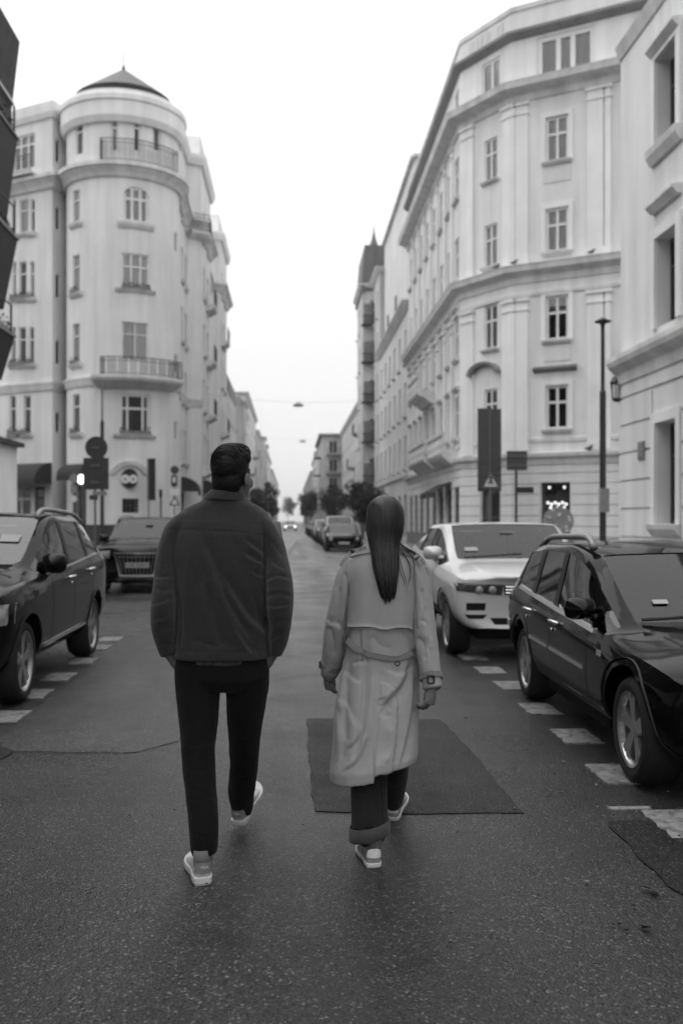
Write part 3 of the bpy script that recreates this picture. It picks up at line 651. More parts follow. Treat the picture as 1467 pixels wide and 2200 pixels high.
    for u in (2.75, 5.25, 7.75, 10.25, 12.75, 15.25, 17.4):
        for z0, z1 in ((zl + .27, zm - 1.1), (zm + .29, zc - .56)):
            mb = MB(); ublock(mb, pb, u, u + .55, z0, z1, .003, .1); ublock(mb, pb, u - .05, u + .6, z1 - .5, z1 - .42, .003, .14); ublock(mb, pb, u - .06, u + .61, z1 - .12, z1 + .001, .003, .17); mb.build('pilaster', 'plaster_light', B)
    for hh in front:                                                    # surrounds and panels round the front windows
        u0, u1, z0, z1 = hh; mb = MB(); ublock(mb, pb, u0 - .2, u0 - .02, z0 - .02, z1 + .2, .003, .05); ublock(mb, pb, u1 + .02, u1 + .2, z0 - .02, z1 + .2, .003, .05); ublock(mb, pb, u0 - .02, u1 + .02, z1 + .02, z1 + .2, .003, .048); mb.build('window_surround', 'plaster_light', B)
        if z0 > 6: mb = MB(); ublock(mb, pb, u0 - .1, u1 + .1, z0 - .85, z0 - .25, .003, .03); mb.build('apron_panel', 'plaster_field', B)
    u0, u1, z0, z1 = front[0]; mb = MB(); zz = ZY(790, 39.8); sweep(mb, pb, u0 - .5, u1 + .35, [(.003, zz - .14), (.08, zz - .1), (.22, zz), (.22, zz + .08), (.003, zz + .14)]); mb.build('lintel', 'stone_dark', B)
    # round pediment over the chamfer window
    c, dd = pb.hit(1043); zz = ZY(805, dd); mb = MB(); n = 14; vs = []
    for i in range(n + 1):
        a = math.pi * i / n; cu = c + .95 * math.cos(a); cz = zz + .52 * math.sin(a); vs += [pb.P(cu, cz, .003), pb.P(cu, cz, .3), pb.P(c + .78 * math.cos(a), zz + .40 * math.sin(a), .26), pb.P(c + .78 * math.cos(a), zz + .40 * math.sin(a), .003)]
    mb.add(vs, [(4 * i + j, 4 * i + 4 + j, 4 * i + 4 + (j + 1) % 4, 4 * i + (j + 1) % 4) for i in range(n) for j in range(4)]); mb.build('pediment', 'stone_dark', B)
    # faint raised lettering on the parapet: only worn strokes can be made out
    c0 = s1 + .6
    mb = MB(); x = c0
    for wds in ((.07, .3, .07), (.07, .07, .3, .07), (.3, .07, .07, .07), (.07, .3, .07), (.07, .07)):
        for s_ in wds: ublock(mb, pb, x, x + s_ * .55, ztop - .95, ztop - .38, .003, .022); x += s_ * .55 + .05
        x += .08
        if x > s2 - .3: break
    mb.build('worn_lettering', 'plaster_field', B)
    # balconies on the street side
    def balc(u0, u1, z, out=.95):
        mb = MB(); sweep(mb, pb, u0, u1, [(.003, z - .55), (.25, z - .5), (.6, z - .22), (out, z - .1), (out + .05, z), (out + .05, z + .12), (.003, z + .12)]); o = mb.build('balcony', 'stone_trim', B)
        k = MB(); n = int((u1 - u0) / .2)
        for i in range(n + 1):
            u = u0 + .06 + (u1 - u0 - .12) * i / n; p = pb.P(u, 0, out - .05); k.lathe([(.045, z + .12), (.03, z + .2), (.07, z + .42), (.03, z + .72), (.05, z + .8)], 8, (p[0], p[1], 0))
        k.build('balusters', 'stone_trim', o); k = MB(); ublock(k, pb, u0, u1, z + .8, z + .92, out - .14, out + .06); k.build('handrail', 'stone_trim', o)
    balc(8.2, 12.2, 8.1); balc(7.0, 13.4, 4.6, .8); balc(14.2, 18.9, 4.55, .7)
    # awnings and shop lights on the ground floor of the street side
    for u in (12.9, 15.4): mb = MB(); sweep(mb, pb, u, u + 2.2, [(.003, 3.35), (.9, 2.85), (.9, 2.6), (.87, 2.6), (.87, 2.83), (.003, 3.28)]); mb.build('awning', 'awning', B)
    back = MB(); q = [Vector((21, 33)), Vector((34, 45)), Vector((20, 63.2)), Vector((7.45, 63.2))]
    for i in range(3): back.add([(q[i].x, q[i].y, 0), (q[i + 1].x, q[i + 1].y, 0), (q[i + 1].x, q[i + 1].y, ztop), (q[i].x, q[i].y, ztop)], [(0, 1, 2, 3)])
    back.build('rear_wall', 'plaster_grey', B)
    poly = pb.p + [Vector((34, 45)), Vector((20, 63.2))]; r = MB(); r.add([(p.x, p.y, ztop - .2) for p in poly], [tuple(range(len(poly)))]); r.build('roof', 'roof_slate', B)
    return B, pb, hs
B, PB, SHOP = corner_right()

# chandelier glowing in the shop window: a thing of its own
def chandelier():
    u = (SHOP[0] + SHOP[1]) / 2; c = Vector(PB.P(u, 0, -.30)); d = 40.0
    t = thing('chandelier', 'chandelier of round white bulbs glowing in the corner shop window', 'chandelier', (c.x, c.y, SHOP[3] - .05))
    m = MB(); m.tube([(c.x, c.y, SHOP[3] - .02), (c.x, c.y, SHOP[3] - 1.3)], .015, 6)
    for k in range(8): a = k * .785; m.tube([(c.x, c.y, SHOP[3] - .5), (c.x + .3 * math.cos(a), c.y + .1 * math.sin(a), SHOP[3] - .75)], .012, 5)
    m.build('stem', 'iron', t)
    pts = [(-.32, .1), (.30, .1)] + [(-.38 + .15 * i, .72 + .06 * (i % 2)) for i in range(6)] + [(-.27 + .14 * i, .92 + .05 * (i % 2)) for i in range(5)] + [(-.16 + .13 * i, 1.12) for i in range(3)] + [(-.05, 1.3)]
    for i, (x, z) in enumerate(pts):
        p = c + Vector((*(PB.seg[2] * x), 0)) + Vector((*(PB.nrm[2] * .035), 0)); m = MB(); r = .062
        m.lathe([(r * math.sin(math.pi * k / 8) + 1e-4, -r * math.cos(math.pi * k / 8)) for k in range(9)], 10, (p.x, p.y, SHOP[3] - z - .1)); m.build('bulb', 'bulb_glow', t, smooth=True)
chandelier()

# ================================================================ NEAR RIGHT BUILDING
def near_right():
    pn = Path([(7.45, 22.2), (7.45, -8.0)]); zt = 12.2
    N = root_of('town_house', 'pale town house with banded ground floor beside the black wagon', 'building', pn, 4)
    holes = []; wins = []
    for k in range(4):
        off = k * 4.2; cu = 22.2 - 19.9 + off
        for z0, z1, kw in ((1.45, 3.5, dict(hood=0, sill=.2, sillh=.22)), (5.45, 7.25, dict(hood=.55, sill=.0)), (9.1, 10.9, dict(hood=.1, sill=.25, sillh=.3))):
            h = (cu - .05, cu + 1.05, z0, z1); holes.append(h); wins.append((h, dict(cols=(.5,), rows=(.68,), bar=.08, rec=.32, frame='frame_dark', **kw)))
    wall(pn, 0, pn.L, 0, zt, holes, .7).build('wall', ['plaster_grey', 'room_dark'], N)
    for h, k in wins: window(pn, N, h, **k)
    zb = .55
    while zb < 4.4:                                                     # banded ground floor courses
        u = 0
        for q in sorted([q for q in holes if q[2] < zb + .6 and q[3] + .25 > zb and q[2] < 4]): mb = MB(); ublock(mb, pn, u, q[0] - .25, zb + .02, zb + .58, .002, .04); mb.build('stone_course', 'plaster_grey', N); u = q[1] + .25
        mb = MB(); ublock(mb, pn, u, pn.L, zb + .02, zb + .58, .002, .04); mb.build('stone_course', 'plaster_grey', N); zb += .62
    for q in holes:
        mb = MB(); a, b, z0, z1 = q; ublock(mb, pn, a - .22, a - .01, z0, z1 + .22, .003, .07); ublock(mb, pn, b + .01, b + .22, z0, z1 + .22, .003, .07); ublock(mb, pn, a - .01, b + .01, z1 + .01, z1 + .22, .003, .068); mb.build('window_surround', 'plaster_light', N)
    mb = MB(); sweep(mb, pn, -.0, pn.L, [(.003, 4.55), (.08, 4.58), (.12, 4.8), (.3, 4.95), (.34, 5.05), (.34, 5.15), (.003, 5.25)]); mb.build('cornice', 'stone_trim', N)
    mb = MB(); sweep(mb, pn, 0, pn.L, [(.003, zt - .3), (.04, zt - .28), (.12, zt - .06), (.14, zt), (.003, zt + .06)]); mb.build('cornice', 'stone_trim', N)
    mb = MB(); q = [Vector((7.45, -8)), Vector((22, -8)), Vector((22, 13.5)), Vector((7.45, 22.2))]
    for i in range(3): mb.add([(q[i].x, q[i].y, 0), (q[i + 1].x, q[i + 1].y, 0), (q[i + 1].x, q[i + 1].y, zt), (q[i].x, q[i].y, zt)], [(0, 1, 2, 3)])
    mb.build('rear_wall', 'plaster_grey', N); mb = MB(); mb.add([(p.x, p.y, zt - .05) for p in q], [(0, 1, 2, 3)]); mb.build('roof', 'roof_slate', N)
    mb = MB(); ublock(mb, pn, 0, pn.L, .12, .5, .003, .09); mb.build('plinth', 'stone_dark', N)
    # plaque
    u, d = pn.hit(1382); z = ZY(968, d); t = MB(); n = 16; w, h = .19, .19
    ublock(t, pn, u - w, u + w, z - h, z + h, .042, .07); ublock(t, pn, u - w + .05, u + w - .05, z - h + .05, z + h - .05, .07, .082)
    tag(t.build('wall_plaque', 'stone_dark'), 'small dark square plaque on the banded wall of the town house', 'plaque')
    # lantern on a bracket at the corner
    p = Vector(W(1325, 850, 22.6)); t = thing('wall_lantern', 'black hanging lantern on a bracket at the town house corner', 'lantern', (p.x, p.y, p.z))
    m = MB(); zb_ = p.z; m.tube([(7.48, 22.0, zb_ + .62), (p.x + .1, p.y - .2, zb_ + .68), (p.x, p.y, zb_ + .6), (p.x, p.y, zb_ + .45)], .022, 6); m.tube([(7.48, 22.0, zb_ + .2), (p.x + .12, p.y - .2, zb_ + .45), (p.x, p.y, zb_ + .6)], .014, 6); m.build('bracket', 'iron', t)
    m = MB(); m.lathe([(.02, .48), (.1, .42), (.17, .3), (.16, .27), (.0, .28)], 6, (p.x, p.y, zb_)); m.lathe([(.0, -.16), (.1, -.12), (.12, -.06), (.0, -.06)], 6, (p.x, p.y, zb_))
    for k in range(6): a = k * math.pi / 3; m.tube([(p.x + .11 * math.cos(a), p.y + .11 * math.sin(a), zb_ - .08), (p.x + .155 * math.cos(a), p.y + .155 * math.sin(a), zb_ + .3)], .012, 4)
    m.build('cage', 'iron', t)
    m = MB(); m.lathe([(.10, -.06), (.14, .27)], 6, (p.x, p.y, zb_)); m.build('glass', 'pane_glass', t)
near_right()

# ================================================================ NEAR LEFT DARK BUILDING WITH BALCONIES
def near_left():
    pl = Path([(-8.05, -8.0), (-8.05, 27.0)]); zt = 15.0
    D = root_of('apartment_house', 'dark brick apartment house with stacked balconies at the left edge', 'building', pl, 30)
    holes = []; wins = []
    for fl in range(4):
        for k in range(6):
            h = (3 + k * 5, 4.4 + k * 5, 4.6 + fl * 2.9, 6.6 + fl * 2.9); holes.append(h); wins.append((h, dict(cols=(.5,), rows=(), bar=.07, panes=False)))
    wall(pl, 0, pl.L, 3.4, zt, holes).build('wall', ['brick_dark', 'room_dark'], D)
    for h, k in wins: window(pl, D, h, **k)
    mb = MB(); ublock(mb, pl, 0, pl.L + .35, 0, 3.5, -.2, .66); mb.build('ground_floor', 'plaster_light', D)
    mb = MB(); ublock(mb, pl, 0, pl.L + .4, 3.5, 3.62, -.2, .85); mb.build('canopy', 'iron', D)
    # balconies: tapered dark parapet boxes whose end faces look down the street, planted rims
    for k, (yt, yb, o1, o0) in enumerate(((483, 640, .82, .46), (704, 800, .74, .40), (255, 440, .82, .54))):
        z1, z0 = ZY(yt, 25.0), ZY(yb, 25.0)
        mb = MB(); sweep(mb, pl, 33.0, 34.8, [(.003, z0), (o0, z0), (o1, z1), (.003, z1)]); b = mb.build('balcony', 'balcony_dark', D)
        ublock(m2 := MB(), pl, 32.95, 34.85, z1 + .002, z1 + .06, .003, o1 + .04); m2.build('coping', 'stone_dark', b)
        flowerbox(pl, b, 33.0, 34.6, z1 + .06, o1 - .16, 40 + k); flowerbox(pl, b, 33.0, 33.3, z1 + .06, .5, 50 + k)
        mb = MB()
        for u, n in ((33.05, o1 - .06), (34.7, o1 - .06), (33.05, .5)): mb.tube([pl.P(u, z1, n), pl.P(u, z1 + .85, n)], .03, 6)
        mb.tube([pl.P(33.05, z1 + .85, .05), pl.P(33.05, z1 + .85, o1 - .06), pl.P(34.7, z1 + .85, o1 - .06)], .022, 6); mb.build('rail', 'iron', b)
    z0, z1 = ZY(185, 25.0), ZY(32, 25.0)
    mb = MB(); sweep(mb, pl, 33.0, 34.8, [(-.2, z0), (.67, z0), (.88, z1), (-.2, z1 + .01)]); mb.build('parapet', 'brick_dark', D)
    mb = MB(); sweep(mb, pl, 33.0, 34.8, [(-.2, z0 - .75), (.70, z0 - .75), (.66, z0 - .002), (-.2, z0 - .002)]); mb.build('attic_band', 'balcony_dark', D)
    mb = MB(); ublock(mb, pl, 32.96, 34.85, z0 + .12, z0 + .2, .003, .72); mb.build('moulding', 'stone_trim', D)
    mb = MB(); ublock(mb, pl, 33.05, 34.7, 3.7, z0 - .75, -.2, .3); mb.build('bay', 'brick_dark', D)
    mb = MB(); p = pl.P(33.1, 0, .70); mb.tube([(p[0], p[1], z1), (p[0], p[1], z1 + 2.6)], .03, 6); mb.build('mast', 'iron', D)
    mb = MB(); q = [Vector((-8.05, 27)), Vector((-24, 36)), Vector((-24, -8)), Vector((-8.05, -8))]
    for i in range(3): mb.add([(q[i].x, q[i].y, 0), (q[i + 1].x, q[i + 1].y, 0), (q[i + 1].x, q[i + 1].y, zt), (q[i].x, q[i].y, zt)], [(0, 1, 2, 3)])
    mb.build('rear_wall', 'brick_dark', D); mb = MB(); mb.add([(p.x, p.y, zt - .1) for p in q], [(0, 1, 2, 3)]); mb.build('roof', 'roof_slate', D)
near_left()

# ================================================================ THE ROWS RECEDING DOWN THE STREET
def row_house(name, label, side, y0, y1, x, h, m, floors, nwin, bays=(), roof=None, panes=False, cornice=.3, depth=14, group=None, g0=4.4, balc=(), seed=0, mansard=0.0, trim='stone_trim'):
    rg = random.Random(seed)
    if side < 0:
        pts = [(x - 6, y0), (x, y0)]
        for a, b, o in bays: pts += [(x, a), (x + o, a + .4), (x + o, b - .4), (x, b)]
        pts += [(x, y1)]
    else:
        pts = [(x, y1)]
        for a, b, o in reversed(bays): pts += [(x, b), (x - o, b - .4), (x - o, a + .4), (x, a)]
        pts += [(x, y0), (x + 6, y0)]
    pth = Path(pts); H = root_of(name, label, 'building', pth, 6 if side < 0 else 1, group)
    ua, ub = (6.0, pth.L) if side < 0 else (0.0, pth.L - 6.0)
    holes = []; fh = (h - g0 - .8) / floors
    for f in range(floors):
        for i in range(nwin):
            u = ua + (ub - ua) * (i + .5) / nwin - .55
            if any(abs(k - u - .55) < .75 for k in pth.cum): u += .8
            holes.append((u, u + 1.1, g0 + f * fh + .5, g0 + f * fh + fh * .78))
    gh = []
    for i in range(nwin):
        u = ua + (ub - ua) * (i + .5) / nwin - .8; gh.append((u, u + 1.5, .5, 3.2))
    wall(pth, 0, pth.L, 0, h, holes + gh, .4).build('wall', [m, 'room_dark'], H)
    for q in holes: window(pth, H, q, cols=(.5,), rows=(.66,), bar=.1, panes=panes, rec=.15, sill=.12, sillh=.16, blind=(1, 'curtain_grey') if rg.random() < .3 else None)
    for q in gh: window(pth, H, q, cols=(.5,), rows=(), bar=.1, panes=False, rec=.2, frame='frame_dark', name='shop_window')
    mb = MB(); sweep(mb, pth, 0, pth.L, [(.003, h - cornice * 1.6), (.1, h - cornice * 1.5), (cornice * 1.3, h - .1), (cornice * 1.4, h), (.003, h + .08)]); mb.build('cornice', trim, H)
    mb = MB(); sweep(mb, pth, 0, pth.L, [(.003, g0 - .15), (.15, g0), (.15, g0 + .15), (.003, g0 + .2)]); mb.build('string_course', trim, H)
    for f, i in balc:
        q = holes[f * nwin + i]; z = q[2] - .15; mb = MB(); sweep(mb, pth, q[0] - .6, q[1] + .6, [(.003, z - .3), (.3, z - .28), (.9, z - .1), (.9, z + .05), (.003, z + .05)]); b = mb.build('balcony', 'stone_dark', H); railing(pth, b, q[0] - .55, q[1] + .55, z + .05, z + 1.05, .84, .2)
    s = -1 if side < 0 else 1; q = [(x + s * 6, y0), (x + s * depth, y0), (x + s * depth, y1), (x, y1)]
    mb = MB()
    for i in range(3): mb.add([(*q[i], 0), (*q[i + 1], 0), (*q[i + 1], h), (*q[i], h)], [(0, 1, 2, 3)])
    mb.build('rear_wall', m, H)
    r = MB()
    if mansard:
        a, b = x + s * .3, x + s * 2.0; r.add([(a, y0, h), (a, y1, h), (b, y1 - .5, h + mansard), (b, y0 + .5, h + mansard), (x + s * depth, y1, h), (x + s * depth, y0, h)], [(0, 1, 2, 3), (3, 2, 4, 5), (1, 4, 2), (0, 3, 5)])
    else: r.add([(x, y0, h - .05), (x + s * depth, y0, h - .05), (x + s * depth, y1, h - .05), (x, y1, h - .05)], [(0, 1, 2, 3)])
    r.build('roof', 'roof_slate', H)
    return H, pth
row_house('street_house', 'low pale terrace house just beyond the turret building', -1, 83.2, 104, -5.75, 13.8, 'plaster_far_pale', 3, 6, seed=1, panes=False, balc=((0, 1), (1, 3)))
row_house('street_house', 'grey terrace house with dark mansard roof, second beyond the turret building', -1, 104.2, 128, -5.7, 14.6, 'plaster_far', 3, 6, bays=((108, 114, .7),), mansard=2.2, seed=2)
row_house('street_house', 'taller pale terrace house, third beyond the turret building', -1, 128.2, 165, -5.8, 18.0, 'plaster_far_pale', 4, 8, seed=3, balc=((1, 2), (2, 5)))
row_house('street_house', 'darker terrace house, fourth beyond the turret building', -1, 165.2, 215, -5.6, 16.5, 'plaster_far', 4, 9, bays=((178, 186, .8), (196, 204, .8)), seed=4)
row_house('street_house', 'pale terrace house, fifth beyond the turret building', -1, 215.2, 280, -5.7, 17.5, 'plaster_far_pale', 4, 11, seed=5)
row_house('street_house', 'farthest terrace house at the end of the left row', -1, 280.2, 420, -5.5, 16.0, 'plaster_far', 4, 16, seed=6, mansard=2)
# right row
HC, PC = row_house('street_house', 'tall plain house with low cornice just beyond the right corner building', 1, 63.4, 84, 7.5, 15.6, 'plaster_far_pale', 3, 6, seed=7, panes=False, cornice=.35)
mb = MB()
for a, b in (((7.9, 63.4), (7.9, 84)), ((22, 63.4), (7.9, 63.4)), ((7.9, 84), (22, 84))): mb.add([(*a, 15.55), (*b, 15.55), (*b, 24.9), (*a, 24.9)], [(0, 1, 2, 3)])
mb.add([(7.9, 63.4, 24.9), (22, 63.4, 24.9), (22, 84, 24.9), (7.9, 84, 24.9)], [(0, 1, 2, 3)]); mb.build('upper_wall', 'plaster_far_pale', HC)
mb = MB(); mb.box((15, 63.3, 24.85), (14.4, .3, .2)); mb.box((7.8, 73.7, 24.86), (.3, 20.4, .18)); mb.build('coping', 'stone_trim', HC)
pu = Path([(7.895, 84), (7.895, 63.4)])
for u, z in ((3, 17), (9, 17.2), (15, 20.5), (17.5, 17.5)):
    window(pu, HC, (u, u + .7, z, z + 1.2), cols=(), rows=(), bar=.06, rec=-.01, panes=False, frame='frame_dark')
HD, PD = row_house('street_house', 'grey house with loggia bay and dark spired roof on the right row', 1, 84.2, 100, 7.5, 23.0, 'plaster_far', 5, 4, bays=((90, 98, 1.0),), seed=8, mansard=2.6)
# dark roof over the bay with its spire
mb = MB(); mb.add([(6.35, 90, 22.4), (6.35, 98.5, 22.4), (9, 98.5, 22.4), (9, 90, 22.4), (6.7, 90.4, 26.6), (6.7, 98, 26.6), (9, 98, 26.6), (9, 90.4, 26.6)], [(0, 1, 5, 4), (1, 2, 6, 5), (2, 3, 7, 6), (3, 0, 4, 7), (4, 5, 6, 7)]); rr = mb.build('roof', 'roof_slate', HD)
mb = MB(); mb.lathe([(.38, 25.2), (.36, 26.7), (.2, 27.2), (.07, 27.8), (.01, 28.5)], 8, (7.55, 90.6, 0)); mb.build('spire', 'roof_slate', rr)
for k, z in enumerate((5.2, 9.0, 12.6, 16.2, 19.6)):                     # loggias towards us: solid dark blocks, the openings' shade put into the colour
    mb = MB(); mb.box((7.0, 90.0, z + .5), (.85, .5, 2.0)); q = mb.build('loggia', 'stone_dark', HD); mb = MB(); mb.box((6.95, 89.7, z - .45), (1.2, .7, .16)); mb.box((6.95, 89.4, z + .35), (1.1, .05, .1))
    for i in range(7): mb.box((6.48 + i * .16, 89.4, z), (.03, .03, .8))
    mb.build('railing', 'iron', q)
pe = Path([(4.7, 175), (4.7, 150), (13, 150)])
HE = root_of('apartment_block', 'flat topped apartment block with balconies closing the right row', 'building', pe, 25)
holes = []
for f in range(4):
    for u in (26.0, 28.4, 31.0): holes.append((u, u + 1.3, 3.2 + f * 2.8, 5.2 + f * 2.8))
    for k in range(7): holes.append((1.5 + k * 3.3, 2.8 + k * 3.3, 3.2 + f * 2.8, 5.2 + f * 2.8))
wall(pe, 0, pe.L, 0, 14.6, holes, .4).build('wall', ['plaster_far', 'room_dark'], HE)
for h in holes: window(pe, HE, h, cols=(.5,), rows=(), bar=.1, panes=False)
mb = MB(); sweep(mb, pe, 0, pe.L, [(.003, 14.2), (.5, 14.3), (.5, 14.6), (-.2, 14.6), (-.2, 14.2)]); mb.build('eaves', 'stone_dark', HE)
for f in range(4):
    mb = MB(); ublock(mb, pe, 25.6, 30.0, 2.9 + f * 2.8, 3.05 + f * 2.8, .003, 1.2); b = mb.build('balcony', 'stone_dark', HE); railing(pe, b, 25.7, 29.9, 3.05 + f * 2.8, 4.0 + f * 2.8, 1.1, .2)
    mb = MB(); ublock(mb, pe, 15, 20.0, 2.9 + f * 2.8, 3.05 + f * 2.8, .003, 1.1); b = mb.build('balcony', 'stone_dark', HE); railing(pe, b, 15.1, 19.9, 3.05 + f * 2.8, 4.0 + f * 2.8, 1.0, .25)
mb = MB(); mb.add([(4.7, 150, 14.3), (20, 150, 14.3), (20, 175, 14.3), (4.7, 175, 14.3)], [(0, 1, 2, 3)]); mb.build('roof', 'roof_slate', HE)
row_house('street_house', 'pale house between the spired house and the apartment block', 1, 100.2, 150, 7.6, 14.5, 'plaster_far', 3, 9, seed=9, balc=((0, 3), (1, 5), (2, 7)))
row_house('street_house', 'terrace house beyond the flat topped apartment block', 1, 175.2, 250, 5.4, 15.5, 'plaster_far', 4, 12, seed=10)
row_house('street_house', 'farthest terrace house at the end of the right row', 1, 250.2, 420, 5.2, 14.0, 'plaster_far_dark', 4, 16, seed=11)

# ================================================================ TREES
def tree(x, y, h, r, label, seed, trunk_h=None, n=2600, group='street trees', lm='leaf_dark', leaf=.11):
    rg = random.Random(seed); t = thing('street_tree', label, 'tree', (x, y, .12), group); th = trunk_h or h * .35
    m = MB(); top = Vector((x + rg.uniform(-.1, .1), y, th)); m.tube([(x, y, .1), (x + .02, y, th * .5), top, (x, y, h * .75)], [.13, .1, .09, .03], 8); ends = []
    for k in range(9):
        a = rg.uniform(0, 6.28); e = top + Vector((math.cos(a) * r * .75, math.sin(a) * r * .75, rg.uniform(.15, .8) * (h - th))); m.tube([top + Vector((0, 0, rg.uniform(-.2, .5))), top.lerp(e, .5) + Vector((0, 0, .2)), e], [.06, .04, .012], 5); ends.append(e)
    m.build('trunk', 'bark', t)
    c = Vector((x, y, (h + th) / 2)); hz = (h - th) / 2; cl = []
    for k in range(26):
        d = Vector((rg.gauss(0, 1), rg.gauss(0, 1), rg.gauss(0, 1))).normalized() * (rg.uniform(.35, .95)); cl.append((c + Vector((d.x * r * .8, d.y * r * .8, d.z * hz * .85)), rg.uniform(.22, .42) * r))
    v = []; f = []
    for i in range(n):
        cc, cr = cl[rg.randrange(len(cl))]; d = Vector((rg.gauss(0, 1), rg.gauss(0, 1), rg.gauss(0, 1))); p = cc + d.normalized() * cr * rg.random() ** .4
        a = Vector((rg.gauss(0, 1), rg.gauss(0, 1), rg.gauss(0, .6))).normalized(); b = a.cross(Vector((rg.gauss(0, 1), rg.gauss(0, 1), rg.gauss(0, 1)))).normalized(); s = leaf * rg.uniform(.6, 1.4)
        k = len(v); v += [p - a * s, p + b * s * .55, p + a * s, p - b * s * .55]; f.append((k, k + 1, k + 2, k + 3))
    m = MB(); m.v = [tuple(q) for q in v]; m.f = f; m.mi = [0] * len(f); m.build('crown', lm, t)
tree(5.3, 74, 4.6, 1.9, 'round dark street tree beside the parked cars on the right', 1, 1.4, 5200)
tree(5.4, 122, 6.0, 2.2, 'street tree halfway along the right pavement', 3, 1.8, 3000, leaf=.16)
tree(3.9, 205, 8.0, 3.0, 'tall street tree far along the right pavement', 5, 2.2, 3000, leaf=.22)
tree(4.6, 300, 8, 2.6, 'farthest street tree on the right', 6, 2.2, 2200, leaf=.25)
tree(-4.9, 140, 6.5, 2.1, 'dark street tree along the left pavement', 8, 2.0, 3000, leaf=.18)
tree(-4.9, 180, 9.0, 3.0, 'tall street tree far along the left pavement', 9, 2.2, 3000, leaf=.22)
tree(-4.8, 260, 8.0, 2.4, 'farthest street tree on the left', 10, 2.2, 2200, leaf=.25)
tree(-1.5, 520, 14, 5.0, 'pale leafy tree far off at the end of the street', 11, 3.5, 1600, leaf=.45, lm='leaf_mid')

# ================================================================ SIGNS, LAMPS, POSTS
def post(parent, p, z0, z1, r=.03, m='metal_grey', name='pole'):
    mb = MB(); mb.tube([(p.x, p.y, z0), (p.x, p.y, z1)], r, 10); return mb.build(name, m, parent, smooth=False)
TOCAM = -FWD
def plate(parent, name, c, w, h, m, off=.05, t=.02, shape='rect'):
    """a sign plate of real thickness facing the camera side of its post; c is its centre"""
    mb = MB(); ux = Vector((*RGT, 0)); uz = Vector((0, 0, 1)); un = Vector((*TOCAM, 0)); o = Vector(c) + un * off
    if shape == 'rect': poly = [(-w / 2, -h / 2), (w / 2, -h / 2), (w / 2, h / 2), (-w / 2, h / 2)]
    elif shape == 'disc': poly = [(w / 2 * math.cos(2 * math.pi * i / 28), h / 2 * math.sin(2 * math.pi * i / 28)) for i in range(28)]
    elif shape == 'tri': poly = [(-w / 2, -h / 2), (w / 2, -h / 2), (0, h / 2)]
    else: poly = shape
    n = len(poly); vs = [o + ux * a + uz * b + un * (t / 2) for a, b in poly] + [o + ux * a + uz * b - un * (t / 2) for a, b in poly]
    mb.add(vs, [tuple(range(n)), tuple(range(2 * n - 1, n - 1, -1))] + [(i, n + i, n + (i + 1) % n, (i + 1) % n) for i in range(n)]); return mb.build(name, m, parent)
def S(px, d): return d / F * px                                         # photo pixels -> metres at distance d
def sign_post(name, label, px, d, z0=.12, top=None, r=.03, m='metal_grey', cat='sign'):
    p = W(px, 1118, d); t = thing(name, label, cat, (p.x, p.y, z0)); post(t, p, z0, top, r, m); return t, p
# left cluster
d = 25.2; t, p = sign_post('traffic_sign', 'round sign and dark panel seen from behind on a grey post, left pavement', 205, d, top=ZY(940, d))
plate(t, 'round_sign', W(209, 962, d), S(48, d), S(48, d), 'sign_back', off=.06, shape='disc'); b_ = plate(t, 'panel', W(208, 1018, d), S(54, d), S(68, d), 'sign_back', off=.05)
for yy in (1000, 1036): q = plate(t, 'bracket', W(206, yy, d), S(20, d), .05, 'metal_grey', off=.085)
plate(t, 'bracket', W(207, 962, d), S(16, d), .05, 'metal_grey', off=.09)
plate(t, 'plate', W(216, 1060, d), S(30, d), S(9, d), 'sign_grey', off=.05); plate(t, 'plate', W(203, 1069, d), S(18, d), S(10, d), 'sign_back', off=.05)
p = W(220, 1118, 47); t = thing('flag_pole', 'slender pole standing on the corner behind the round sign', 'pole', (p.x, p.y, .12)); post(t, p, .12, ZY(905, 47), .09, 'iron'); post(t, p, ZY(905, 47), ZY(822, 47), .045, 'metal_grey', 'upper_pole')
d = 47.6; t, p = sign_post('banner_sign', 'tall narrow black banner sign on a post before the turret', 320, d, top=ZY(1000, d), r=.035)
plate(t, 'banner', W(326, 1030, d), S(18, d), S(90, d), 'sign_black', off=.07, t=.05); plate(t, 'banner_trim', W(319, 1030, d), S(2.5, d), S(90, d), 'sign_grey', off=.11, t=.02)
d = 48.0; t, p = sign_post('traffic_sign', 'post with round sign and pedestrian triangle before the turret', 375, d, top=ZY(1000, d))
plate(t, 'round_sign', W(376, 1010, d), S(18, d), S(18, d), 'sign_back', shape='disc'); plate(t, 'plate', W(375, 1033, d), S(13, d), S(24, d), 'sign_black'); plate(t, 'symbol', W(375, 1031, d), S(6, d), S(14, d), 'sign_white', off=.066, shape='disc')
plate(t, 'plate', W(376, 1057, d), S(21, d), S(13, d), 'sign_white'); q = plate(t, 'triangle_sign', W(376, 1075, d), S(24, d), S(22, d), 'sign_black', shape='tri'); plate(t, 'triangle_field', W(376, 1076.5, d), S(15, d), S(14, d), 'sign_white', off=.066, shape='tri')
d = 48.0; t, p = sign_post('parking_meter', 'slim dark street post with small head before the turret', 346, d, top=ZY(1066, d), r=.05, cat='post'); plate(t, 'head', W(346, 1060, d), S(6, d), S(16, d), 'sign_black', t=.12)
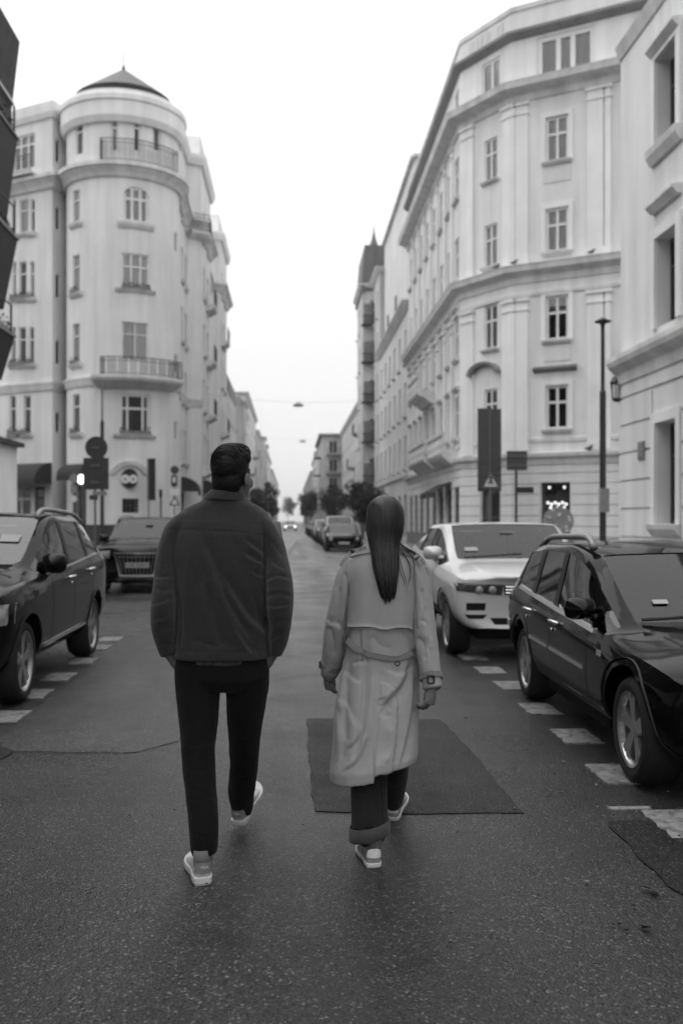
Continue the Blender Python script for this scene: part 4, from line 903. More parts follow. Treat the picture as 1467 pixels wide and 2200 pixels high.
# notices by the turret door, lamp
d = 47.4; t, p = sign_post('notice_post', 'post with stacked small notices beside the turret door', 160, d, top=ZY(1012, d), cat='sign')
for yy, hh, mm, sh in ((1028, 19, 'sign_grey', 'disc'), (1051, 17, 'sign_grey', 'rect'), (1072, 14, 'sign_white', 'disc')): plate(t, 'notice', W(160, yy, d), S(14 if sh == 'rect' else hh, d), S(hh, d), mm, shape=sh)
p = W(175, 1030, 47.5); t = thing('lit_lamp', 'bright lit globe lamp by the turret door', 'lamp', (p.x, p.y, .12)); post(t, p, .12, p.z - .2, .04, 'iron'); mb = MB(); r_ = .19; mb.lathe([(r_ * math.sin(math.pi * k / 10) + 1e-4, -r_ * 1.25 * math.cos(math.pi * k / 10)) for k in range(11)], 14, p); mb.build('globe', 'lamp_glow', t, smooth=True)
# round shop sign with two white rings on the turret
u, d = PA.hit(279); cpt = Vector(PA.P(u, ZY(1028, d), .06)); t = thing('shop_sign', 'dark round shop sign with two joined white rings on the turret', 'sign', (cpt.x, cpt.y, cpt.z))
plate(t, 'disc', cpt, S(36, d), S(42, d), 'sign_black', off=.05, t=.08, shape='disc')
for sx in (-1, 1):
    c = cpt + Vector((*RGT, 0)) * (S(8.6, d) * sx) + Vector((0, 0, -S(1.5, d))); o = plate(t, 'ring', c, S(19, d), S(19, d), 'sign_white', off=.11, t=.03, shape='disc'); plate(t, 'pupil', c, S(4.5, d), S(4.5, d), 'sign_black', off=.135, t=.025, shape='disc')
# right cluster
d = 39.6; t, p = sign_post('banner_sign', 'tall dark folded banner sign on a post before the right corner building', 1050, d, top=ZY(880, d), r=.045)
plate(t, 'banner', W(1038, 967, d), S(26, d), S(178, d), 'sign_back', off=.08, t=.06); plate(t, 'banner', W(1063, 967, d), S(25, d), S(176, d), 'sign_back', off=.05, t=.06); plate(t, 'edge_strip', W(1050.5, 967, d), S(2, d), S(176, d), 'metal_grey', off=.125, t=.02)
d = 39.0; t, p = sign_post('crossing_sign', 'pedestrian crossing triangle on a post before the tall dark banner', 1053, d, top=ZY(1040, d))
plate(t, 'triangle_sign', W(1053, 1031, d), S(38, d), S(34, d), 'sign_red', shape='tri'); plate(t, 'triangle_field', W(1053, 1033, d), S(27, d), S(24, d), 'sign_white', off=.068, shape='tri')
plate(t, 'walking_figure', W(1053, 1034, d), .1, .2, 'sign_black', off=.085, shape=[(q_[0] * 1.3, q_[1] * 1.1) for q_ in [(-.1, -.12), (-.05, -.12), (0, -.03), (.05, -.12), (.1, -.12), (.04, .02), (.03, .1), (.05, .14), (0, .19), (-.05, .14), (-.03, .1), (-.04, .02)]])
d = 39.3; t, p = sign_post('street_sign', 'square sign seen from behind with small arrow plate on a dark post', 1108, d, top=ZY(970, d), r=.055, m='sign_back')
plate(t, 'square_sign', W(1109, 990, d), S(44, d), S(42, d), 'sign_back', off=.08); plate(t, 'arrow_plate', W(1126, 1053, d), S(38, d), S(13, d), 'sign_black', off=.08)
for yy in (980, 1000): plate(t, 'rail', W(1109, yy, d), S(44, d), .04, 'metal_grey', off=.105)
d = 38.0; p = W(1198, 1150, d); t = thing('round_board', 'round speckled board standing before the corner shop window', 'sign', (p.x, p.y, .12)); post(t, p, .12, ZY(1150, d), .04, 'iron'); q = plate(t, 'board', W(1198, 1120, d), S(66, d), S(62, d), 'sign_grey', off=.06, t=.08, shape='disc')
for k in range(26):
    a = rnd.uniform(0, 6.28); rr_ = S(28, d) * math.sqrt(rnd.random()); plate(t, 'blossom', W(1198, 1120, d) + Vector((*RGT, 0)) * (rr_ * math.cos(a)) + Vector((0, 0, rr_ * math.sin(a))), .07 + .05 * rnd.random(), .07 + .05 * rnd.random(), 'stone_dark' if k % 2 else 'sign_white', off=.105, t=.02, shape='disc')
# lamp post
d = 25.0; p = W(1294, 1118, d); t = thing('street_lamp', 'slim black street lamp with flat mushroom head by the town house', 'street lamp', (p.x, p.y, .0))
mb = MB(); mb.tube([(p.x, p.y, .0), (p.x, p.y, ZY(842, d)), (p.x, p.y, ZY(838, d))], [.085, .08, .055], 12); mb.tube([(p.x, p.y, ZY(838, d)), (p.x, p.y, ZY(700, d))], .05, 10); mb.build('pole', 'iron', t, smooth=False)
mb = MB(); zt_ = ZY(690, d); mb.lathe([(.0, zt_ + .09), (.06, zt_ + .08), (.12, zt_ + .03), (.21, zt_), (.19, zt_ - .03), (.07, zt_ - .06), (.05, zt_ - .14)], 20, (p.x, p.y, 0)); mb.build('lamp_head', 'iron', t, smooth=True)
mb = MB(); mb.box((p.x, p.y - .1, ZY(1075, d)), (.22, .16, .6)); mb.build('control_box', 'sign_grey', t)
# lamps hung over the street on wires
for i, (px, py, d) in enumerate(((641, 870, 60.0), (650, 948, 95.0))):
    c = W(px, py, d); xl, xr = -5.2, 7.4; t = thing('hanging_lamp', ('nearer' if i == 0 else 'farther') + ' flat street lamp hung on a wire over the road', 'street lamp', (c.x, c.y, c.z), 'lamps hung over the street')
    mb = MB(); mb.lathe([(.0, c.z + .16), (.12, c.z + .14), (.22, c.z + .05), (.34, c.z - .02), (.3, c.z - .08), (.0, c.z - .1)], 14, (c.x, c.y, 0)); mb.build('lamp_shade', 'metal_zinc', t, smooth=True)
    mb = MB(); n = 16; pts = [(xl + (xr - xl) * k / n, c.y, c.z + .16 + .5 * ((2 * k / n - 1) ** 2)) for k in range(n + 1)]; mb.tube(pts, .006, 4); mb.build('wire', 'metal_zinc', t)
# bollards and fence at the right corner
names = ['first', 'second', 'third', 'fourth', 'fifth', 'sixth']
for i in range(6):
    x, y = 4.75 + .1 * max(0, i - 3), 53.0 - i * 1.6; t = MB(); t.lathe([(.0, 1.02), (.05, 1.0), (.075, .93), (.06, .9), (.06, .2), (.09, .18), (.09, .12), (0, .12)], 12, (x, y, 0)); o = t.build('bollard', 'iron', None, smooth=True, loc=(x, y, .12)); tag(o, 'dark iron bollard on the right corner kerb, ' + names[i] + ' from the far end', 'bollard', 'bollards on the right corner')
# birds resting on the cornices
for i, (px, n, z) in enumerate(((1108, .3, ZY(566, 40.2)), (1076, .3, ZY(574, 40.9)), (1267, .2, ZY(972, 39.4)), (1274, .35, ZY(530, 39.4)))):
    u, d = PB.hit(px); zz = {0: ZY(580, 40.4) + .24, 1: ZY(580, 40.4) + .24, 2: ZY(985, 40.5) + .22, 3: ZY(580, 40.4) + .24}[i]; p = PB.P(u, zz + .1, n); m = MB()
    m.tube([(p[0] - .16, p[1] + .02, p[2] - .02), (p[0] - .06, p[1], p[2]), (p[0] + .06, p[1], p[2] + .02), (p[0] + .1, p[1], p[2] + .09), (p[0] + .14, p[1], p[2] + .12), (p[0] + .17, p[1], p[2] + .115), (p[0] + .2, p[1], p[2] + .105)], [.015, .05, .062, .04, .032, .018, .004], 8)
    m.tube([(p[0], p[1], p[2] - .04), (p[0], p[1], p[2] - .1)], .008, 4)
    tag(m.build('pigeon', 'sign_back', None, smooth=True, loc=(p[0], p[1], p[2] - .1)), ['dark pigeon on the middle cornice over the corner kink', 'dark pigeon on the middle cornice, left of its neighbour', 'dark pigeon on the low ledge above the shop window', 'dark pigeon on the middle cornice below the right pilaster'][i], 'bird', 'pigeons on the ledges')
# ================================================================ CARS
def paint(name, col, metal=.0, rough=.3):
    m = material(name, col, rough, metal, coat=.7 if col < .05 else .8, spec=.02); m.node_tree.nodes['Principled BSDF'].inputs['Coat IOR'].default_value = 1.32 if col < .05 else 1.5; return m
paint('paint_black', 0.002); paint('paint_charcoal', 0.005); paint('paint_silver', 0.62, .1, .35); paint('paint_mid', 0.10, .3); paint('paint_white', 0.6)
material('car_trim', 0.012, .5); material('car_under', 0.006, .9); material('tyre', 0.014, .75, bump=.3, bscale=60)
material('alloy', 0.42, .28, metal=.85); material('chrome', 0.75, .14, metal=1.0); material('lens', 0.30, .08, coat=1.0, var=.5, vscale=16); material('lens_dark', 0.06, .08, coat=1.0, var=.6, vscale=14)
glass_mat('car_glass', .42, 1.5); material('paper', 0.4, .8); material('plate_white', 0.55, .5); material('mirror_glass', 0.2, .05, metal=.8); material('seat_cloth', 0.03, .9)

def eval_mesh(ob):
    dg = bpy.context.evaluated_depsgraph_get(); dg.update()
    return bpy.data.meshes.new_from_object(ob.evaluated_get(dg), preserve_all_data_layers=False, depsgraph=dg)
def tmp_obj(me):
    o = bpy.data.objects.new('tmp', me); C.objects.link(o); return o

def car_shell(rows, glass_side, ws, rg, wheels, wr, level=2, mid=.5, belt_round=.10):
    """rows: y, w, zb, zbelt, wb, yr, xr, zr, zc, curve   (front of the car is -y)"""
    NL = 10; bm = bmesh.new(); cr = bm.edges.layers.float.new('crease_edge'); vc = bm.verts.layers.float.new('crease_vert'); V = []
    for (y, w, zb, zt, wb, yr, xr, zr, zc, cv) in rows:
        w *= 1.015; wb *= 1.02
        base = [(0, y, zb), (.80 * w, y, zb), (.965 * w, y, zb + .10), (w, y, zb + (zt - zb) * mid), (.992 * w, y, zt - belt_round), (wb, y, zt)]
        p5, p7 = Vector(base[5]), Vector((xr, yr, zr)); p6 = p5.lerp(p7, .90); p6.x += .012
        base += [tuple(p6), tuple(p7), (xr - .05, yr, zr + .02), (0, yr, zc)]
        L = []; Rr = []
        for j, (x, yy, z) in enumerate(base):
            yy = yy + cv * (abs(x) / max(w, .1)) ** 2.2
            if abs(x) < 1e-6: v = bm.verts.new((0, yy, z)); L.append(v); Rr.append(v)
            else: L.append(bm.verts.new((-x, yy, z))); Rr.append(bm.verts.new((x, yy, z)))
        V.append((L, Rr))
    def side_glass(i, j): return j == 5 and i in glass_side
    faces = {}
    for i in range(len(rows) - 1):
        for s in (0, 1):
            a, b = V[i][s], V[i + 1][s]
            for j in range(NL - 1):
                q = (a[j], a[j + 1], b[j + 1], b[j]) if s else (b[j], b[j + 1], a[j + 1], a[j]); q = list(dict.fromkeys(q))
                if len(q) < 3: continue
                f = bm.faces.new(q); f.smooth = True
                if side_glass(i, j): f.material_index = 1
                elif j == 8 and i == ws: f.material_index = 1
                elif j == 8 and i == rg: f.material_index = 1
                elif j == 5 and min(glass_side) < i < max(glass_side): f.material_index = 2
    for i, rev in ((0, False), (len(rows) - 1, True)):
        L, Rr = V[i]
        for j in range(NL - 1):
            q = [L[j], Rr[j], Rr[j + 1], L[j + 1]]; q = list(dict.fromkeys(q))
            if len(q) < 3: continue
            if rev: q.reverse()
            f = bm.faces.new(q); f.smooth = True
    bm.normal_update(); bmesh.ops.recalc_face_normals(bm, faces=bm.faces)
    for v in bm.verts:
        if sum(f.material_index == 1 for f in v.link_faces) == 1: v[vc] = .7
    for e in bm.edges:
        ms = {f.material_index for f in e.link_faces}
        if len(ms) > 1: e[cr] = .9
    for L, Rr in V:
        pass
    for i in range(len(rows) - 1):
        for s in (0, 1):
            for j, c in ((1, .5), (4, .4), (5, .6), (7, .5)):
                e = bm.edges.get((V[i][s][j], V[i + 1][s][j]))
                if e and e[cr] < c: e[cr] = c
    me = bpy.data.meshes.new('shell'); bm.to_mesh(me); bm.free()
    ob = tmp_obj(me); sm = ob.modifiers.new('s', 'SUBSURF'); sm.levels = level; sm.render_levels = level
    cutters = []
    for yw in wheels:
        for s in (-1, 1):
            mb = MB(); R_ = wr + .055; mb.lathe([(0, s * .42), (R_, s * .42), (R_, s * 1.4), (0, s * 1.4)], 40, (0, yw, wr), axis='X'); m2 = bpy.data.meshes.new('c'); m2.from_pydata(mb.v, [], mb.f)
            b2 = bmesh.new(); b2.from_mesh(m2); bmesh.ops.remove_doubles(b2, verts=b2.verts, dist=1e-5); bmesh.ops.recalc_face_normals(b2, faces=b2.faces); b2.to_mesh(m2); b2.free()
            m2.materials.append(None); m2.polygons.foreach_set('material_index', [0] * len(m2.polygons))
            c = tmp_obj(m2); cutters.append(c); bo = ob.modifiers.new('b', 'BOOLEAN'); bo.operation = 'DIFFERENCE'; bo.object = c; bo.solver = 'EXACT'
    out = eval_mesh(ob)
    for c in cutters: bpy.data.objects.remove(c)
    bpy.data.objects.remove(ob)
    return out
def split_glass(me):
    bm = bmesh.new(); bm.from_mesh(me); bm.normal_update()
    bvh = BVHTree.FromBMesh(bm)
    seen = set(); comps = []
    for f in bm.faces:
        if f.material_index == 1 and f.index not in seen:
            st = [f]; seen.add(f.index); comp = []
            while st:
                g = st.pop(); comp.append(g)
                for e in g.edges:
                    for h in e.link_faces:
                        if h.material_index == 1 and h.index not in seen: seen.add(h.index); st.append(h)
            comps.append(comp)
    panes = []
    for comp in comps:
        vi = {}; vs = []; fs = []
        for f in comp:
            q = []
            for v in f.verts:
                if v.index not in vi: vi[v.index] = len(vs); vs.append(tuple(v.co - v.normal * .006))
                q.append(vi[v.index])
            fs.append(q)
        panes.append((vs, fs))
    bmesh.ops.delete(bm, geom=[f for f in bm.faces if f.material_index == 1], context='FACES')
    body = bpy.data.meshes.new('body'); bm.to_mesh(body); bm.free()
    return body, panes, bvh
def ray(bvh, o, d, dflt=None):
    h = bvh.ray_cast(Vector(o), Vector(d).normalized()); return h[0] if h[0] is not None else dflt
def side_strip(bvh, pts, width, thick, s, name, m, root, samples=14):
    """a strip laid on the flank along (y,z) points: trim, seam or moulding"""
    P = []
    for a, b in zip(pts[:-1], pts[1:]):
        for k in range(samples): t = k / samples; P.append((a[0] + (b[0] - a[0]) * t, a[1] + (b[1] - a[1]) * t))
    P.append(pts[-1]); vs = []
    last = None
    for i, (y, z) in enumerate(P):
        a, b = P[max(0, i - 1)], P[min(len(P) - 1, i + 1)]; dy, dz = b[0] - a[0], b[1] - a[1]; L = math.hypot(dy, dz) or 1; ny, nz = -dz / L, dy / L; e = []
        for q in (-.5, .5):
            h = ray(bvh, (s * 3, y + ny * width * q, z + nz * width * q), (-s, 0, 0)); e.append(h)
        if None in e: continue
        vs += [tuple(e[0] + Vector((-s * .01, 0, 0))), tuple(e[0] + Vector((s * thick, 0, 0))), tuple(e[1] + Vector((s * thick, 0, 0))), tuple(e[1] + Vector((-s * .01, 0, 0)))]
    n = len(vs) // 4
    if n < 2: return None
    mb = MB(); mb.add(vs, [(4 * i + j, 4 * i + 4 + j, 4 * i + 4 + (j + 1) % 4, 4 * i + (j + 1) % 4) for i in range(n - 1) for j in range(4)] + [(3, 2, 1, 0), (4 * n - 4, 4 * n - 3, 4 * n - 2, 4 * n - 1)])
    return mb.build(name, m, root, local=True)
def face_patch(bvh, c4, off, name, m, root, nu=10, nv=6, d=(0, 1, 0), bulge=0.0, smooth=True, rim=.03):
    """a panel laid on the body, seen along d: lamps, grille, intakes, plates; c4 are (x,z) corners ordered bl, br, tr, tl"""
    d = Vector(d).normalized(); vs = []; ok = True; side = Vector((0, 0, 1)).cross(d).normalized()          # to the left of d
    for j in range(nv + 1):
        for i in range(nu + 1):
            u, v = i / nu, j / nv; x = (1 - v) * ((1 - u) * c4[0][0] + u * c4[1][0]) + v * ((1 - u) * c4[3][0] + u * c4[2][0]); z = (1 - v) * ((1 - u) * c4[0][1] + u * c4[1][1]) + v * ((1 - u) * c4[3][1] + u * c4[2][1])
            o = -side * x + Vector((0, 0, z)) - d * 6; h = ray(bvh, o, d)
            if h is None: h = vs[-1][1] if vs else o + d * 4
            edge = min(u, 1 - u, v, 1 - v) * 2; vs.append((h - d * (off + bulge * min(1, edge * 2.2)), h))
    mb = MB(); n = nu + 1; f = [(j * n + i, j * n + i + 1, (j + 1) * n + i + 1, (j + 1) * n + i) for j in range(nv) for i in range(nu)]
    loop = [i for i in range(n)] + [j * n + nu for j in range(1, nv + 1)] + [nv * n + i for i in range(nu - 1, -1, -1)] + [j * n for j in range(nv - 1, 0, -1)]
    V = [tuple(a) for a, b in vs]; k = len(V); V += [tuple(vs[i][0] + d * (off + rim)) for i in loop]; L = len(loop)
    f += [(loop[(q + 1) % L], loop[q], k + q, k + (q + 1) % L) for q in range(L)]
    mb.add(V, f); o = mb.build(name, m, root, local=True)
    return o
def make_wheel(root, x, y, r, s, rim_r, width=.23, spokes=5, double=True, steer=0.0):
    mb = MB(); w = width / 2
    mb.lathe([(rim_r, -w), (rim_r + .02, -w - .005), (r - .035, -w - .012), (r - .008, -w + .03), (r, -w + .06), (r, w - .06), (r - .008, w - .03), (r - .035, w + .012), (rim_r + .02, w + .005), (rim_r, w), (rim_r, -w)], 44, (0, 0, 0), axis='X')
    t = mb.build('wheel', 'tyre', root, smooth=True, local=True, loc=(x - s * w, y, r)); t.rotation_euler = (0, 0, steer)
    mb = MB(); o = s * w
    mb.lathe([(rim_r, o + s * .004), (rim_r - .015, o - s * .004), (rim_r - .03, o - s * .03), (rim_r - .035, o - s * .12), (rim_r - .02, -o)], 40, axis='X')
    mb.lathe([(.001, o - s * .018), (.05, o - s * .018), (.065, o - s * .03), (.075, o - s * .06)], 20, axis='X')
    for k in range(spokes):
        a = 2 * math.pi * k / spokes + .3
        for da in ((-.16, .16) if double else (0,)):
            A0 = a + da * .55; A1 = a + da; hw0, hw1 = .026, .032 if not double else .021; r0, r1 = .05, rim_r - .02; vs = []
            for (rr, aa, hw, oo) in ((r0, A0, hw0, .022), (r1, A1, hw1, .012)):
                c, s_ = math.cos(aa), math.sin(aa); tx, tz = -s_, c
                for q, dp in ((-1, 0), (1, 0), (1, .045), (-1, .045)): vs.append((o - s * (oo + dp), rr * c + tx * hw * q, rr * s_ + tz * hw * q))
            mb.add(vs, [(0, 1, 5, 4), (1, 2, 6, 5), (2, 3, 7, 6), (3, 0, 4, 7), (3, 2, 1, 0), (4, 5, 6, 7)])
    mb.build('rim', 'alloy', t, local=True)
    mb = MB(); mb.lathe([(.001, o - s * .1), (rim_r - .05, o - s * .1), (rim_r - .05, o - s * .14)], 24, axis='X'); mb.build('brake_disc', 'car_trim', t, local=True)
    return t
def roof_rail(root, s, x, y0, y1, z, h=.07, m='metal_zinc', zend=None, r=.02):
    mb = MB(); n = 16; pts = []; rs = []
    for i in range(n + 1):
        t = i / n; lift = min(1, math.sin(math.pi * t) * 2.2) ** .6 if 0 < t < 1 else 0
        pts.append((s * (x - .02 * lift), y0 + (y1 - y0) * t, z + h * lift - (.0 if zend is None else (zend * t * t)))); rs.append(r * (1.3 if t in (0, 1) else 1))
    mb.tube(pts, rs, 8, flat=1.0); return mb.build('roof_rail', m, root, smooth=True, local=True)
def wing_mirror(root, s, x, y, z, m, w=.20, h=.15):
    mb = MB(); n = 10; k = 8; vs = []
    for i in range(k + 1):                                              # rounded housing, deeper towards the front
        t = i / k; sc = math.sin(math.pi * (.12 + .88 * t) / 2) if t < 1 else 1
        for j in range(n):
            a = 2 * math.pi * j / n; ca, sa = math.cos(a), math.sin(a); e = .62
            vs.append((x + s * (.13 + w / 2 * abs(ca) ** e * (1 if ca > 0 else -1) * sc), y - .07 + .13 * t, z + .07 + h / 2 * abs(sa) ** e * (1 if sa > 0 else -1) * sc))
    fs = [(i * n + j, i * n + (j + 1) % n, (i + 1) * n + (j + 1) % n, (i + 1) * n + j) for i in range(k) for j in range(n)] + [tuple(range(n - 1, -1, -1)), tuple(range(k * n, k * n + n))]
    mb.add(vs, fs); mb.tube([(x - s * .04, y + .0, z - .0), (x + s * .08, y, z + .02)], .028, 8)
    o = mb.build('wing_mirror', m, root, smooth=True, local=True)
    g = MB(); g.box((x + s * .13, y + .063, z + .07), (w * .8, .004, h * .74)); g.build('mirror_glass', 'mirror_glass', o, local=True); return o
def handle(bvh, root, s, y, z, m='chrome'):
    h = ray(bvh, (s * 3, y, z), (-s, 0, 0))
    if h is None: return
    mb = MB(); x = abs(h.x); mb.tube([(s * (x - .01), y - .1, z), (s * (x + .035), y - .08, z + .005), (s * (x + .04), y, z + .008), (s * (x + .035), y + .08, z + .005), (s * (x - .01), y + .1, z)], [.012, .014, .015, .014, .012], 8); o = mb.build('door_handle', m, root, smooth=True, local=True)
    h2 = ray(bvh, (s * 3, y - .02, z - .055), (-s, 0, 0)); mb = MB(); mb.lathe([(.001, .0), (.014, 0), (.016, -.01)], 10, (s * (abs(h2.x) + .006), y + .05, z - .06), axis='X'); mb.build('lock', m, o, local=True)
def seats(root, zs, y0, y1, w, yc, yd, belt):
    mb = MB(); mb.box((0, (yc + yd) / 2 + .2, belt - .42), (1.45, yd - yc - .3, .5)); mb.box((0, yc + .36, belt - .14), (1.42, .5, .22)); mb.build('cabin', 'car_under', root, local=True)
    mb = MB(); mb.lathe([(.17, -.012), (.185, 0), (.17, .012), (.155, 0), (.17, -.012)], 20, (.36, yc + .68, belt - .03), axis='Y'); mb.tube([(.36, yc + .5, belt - .08), (.36, yc + .68, belt - .03)], .04, 8); mb.build('steering_wheel', 'car_trim', root, local=True)
    mb = MB(); mb.box((0, yc + .52, belt + .36), (.16, .02, .045)); mb.build('rear_view_mirror', 'car_trim', root, local=True)
    for s in (-1, 1):
        for y in (y0, y1):
            mb = MB(); mb.tube([(s * w, y, zs - .35), (s * w, y + .05, zs + .02), (s * w, y + .1, zs + .25)], [.20, .22, .16], 10, flat=.35); mb.tube([(s * w, y + .1, zs + .22), (s * w, y + .11, zs + .30), (s * w, y + .12, zs + .40)], [.10, .13, .09], 10, flat=.5); mb.build('seat', 'seat_cloth', root, smooth=True, local=True)
CABIN = dict(belt=.9, seaty=(.15, 1.0))
def dress(name, label, loc, rows, cfg, paintm, rz=0.0):
    cfg = {**CABIN, **cfg}; cfg['belt'] = rows[5][3]; t = thing(name, label, 'car', loc, 'cars parked along the kerb', rz)
    me = car_shell(rows, cfg['glass'], cfg['ws'], cfg['rg'], cfg['wheels'], cfg['wr'], cfg.get('level', 2), cfg.get('mid', .5))
    body, panes, bvh = split_glass(me)
    b = link_mesh('body', body, [paintm, 'car_glass', cfg.get('pillar', 'car_trim')], t)
    body.polygons.foreach_set('use_smooth', [True] * len(body.polygons))
    try: body.set_sharp_from_angle(angle=R(38))
    except Exception: pass
    for vs, fs in panes:
        c = np.mean(np.array(vs), axis=0); nm = 'side_window' if abs(c[0]) > .35 else ('windscreen' if c[1] < .3 else 'rear_window')
        mb = MB(); mb.add(vs, fs); mb.build(nm, 'car_glass', t, smooth=True, local=True)
    hw = cfg['track']
    for y in cfg['wheels']:
        for s in (-1, 1): make_wheel(t, s * hw, y, cfg['wr'], s, cfg['rim'], cfg.get('tw', .225), cfg['spokes'], cfg.get('double', True))
    mb = MB(); y0, y1 = rows[1][0] + .2, rows[-2][0] - .1; mb.box((0, (y0 + y1) / 2, .30), (1.3, y1 - y0, .16)); mb.build('underbody', 'car_under', t, local=True)
    seats(t, cfg['belt'] - .06, cfg['seaty'][0], cfg['seaty'][1], .36, rows[5][0], rows[11][0], cfg['belt'])
    # wheel arch lips
    for y in cfg['wheels']:
        for s in (-1, 1):
            R_ = cfg['wr'] + .055 + .02; pts = [(y + R_ * math.cos(a), cfg['wr'] + R_ * math.sin(a)) for a in [math.pi * (-.06 + 1.12 * k / 22) for k in range(23)]]
            side_strip(bvh, pts, .05 if cfg.get('clad') else .03, .012, s, 'arch_lip', cfg.get('arch', paintm), t, 2)
    if cfg.get('clad'):
        for s in (-1, 1): side_strip(bvh, [(cfg['wheels'][0] + .45, cfg['sillz']), (cfg['wheels'][1] - .45, cfg['sillz'] + .02)], .12, .012, s, 'sill_trim', cfg.get('arch', 'car_trim'), t)
    # door seams
    for s in (-1, 1):
        for pts in cfg['seams']: side_strip(bvh, pts, .012, .0012, s, 'door_seam', 'car_under', t, 8)
        for y, z in cfg['handles']: handle(bvh, t, s, y, z, cfg.get('hm', 'chrome'))
        for pts, wd, m in cfg.get('strips', ()): side_strip(bvh, pts, wd, .012, s, 'side_moulding', m, t)
        if cfg.get('rail'): x, ya, yb, z, h, m = cfg['rail']; roof_rail(t, s, x, ya, yb, z, h, m, cfg.get('railend'), cfg.get('railr', .02))
        x, y, z, m = cfg['mirror']; wing_mirror(t, s, s * x, y, z, m, *cfg.get('msize', (.2, .15)))
    return t, bvh
def wiper(bvh, root, a, b, m='car_trim'):
    pts = []
    for k in range(9):
        q = Vector(a).lerp(Vector(b), k / 8); h = ray(bvh, (q.x, q.y, 4), (0, 0, -1))
        if h is not None: pts.append(tuple(h + Vector((0, -.01, .025))))
    mb = MB(); mb.tube(pts, .011, 6); mb.build('wiper', m, root, local=True)
def dash_paper(bvh, root, x0, x1, y, dy=.10):
    vs = []
    for xx, yy in ((x0, y), (x1, y), (x1, y + dy), (x0, y + dy)): vs.append(tuple(ray(bvh, (xx, yy, 4), (0, 0, -1)) + Vector((0, 0, .006))))
    mb = MB(); mb.add(vs, [(0, 1, 2, 3)]); mb.build('parking_permit', 'paper', root, local=True)
def text_mesh(txt, size, m, root, loc, rot, name='lettering', depth=.002):
    cu = bpy.data.curves.new('t', 'FONT'); cu.body = txt; cu.size = size; cu.extrude = depth; cu.align_x = 'CENTER'; cu.align_y = 'CENTER'; cu.space_character = 1.08
    o = tmp_obj(cu); me = eval_mesh(o); bpy.data.objects.remove(o); me.materials.clear()
    q = link_mesh(name, me, m, root); q.location = loc; q.rotation_euler = rot; return q
def number_plate(bvh, root, z, txt, dz=.11, w=.52):
    h = ray(bvh, (0, -6, z), (0, 1, 0)); y = h.y - .035
    mb = MB(); mb.box((0, y, z), (w + .03, .02, dz + .03)); p = mb.build('plate_holder', 'car_trim', root, local=True)
    mb = MB(); mb.box((0, y - .012, z), (w, .008, dz)); mb.build('number_plate', 'plate_white', p, local=True)
    mb = MB(); mb.box((-w / 2 + .02, y - .0175, z), (.04, .003, dz)); mb.build('plate_band', 'sign_back', p, local=True)
    text_mesh(txt, dz * .78, 'sign_black', p, (.02, y - .017, z), (math.pi / 2, 0, 0))

def suv_rows(L0, L1, w, zb, hood, hoodf, belt0, belt1, roof, xr, yc, ywt, B, Cp, D0, D1, yr_end, rear_slope=.3, nose=.62, sp=1.0, roof_drop=.06, hood_drop=.05, boxy=0.0, fdrop=0.0):
    """table of sections of a tall car, front (L0, negative) to tail (L1)"""
    fa = L0 + .9; r = []
    r.append((L0, w * (.80 + .10 * boxy), zb + .02, nose, w * (.72 + .12 * boxy), L0 + .015, w * .55, nose + .03, nose + .05, .20 - .07 * boxy))
    r.append((L0 + .10 - .03 * boxy, w * (.90 + .05 * boxy), zb, hoodf, w * (.84 + .05 * boxy), L0 + .12, w * .62, hoodf + .035, hoodf + .055, .18))
    r.append((L0 + .42, w * .97, zb, hoodf + (hood - hoodf) * .45, w * .90, L0 + .42, w * .66, hoodf + (hood - hoodf) * .5 + .05, hoodf + (hood - hoodf) * .5 + .075, .06))
    r.append((fa, w * .995, zb, hoodf + (hood - hoodf) * .75, w * .925, fa, w * .66, hoodf + (hood - hoodf) * .8 + .06, hoodf + (hood - hoodf) * .8 + .085, 0))
    r.append((yc - .12, w, zb, belt0 - .015, w * .935, yc - .10, w * .68, hood + .045, hood + .075, 0))
    r.append((yc, w, zb, belt0, w * .938, yc + .02, w * .80, hood + .06, hood + .095, 0))          # 5 cowl
    zr = roof - hood_drop * 0
    r.append((ywt, w, zb, belt0 + (belt1 - belt0) * .25, w * .94, ywt + .08, xr + .0, roof - .055 - fdrop, roof - .012 - fdrop, 0))   # 6 windscreen top
    for y in B: r.append((y, w, zb, belt0 + (belt1 - belt0) * .5, w * .94, y + .05, xr + .01, roof - .035, roof + .012, 0))
    for y in Cp: r.append((y, w, zb, belt0 + (belt1 - belt0) * .75, w * .938, y + .04, xr, roof - .045, roof + .005, 0))
    r.append((D0, w * .985, zb, belt1, w * .925, D0 - rear_slope * .5, xr - .02, roof - .06 - roof_drop * .5, roof - roof_drop * .4, 0))      # 11
    r.append((D1, w * .97, zb + .02, belt1 + .01, w * .90, yr_end, xr - .05, roof - .07 - roof_drop, roof - .02 - roof_drop, -.03))            # 12 roof end
    r.append((L1 - .10, w * .95, zb + .03, belt1 - .02, w * .86, L1 - .12, w * .74, belt1 + .03, belt1 + .04, -.08))                            # 13
    r.append((L1, w * .86, zb + .06, belt1 - .22, w * .80, L1 - .01, w * .66, belt1 - .16, belt1 - .14, -.12))
    return r

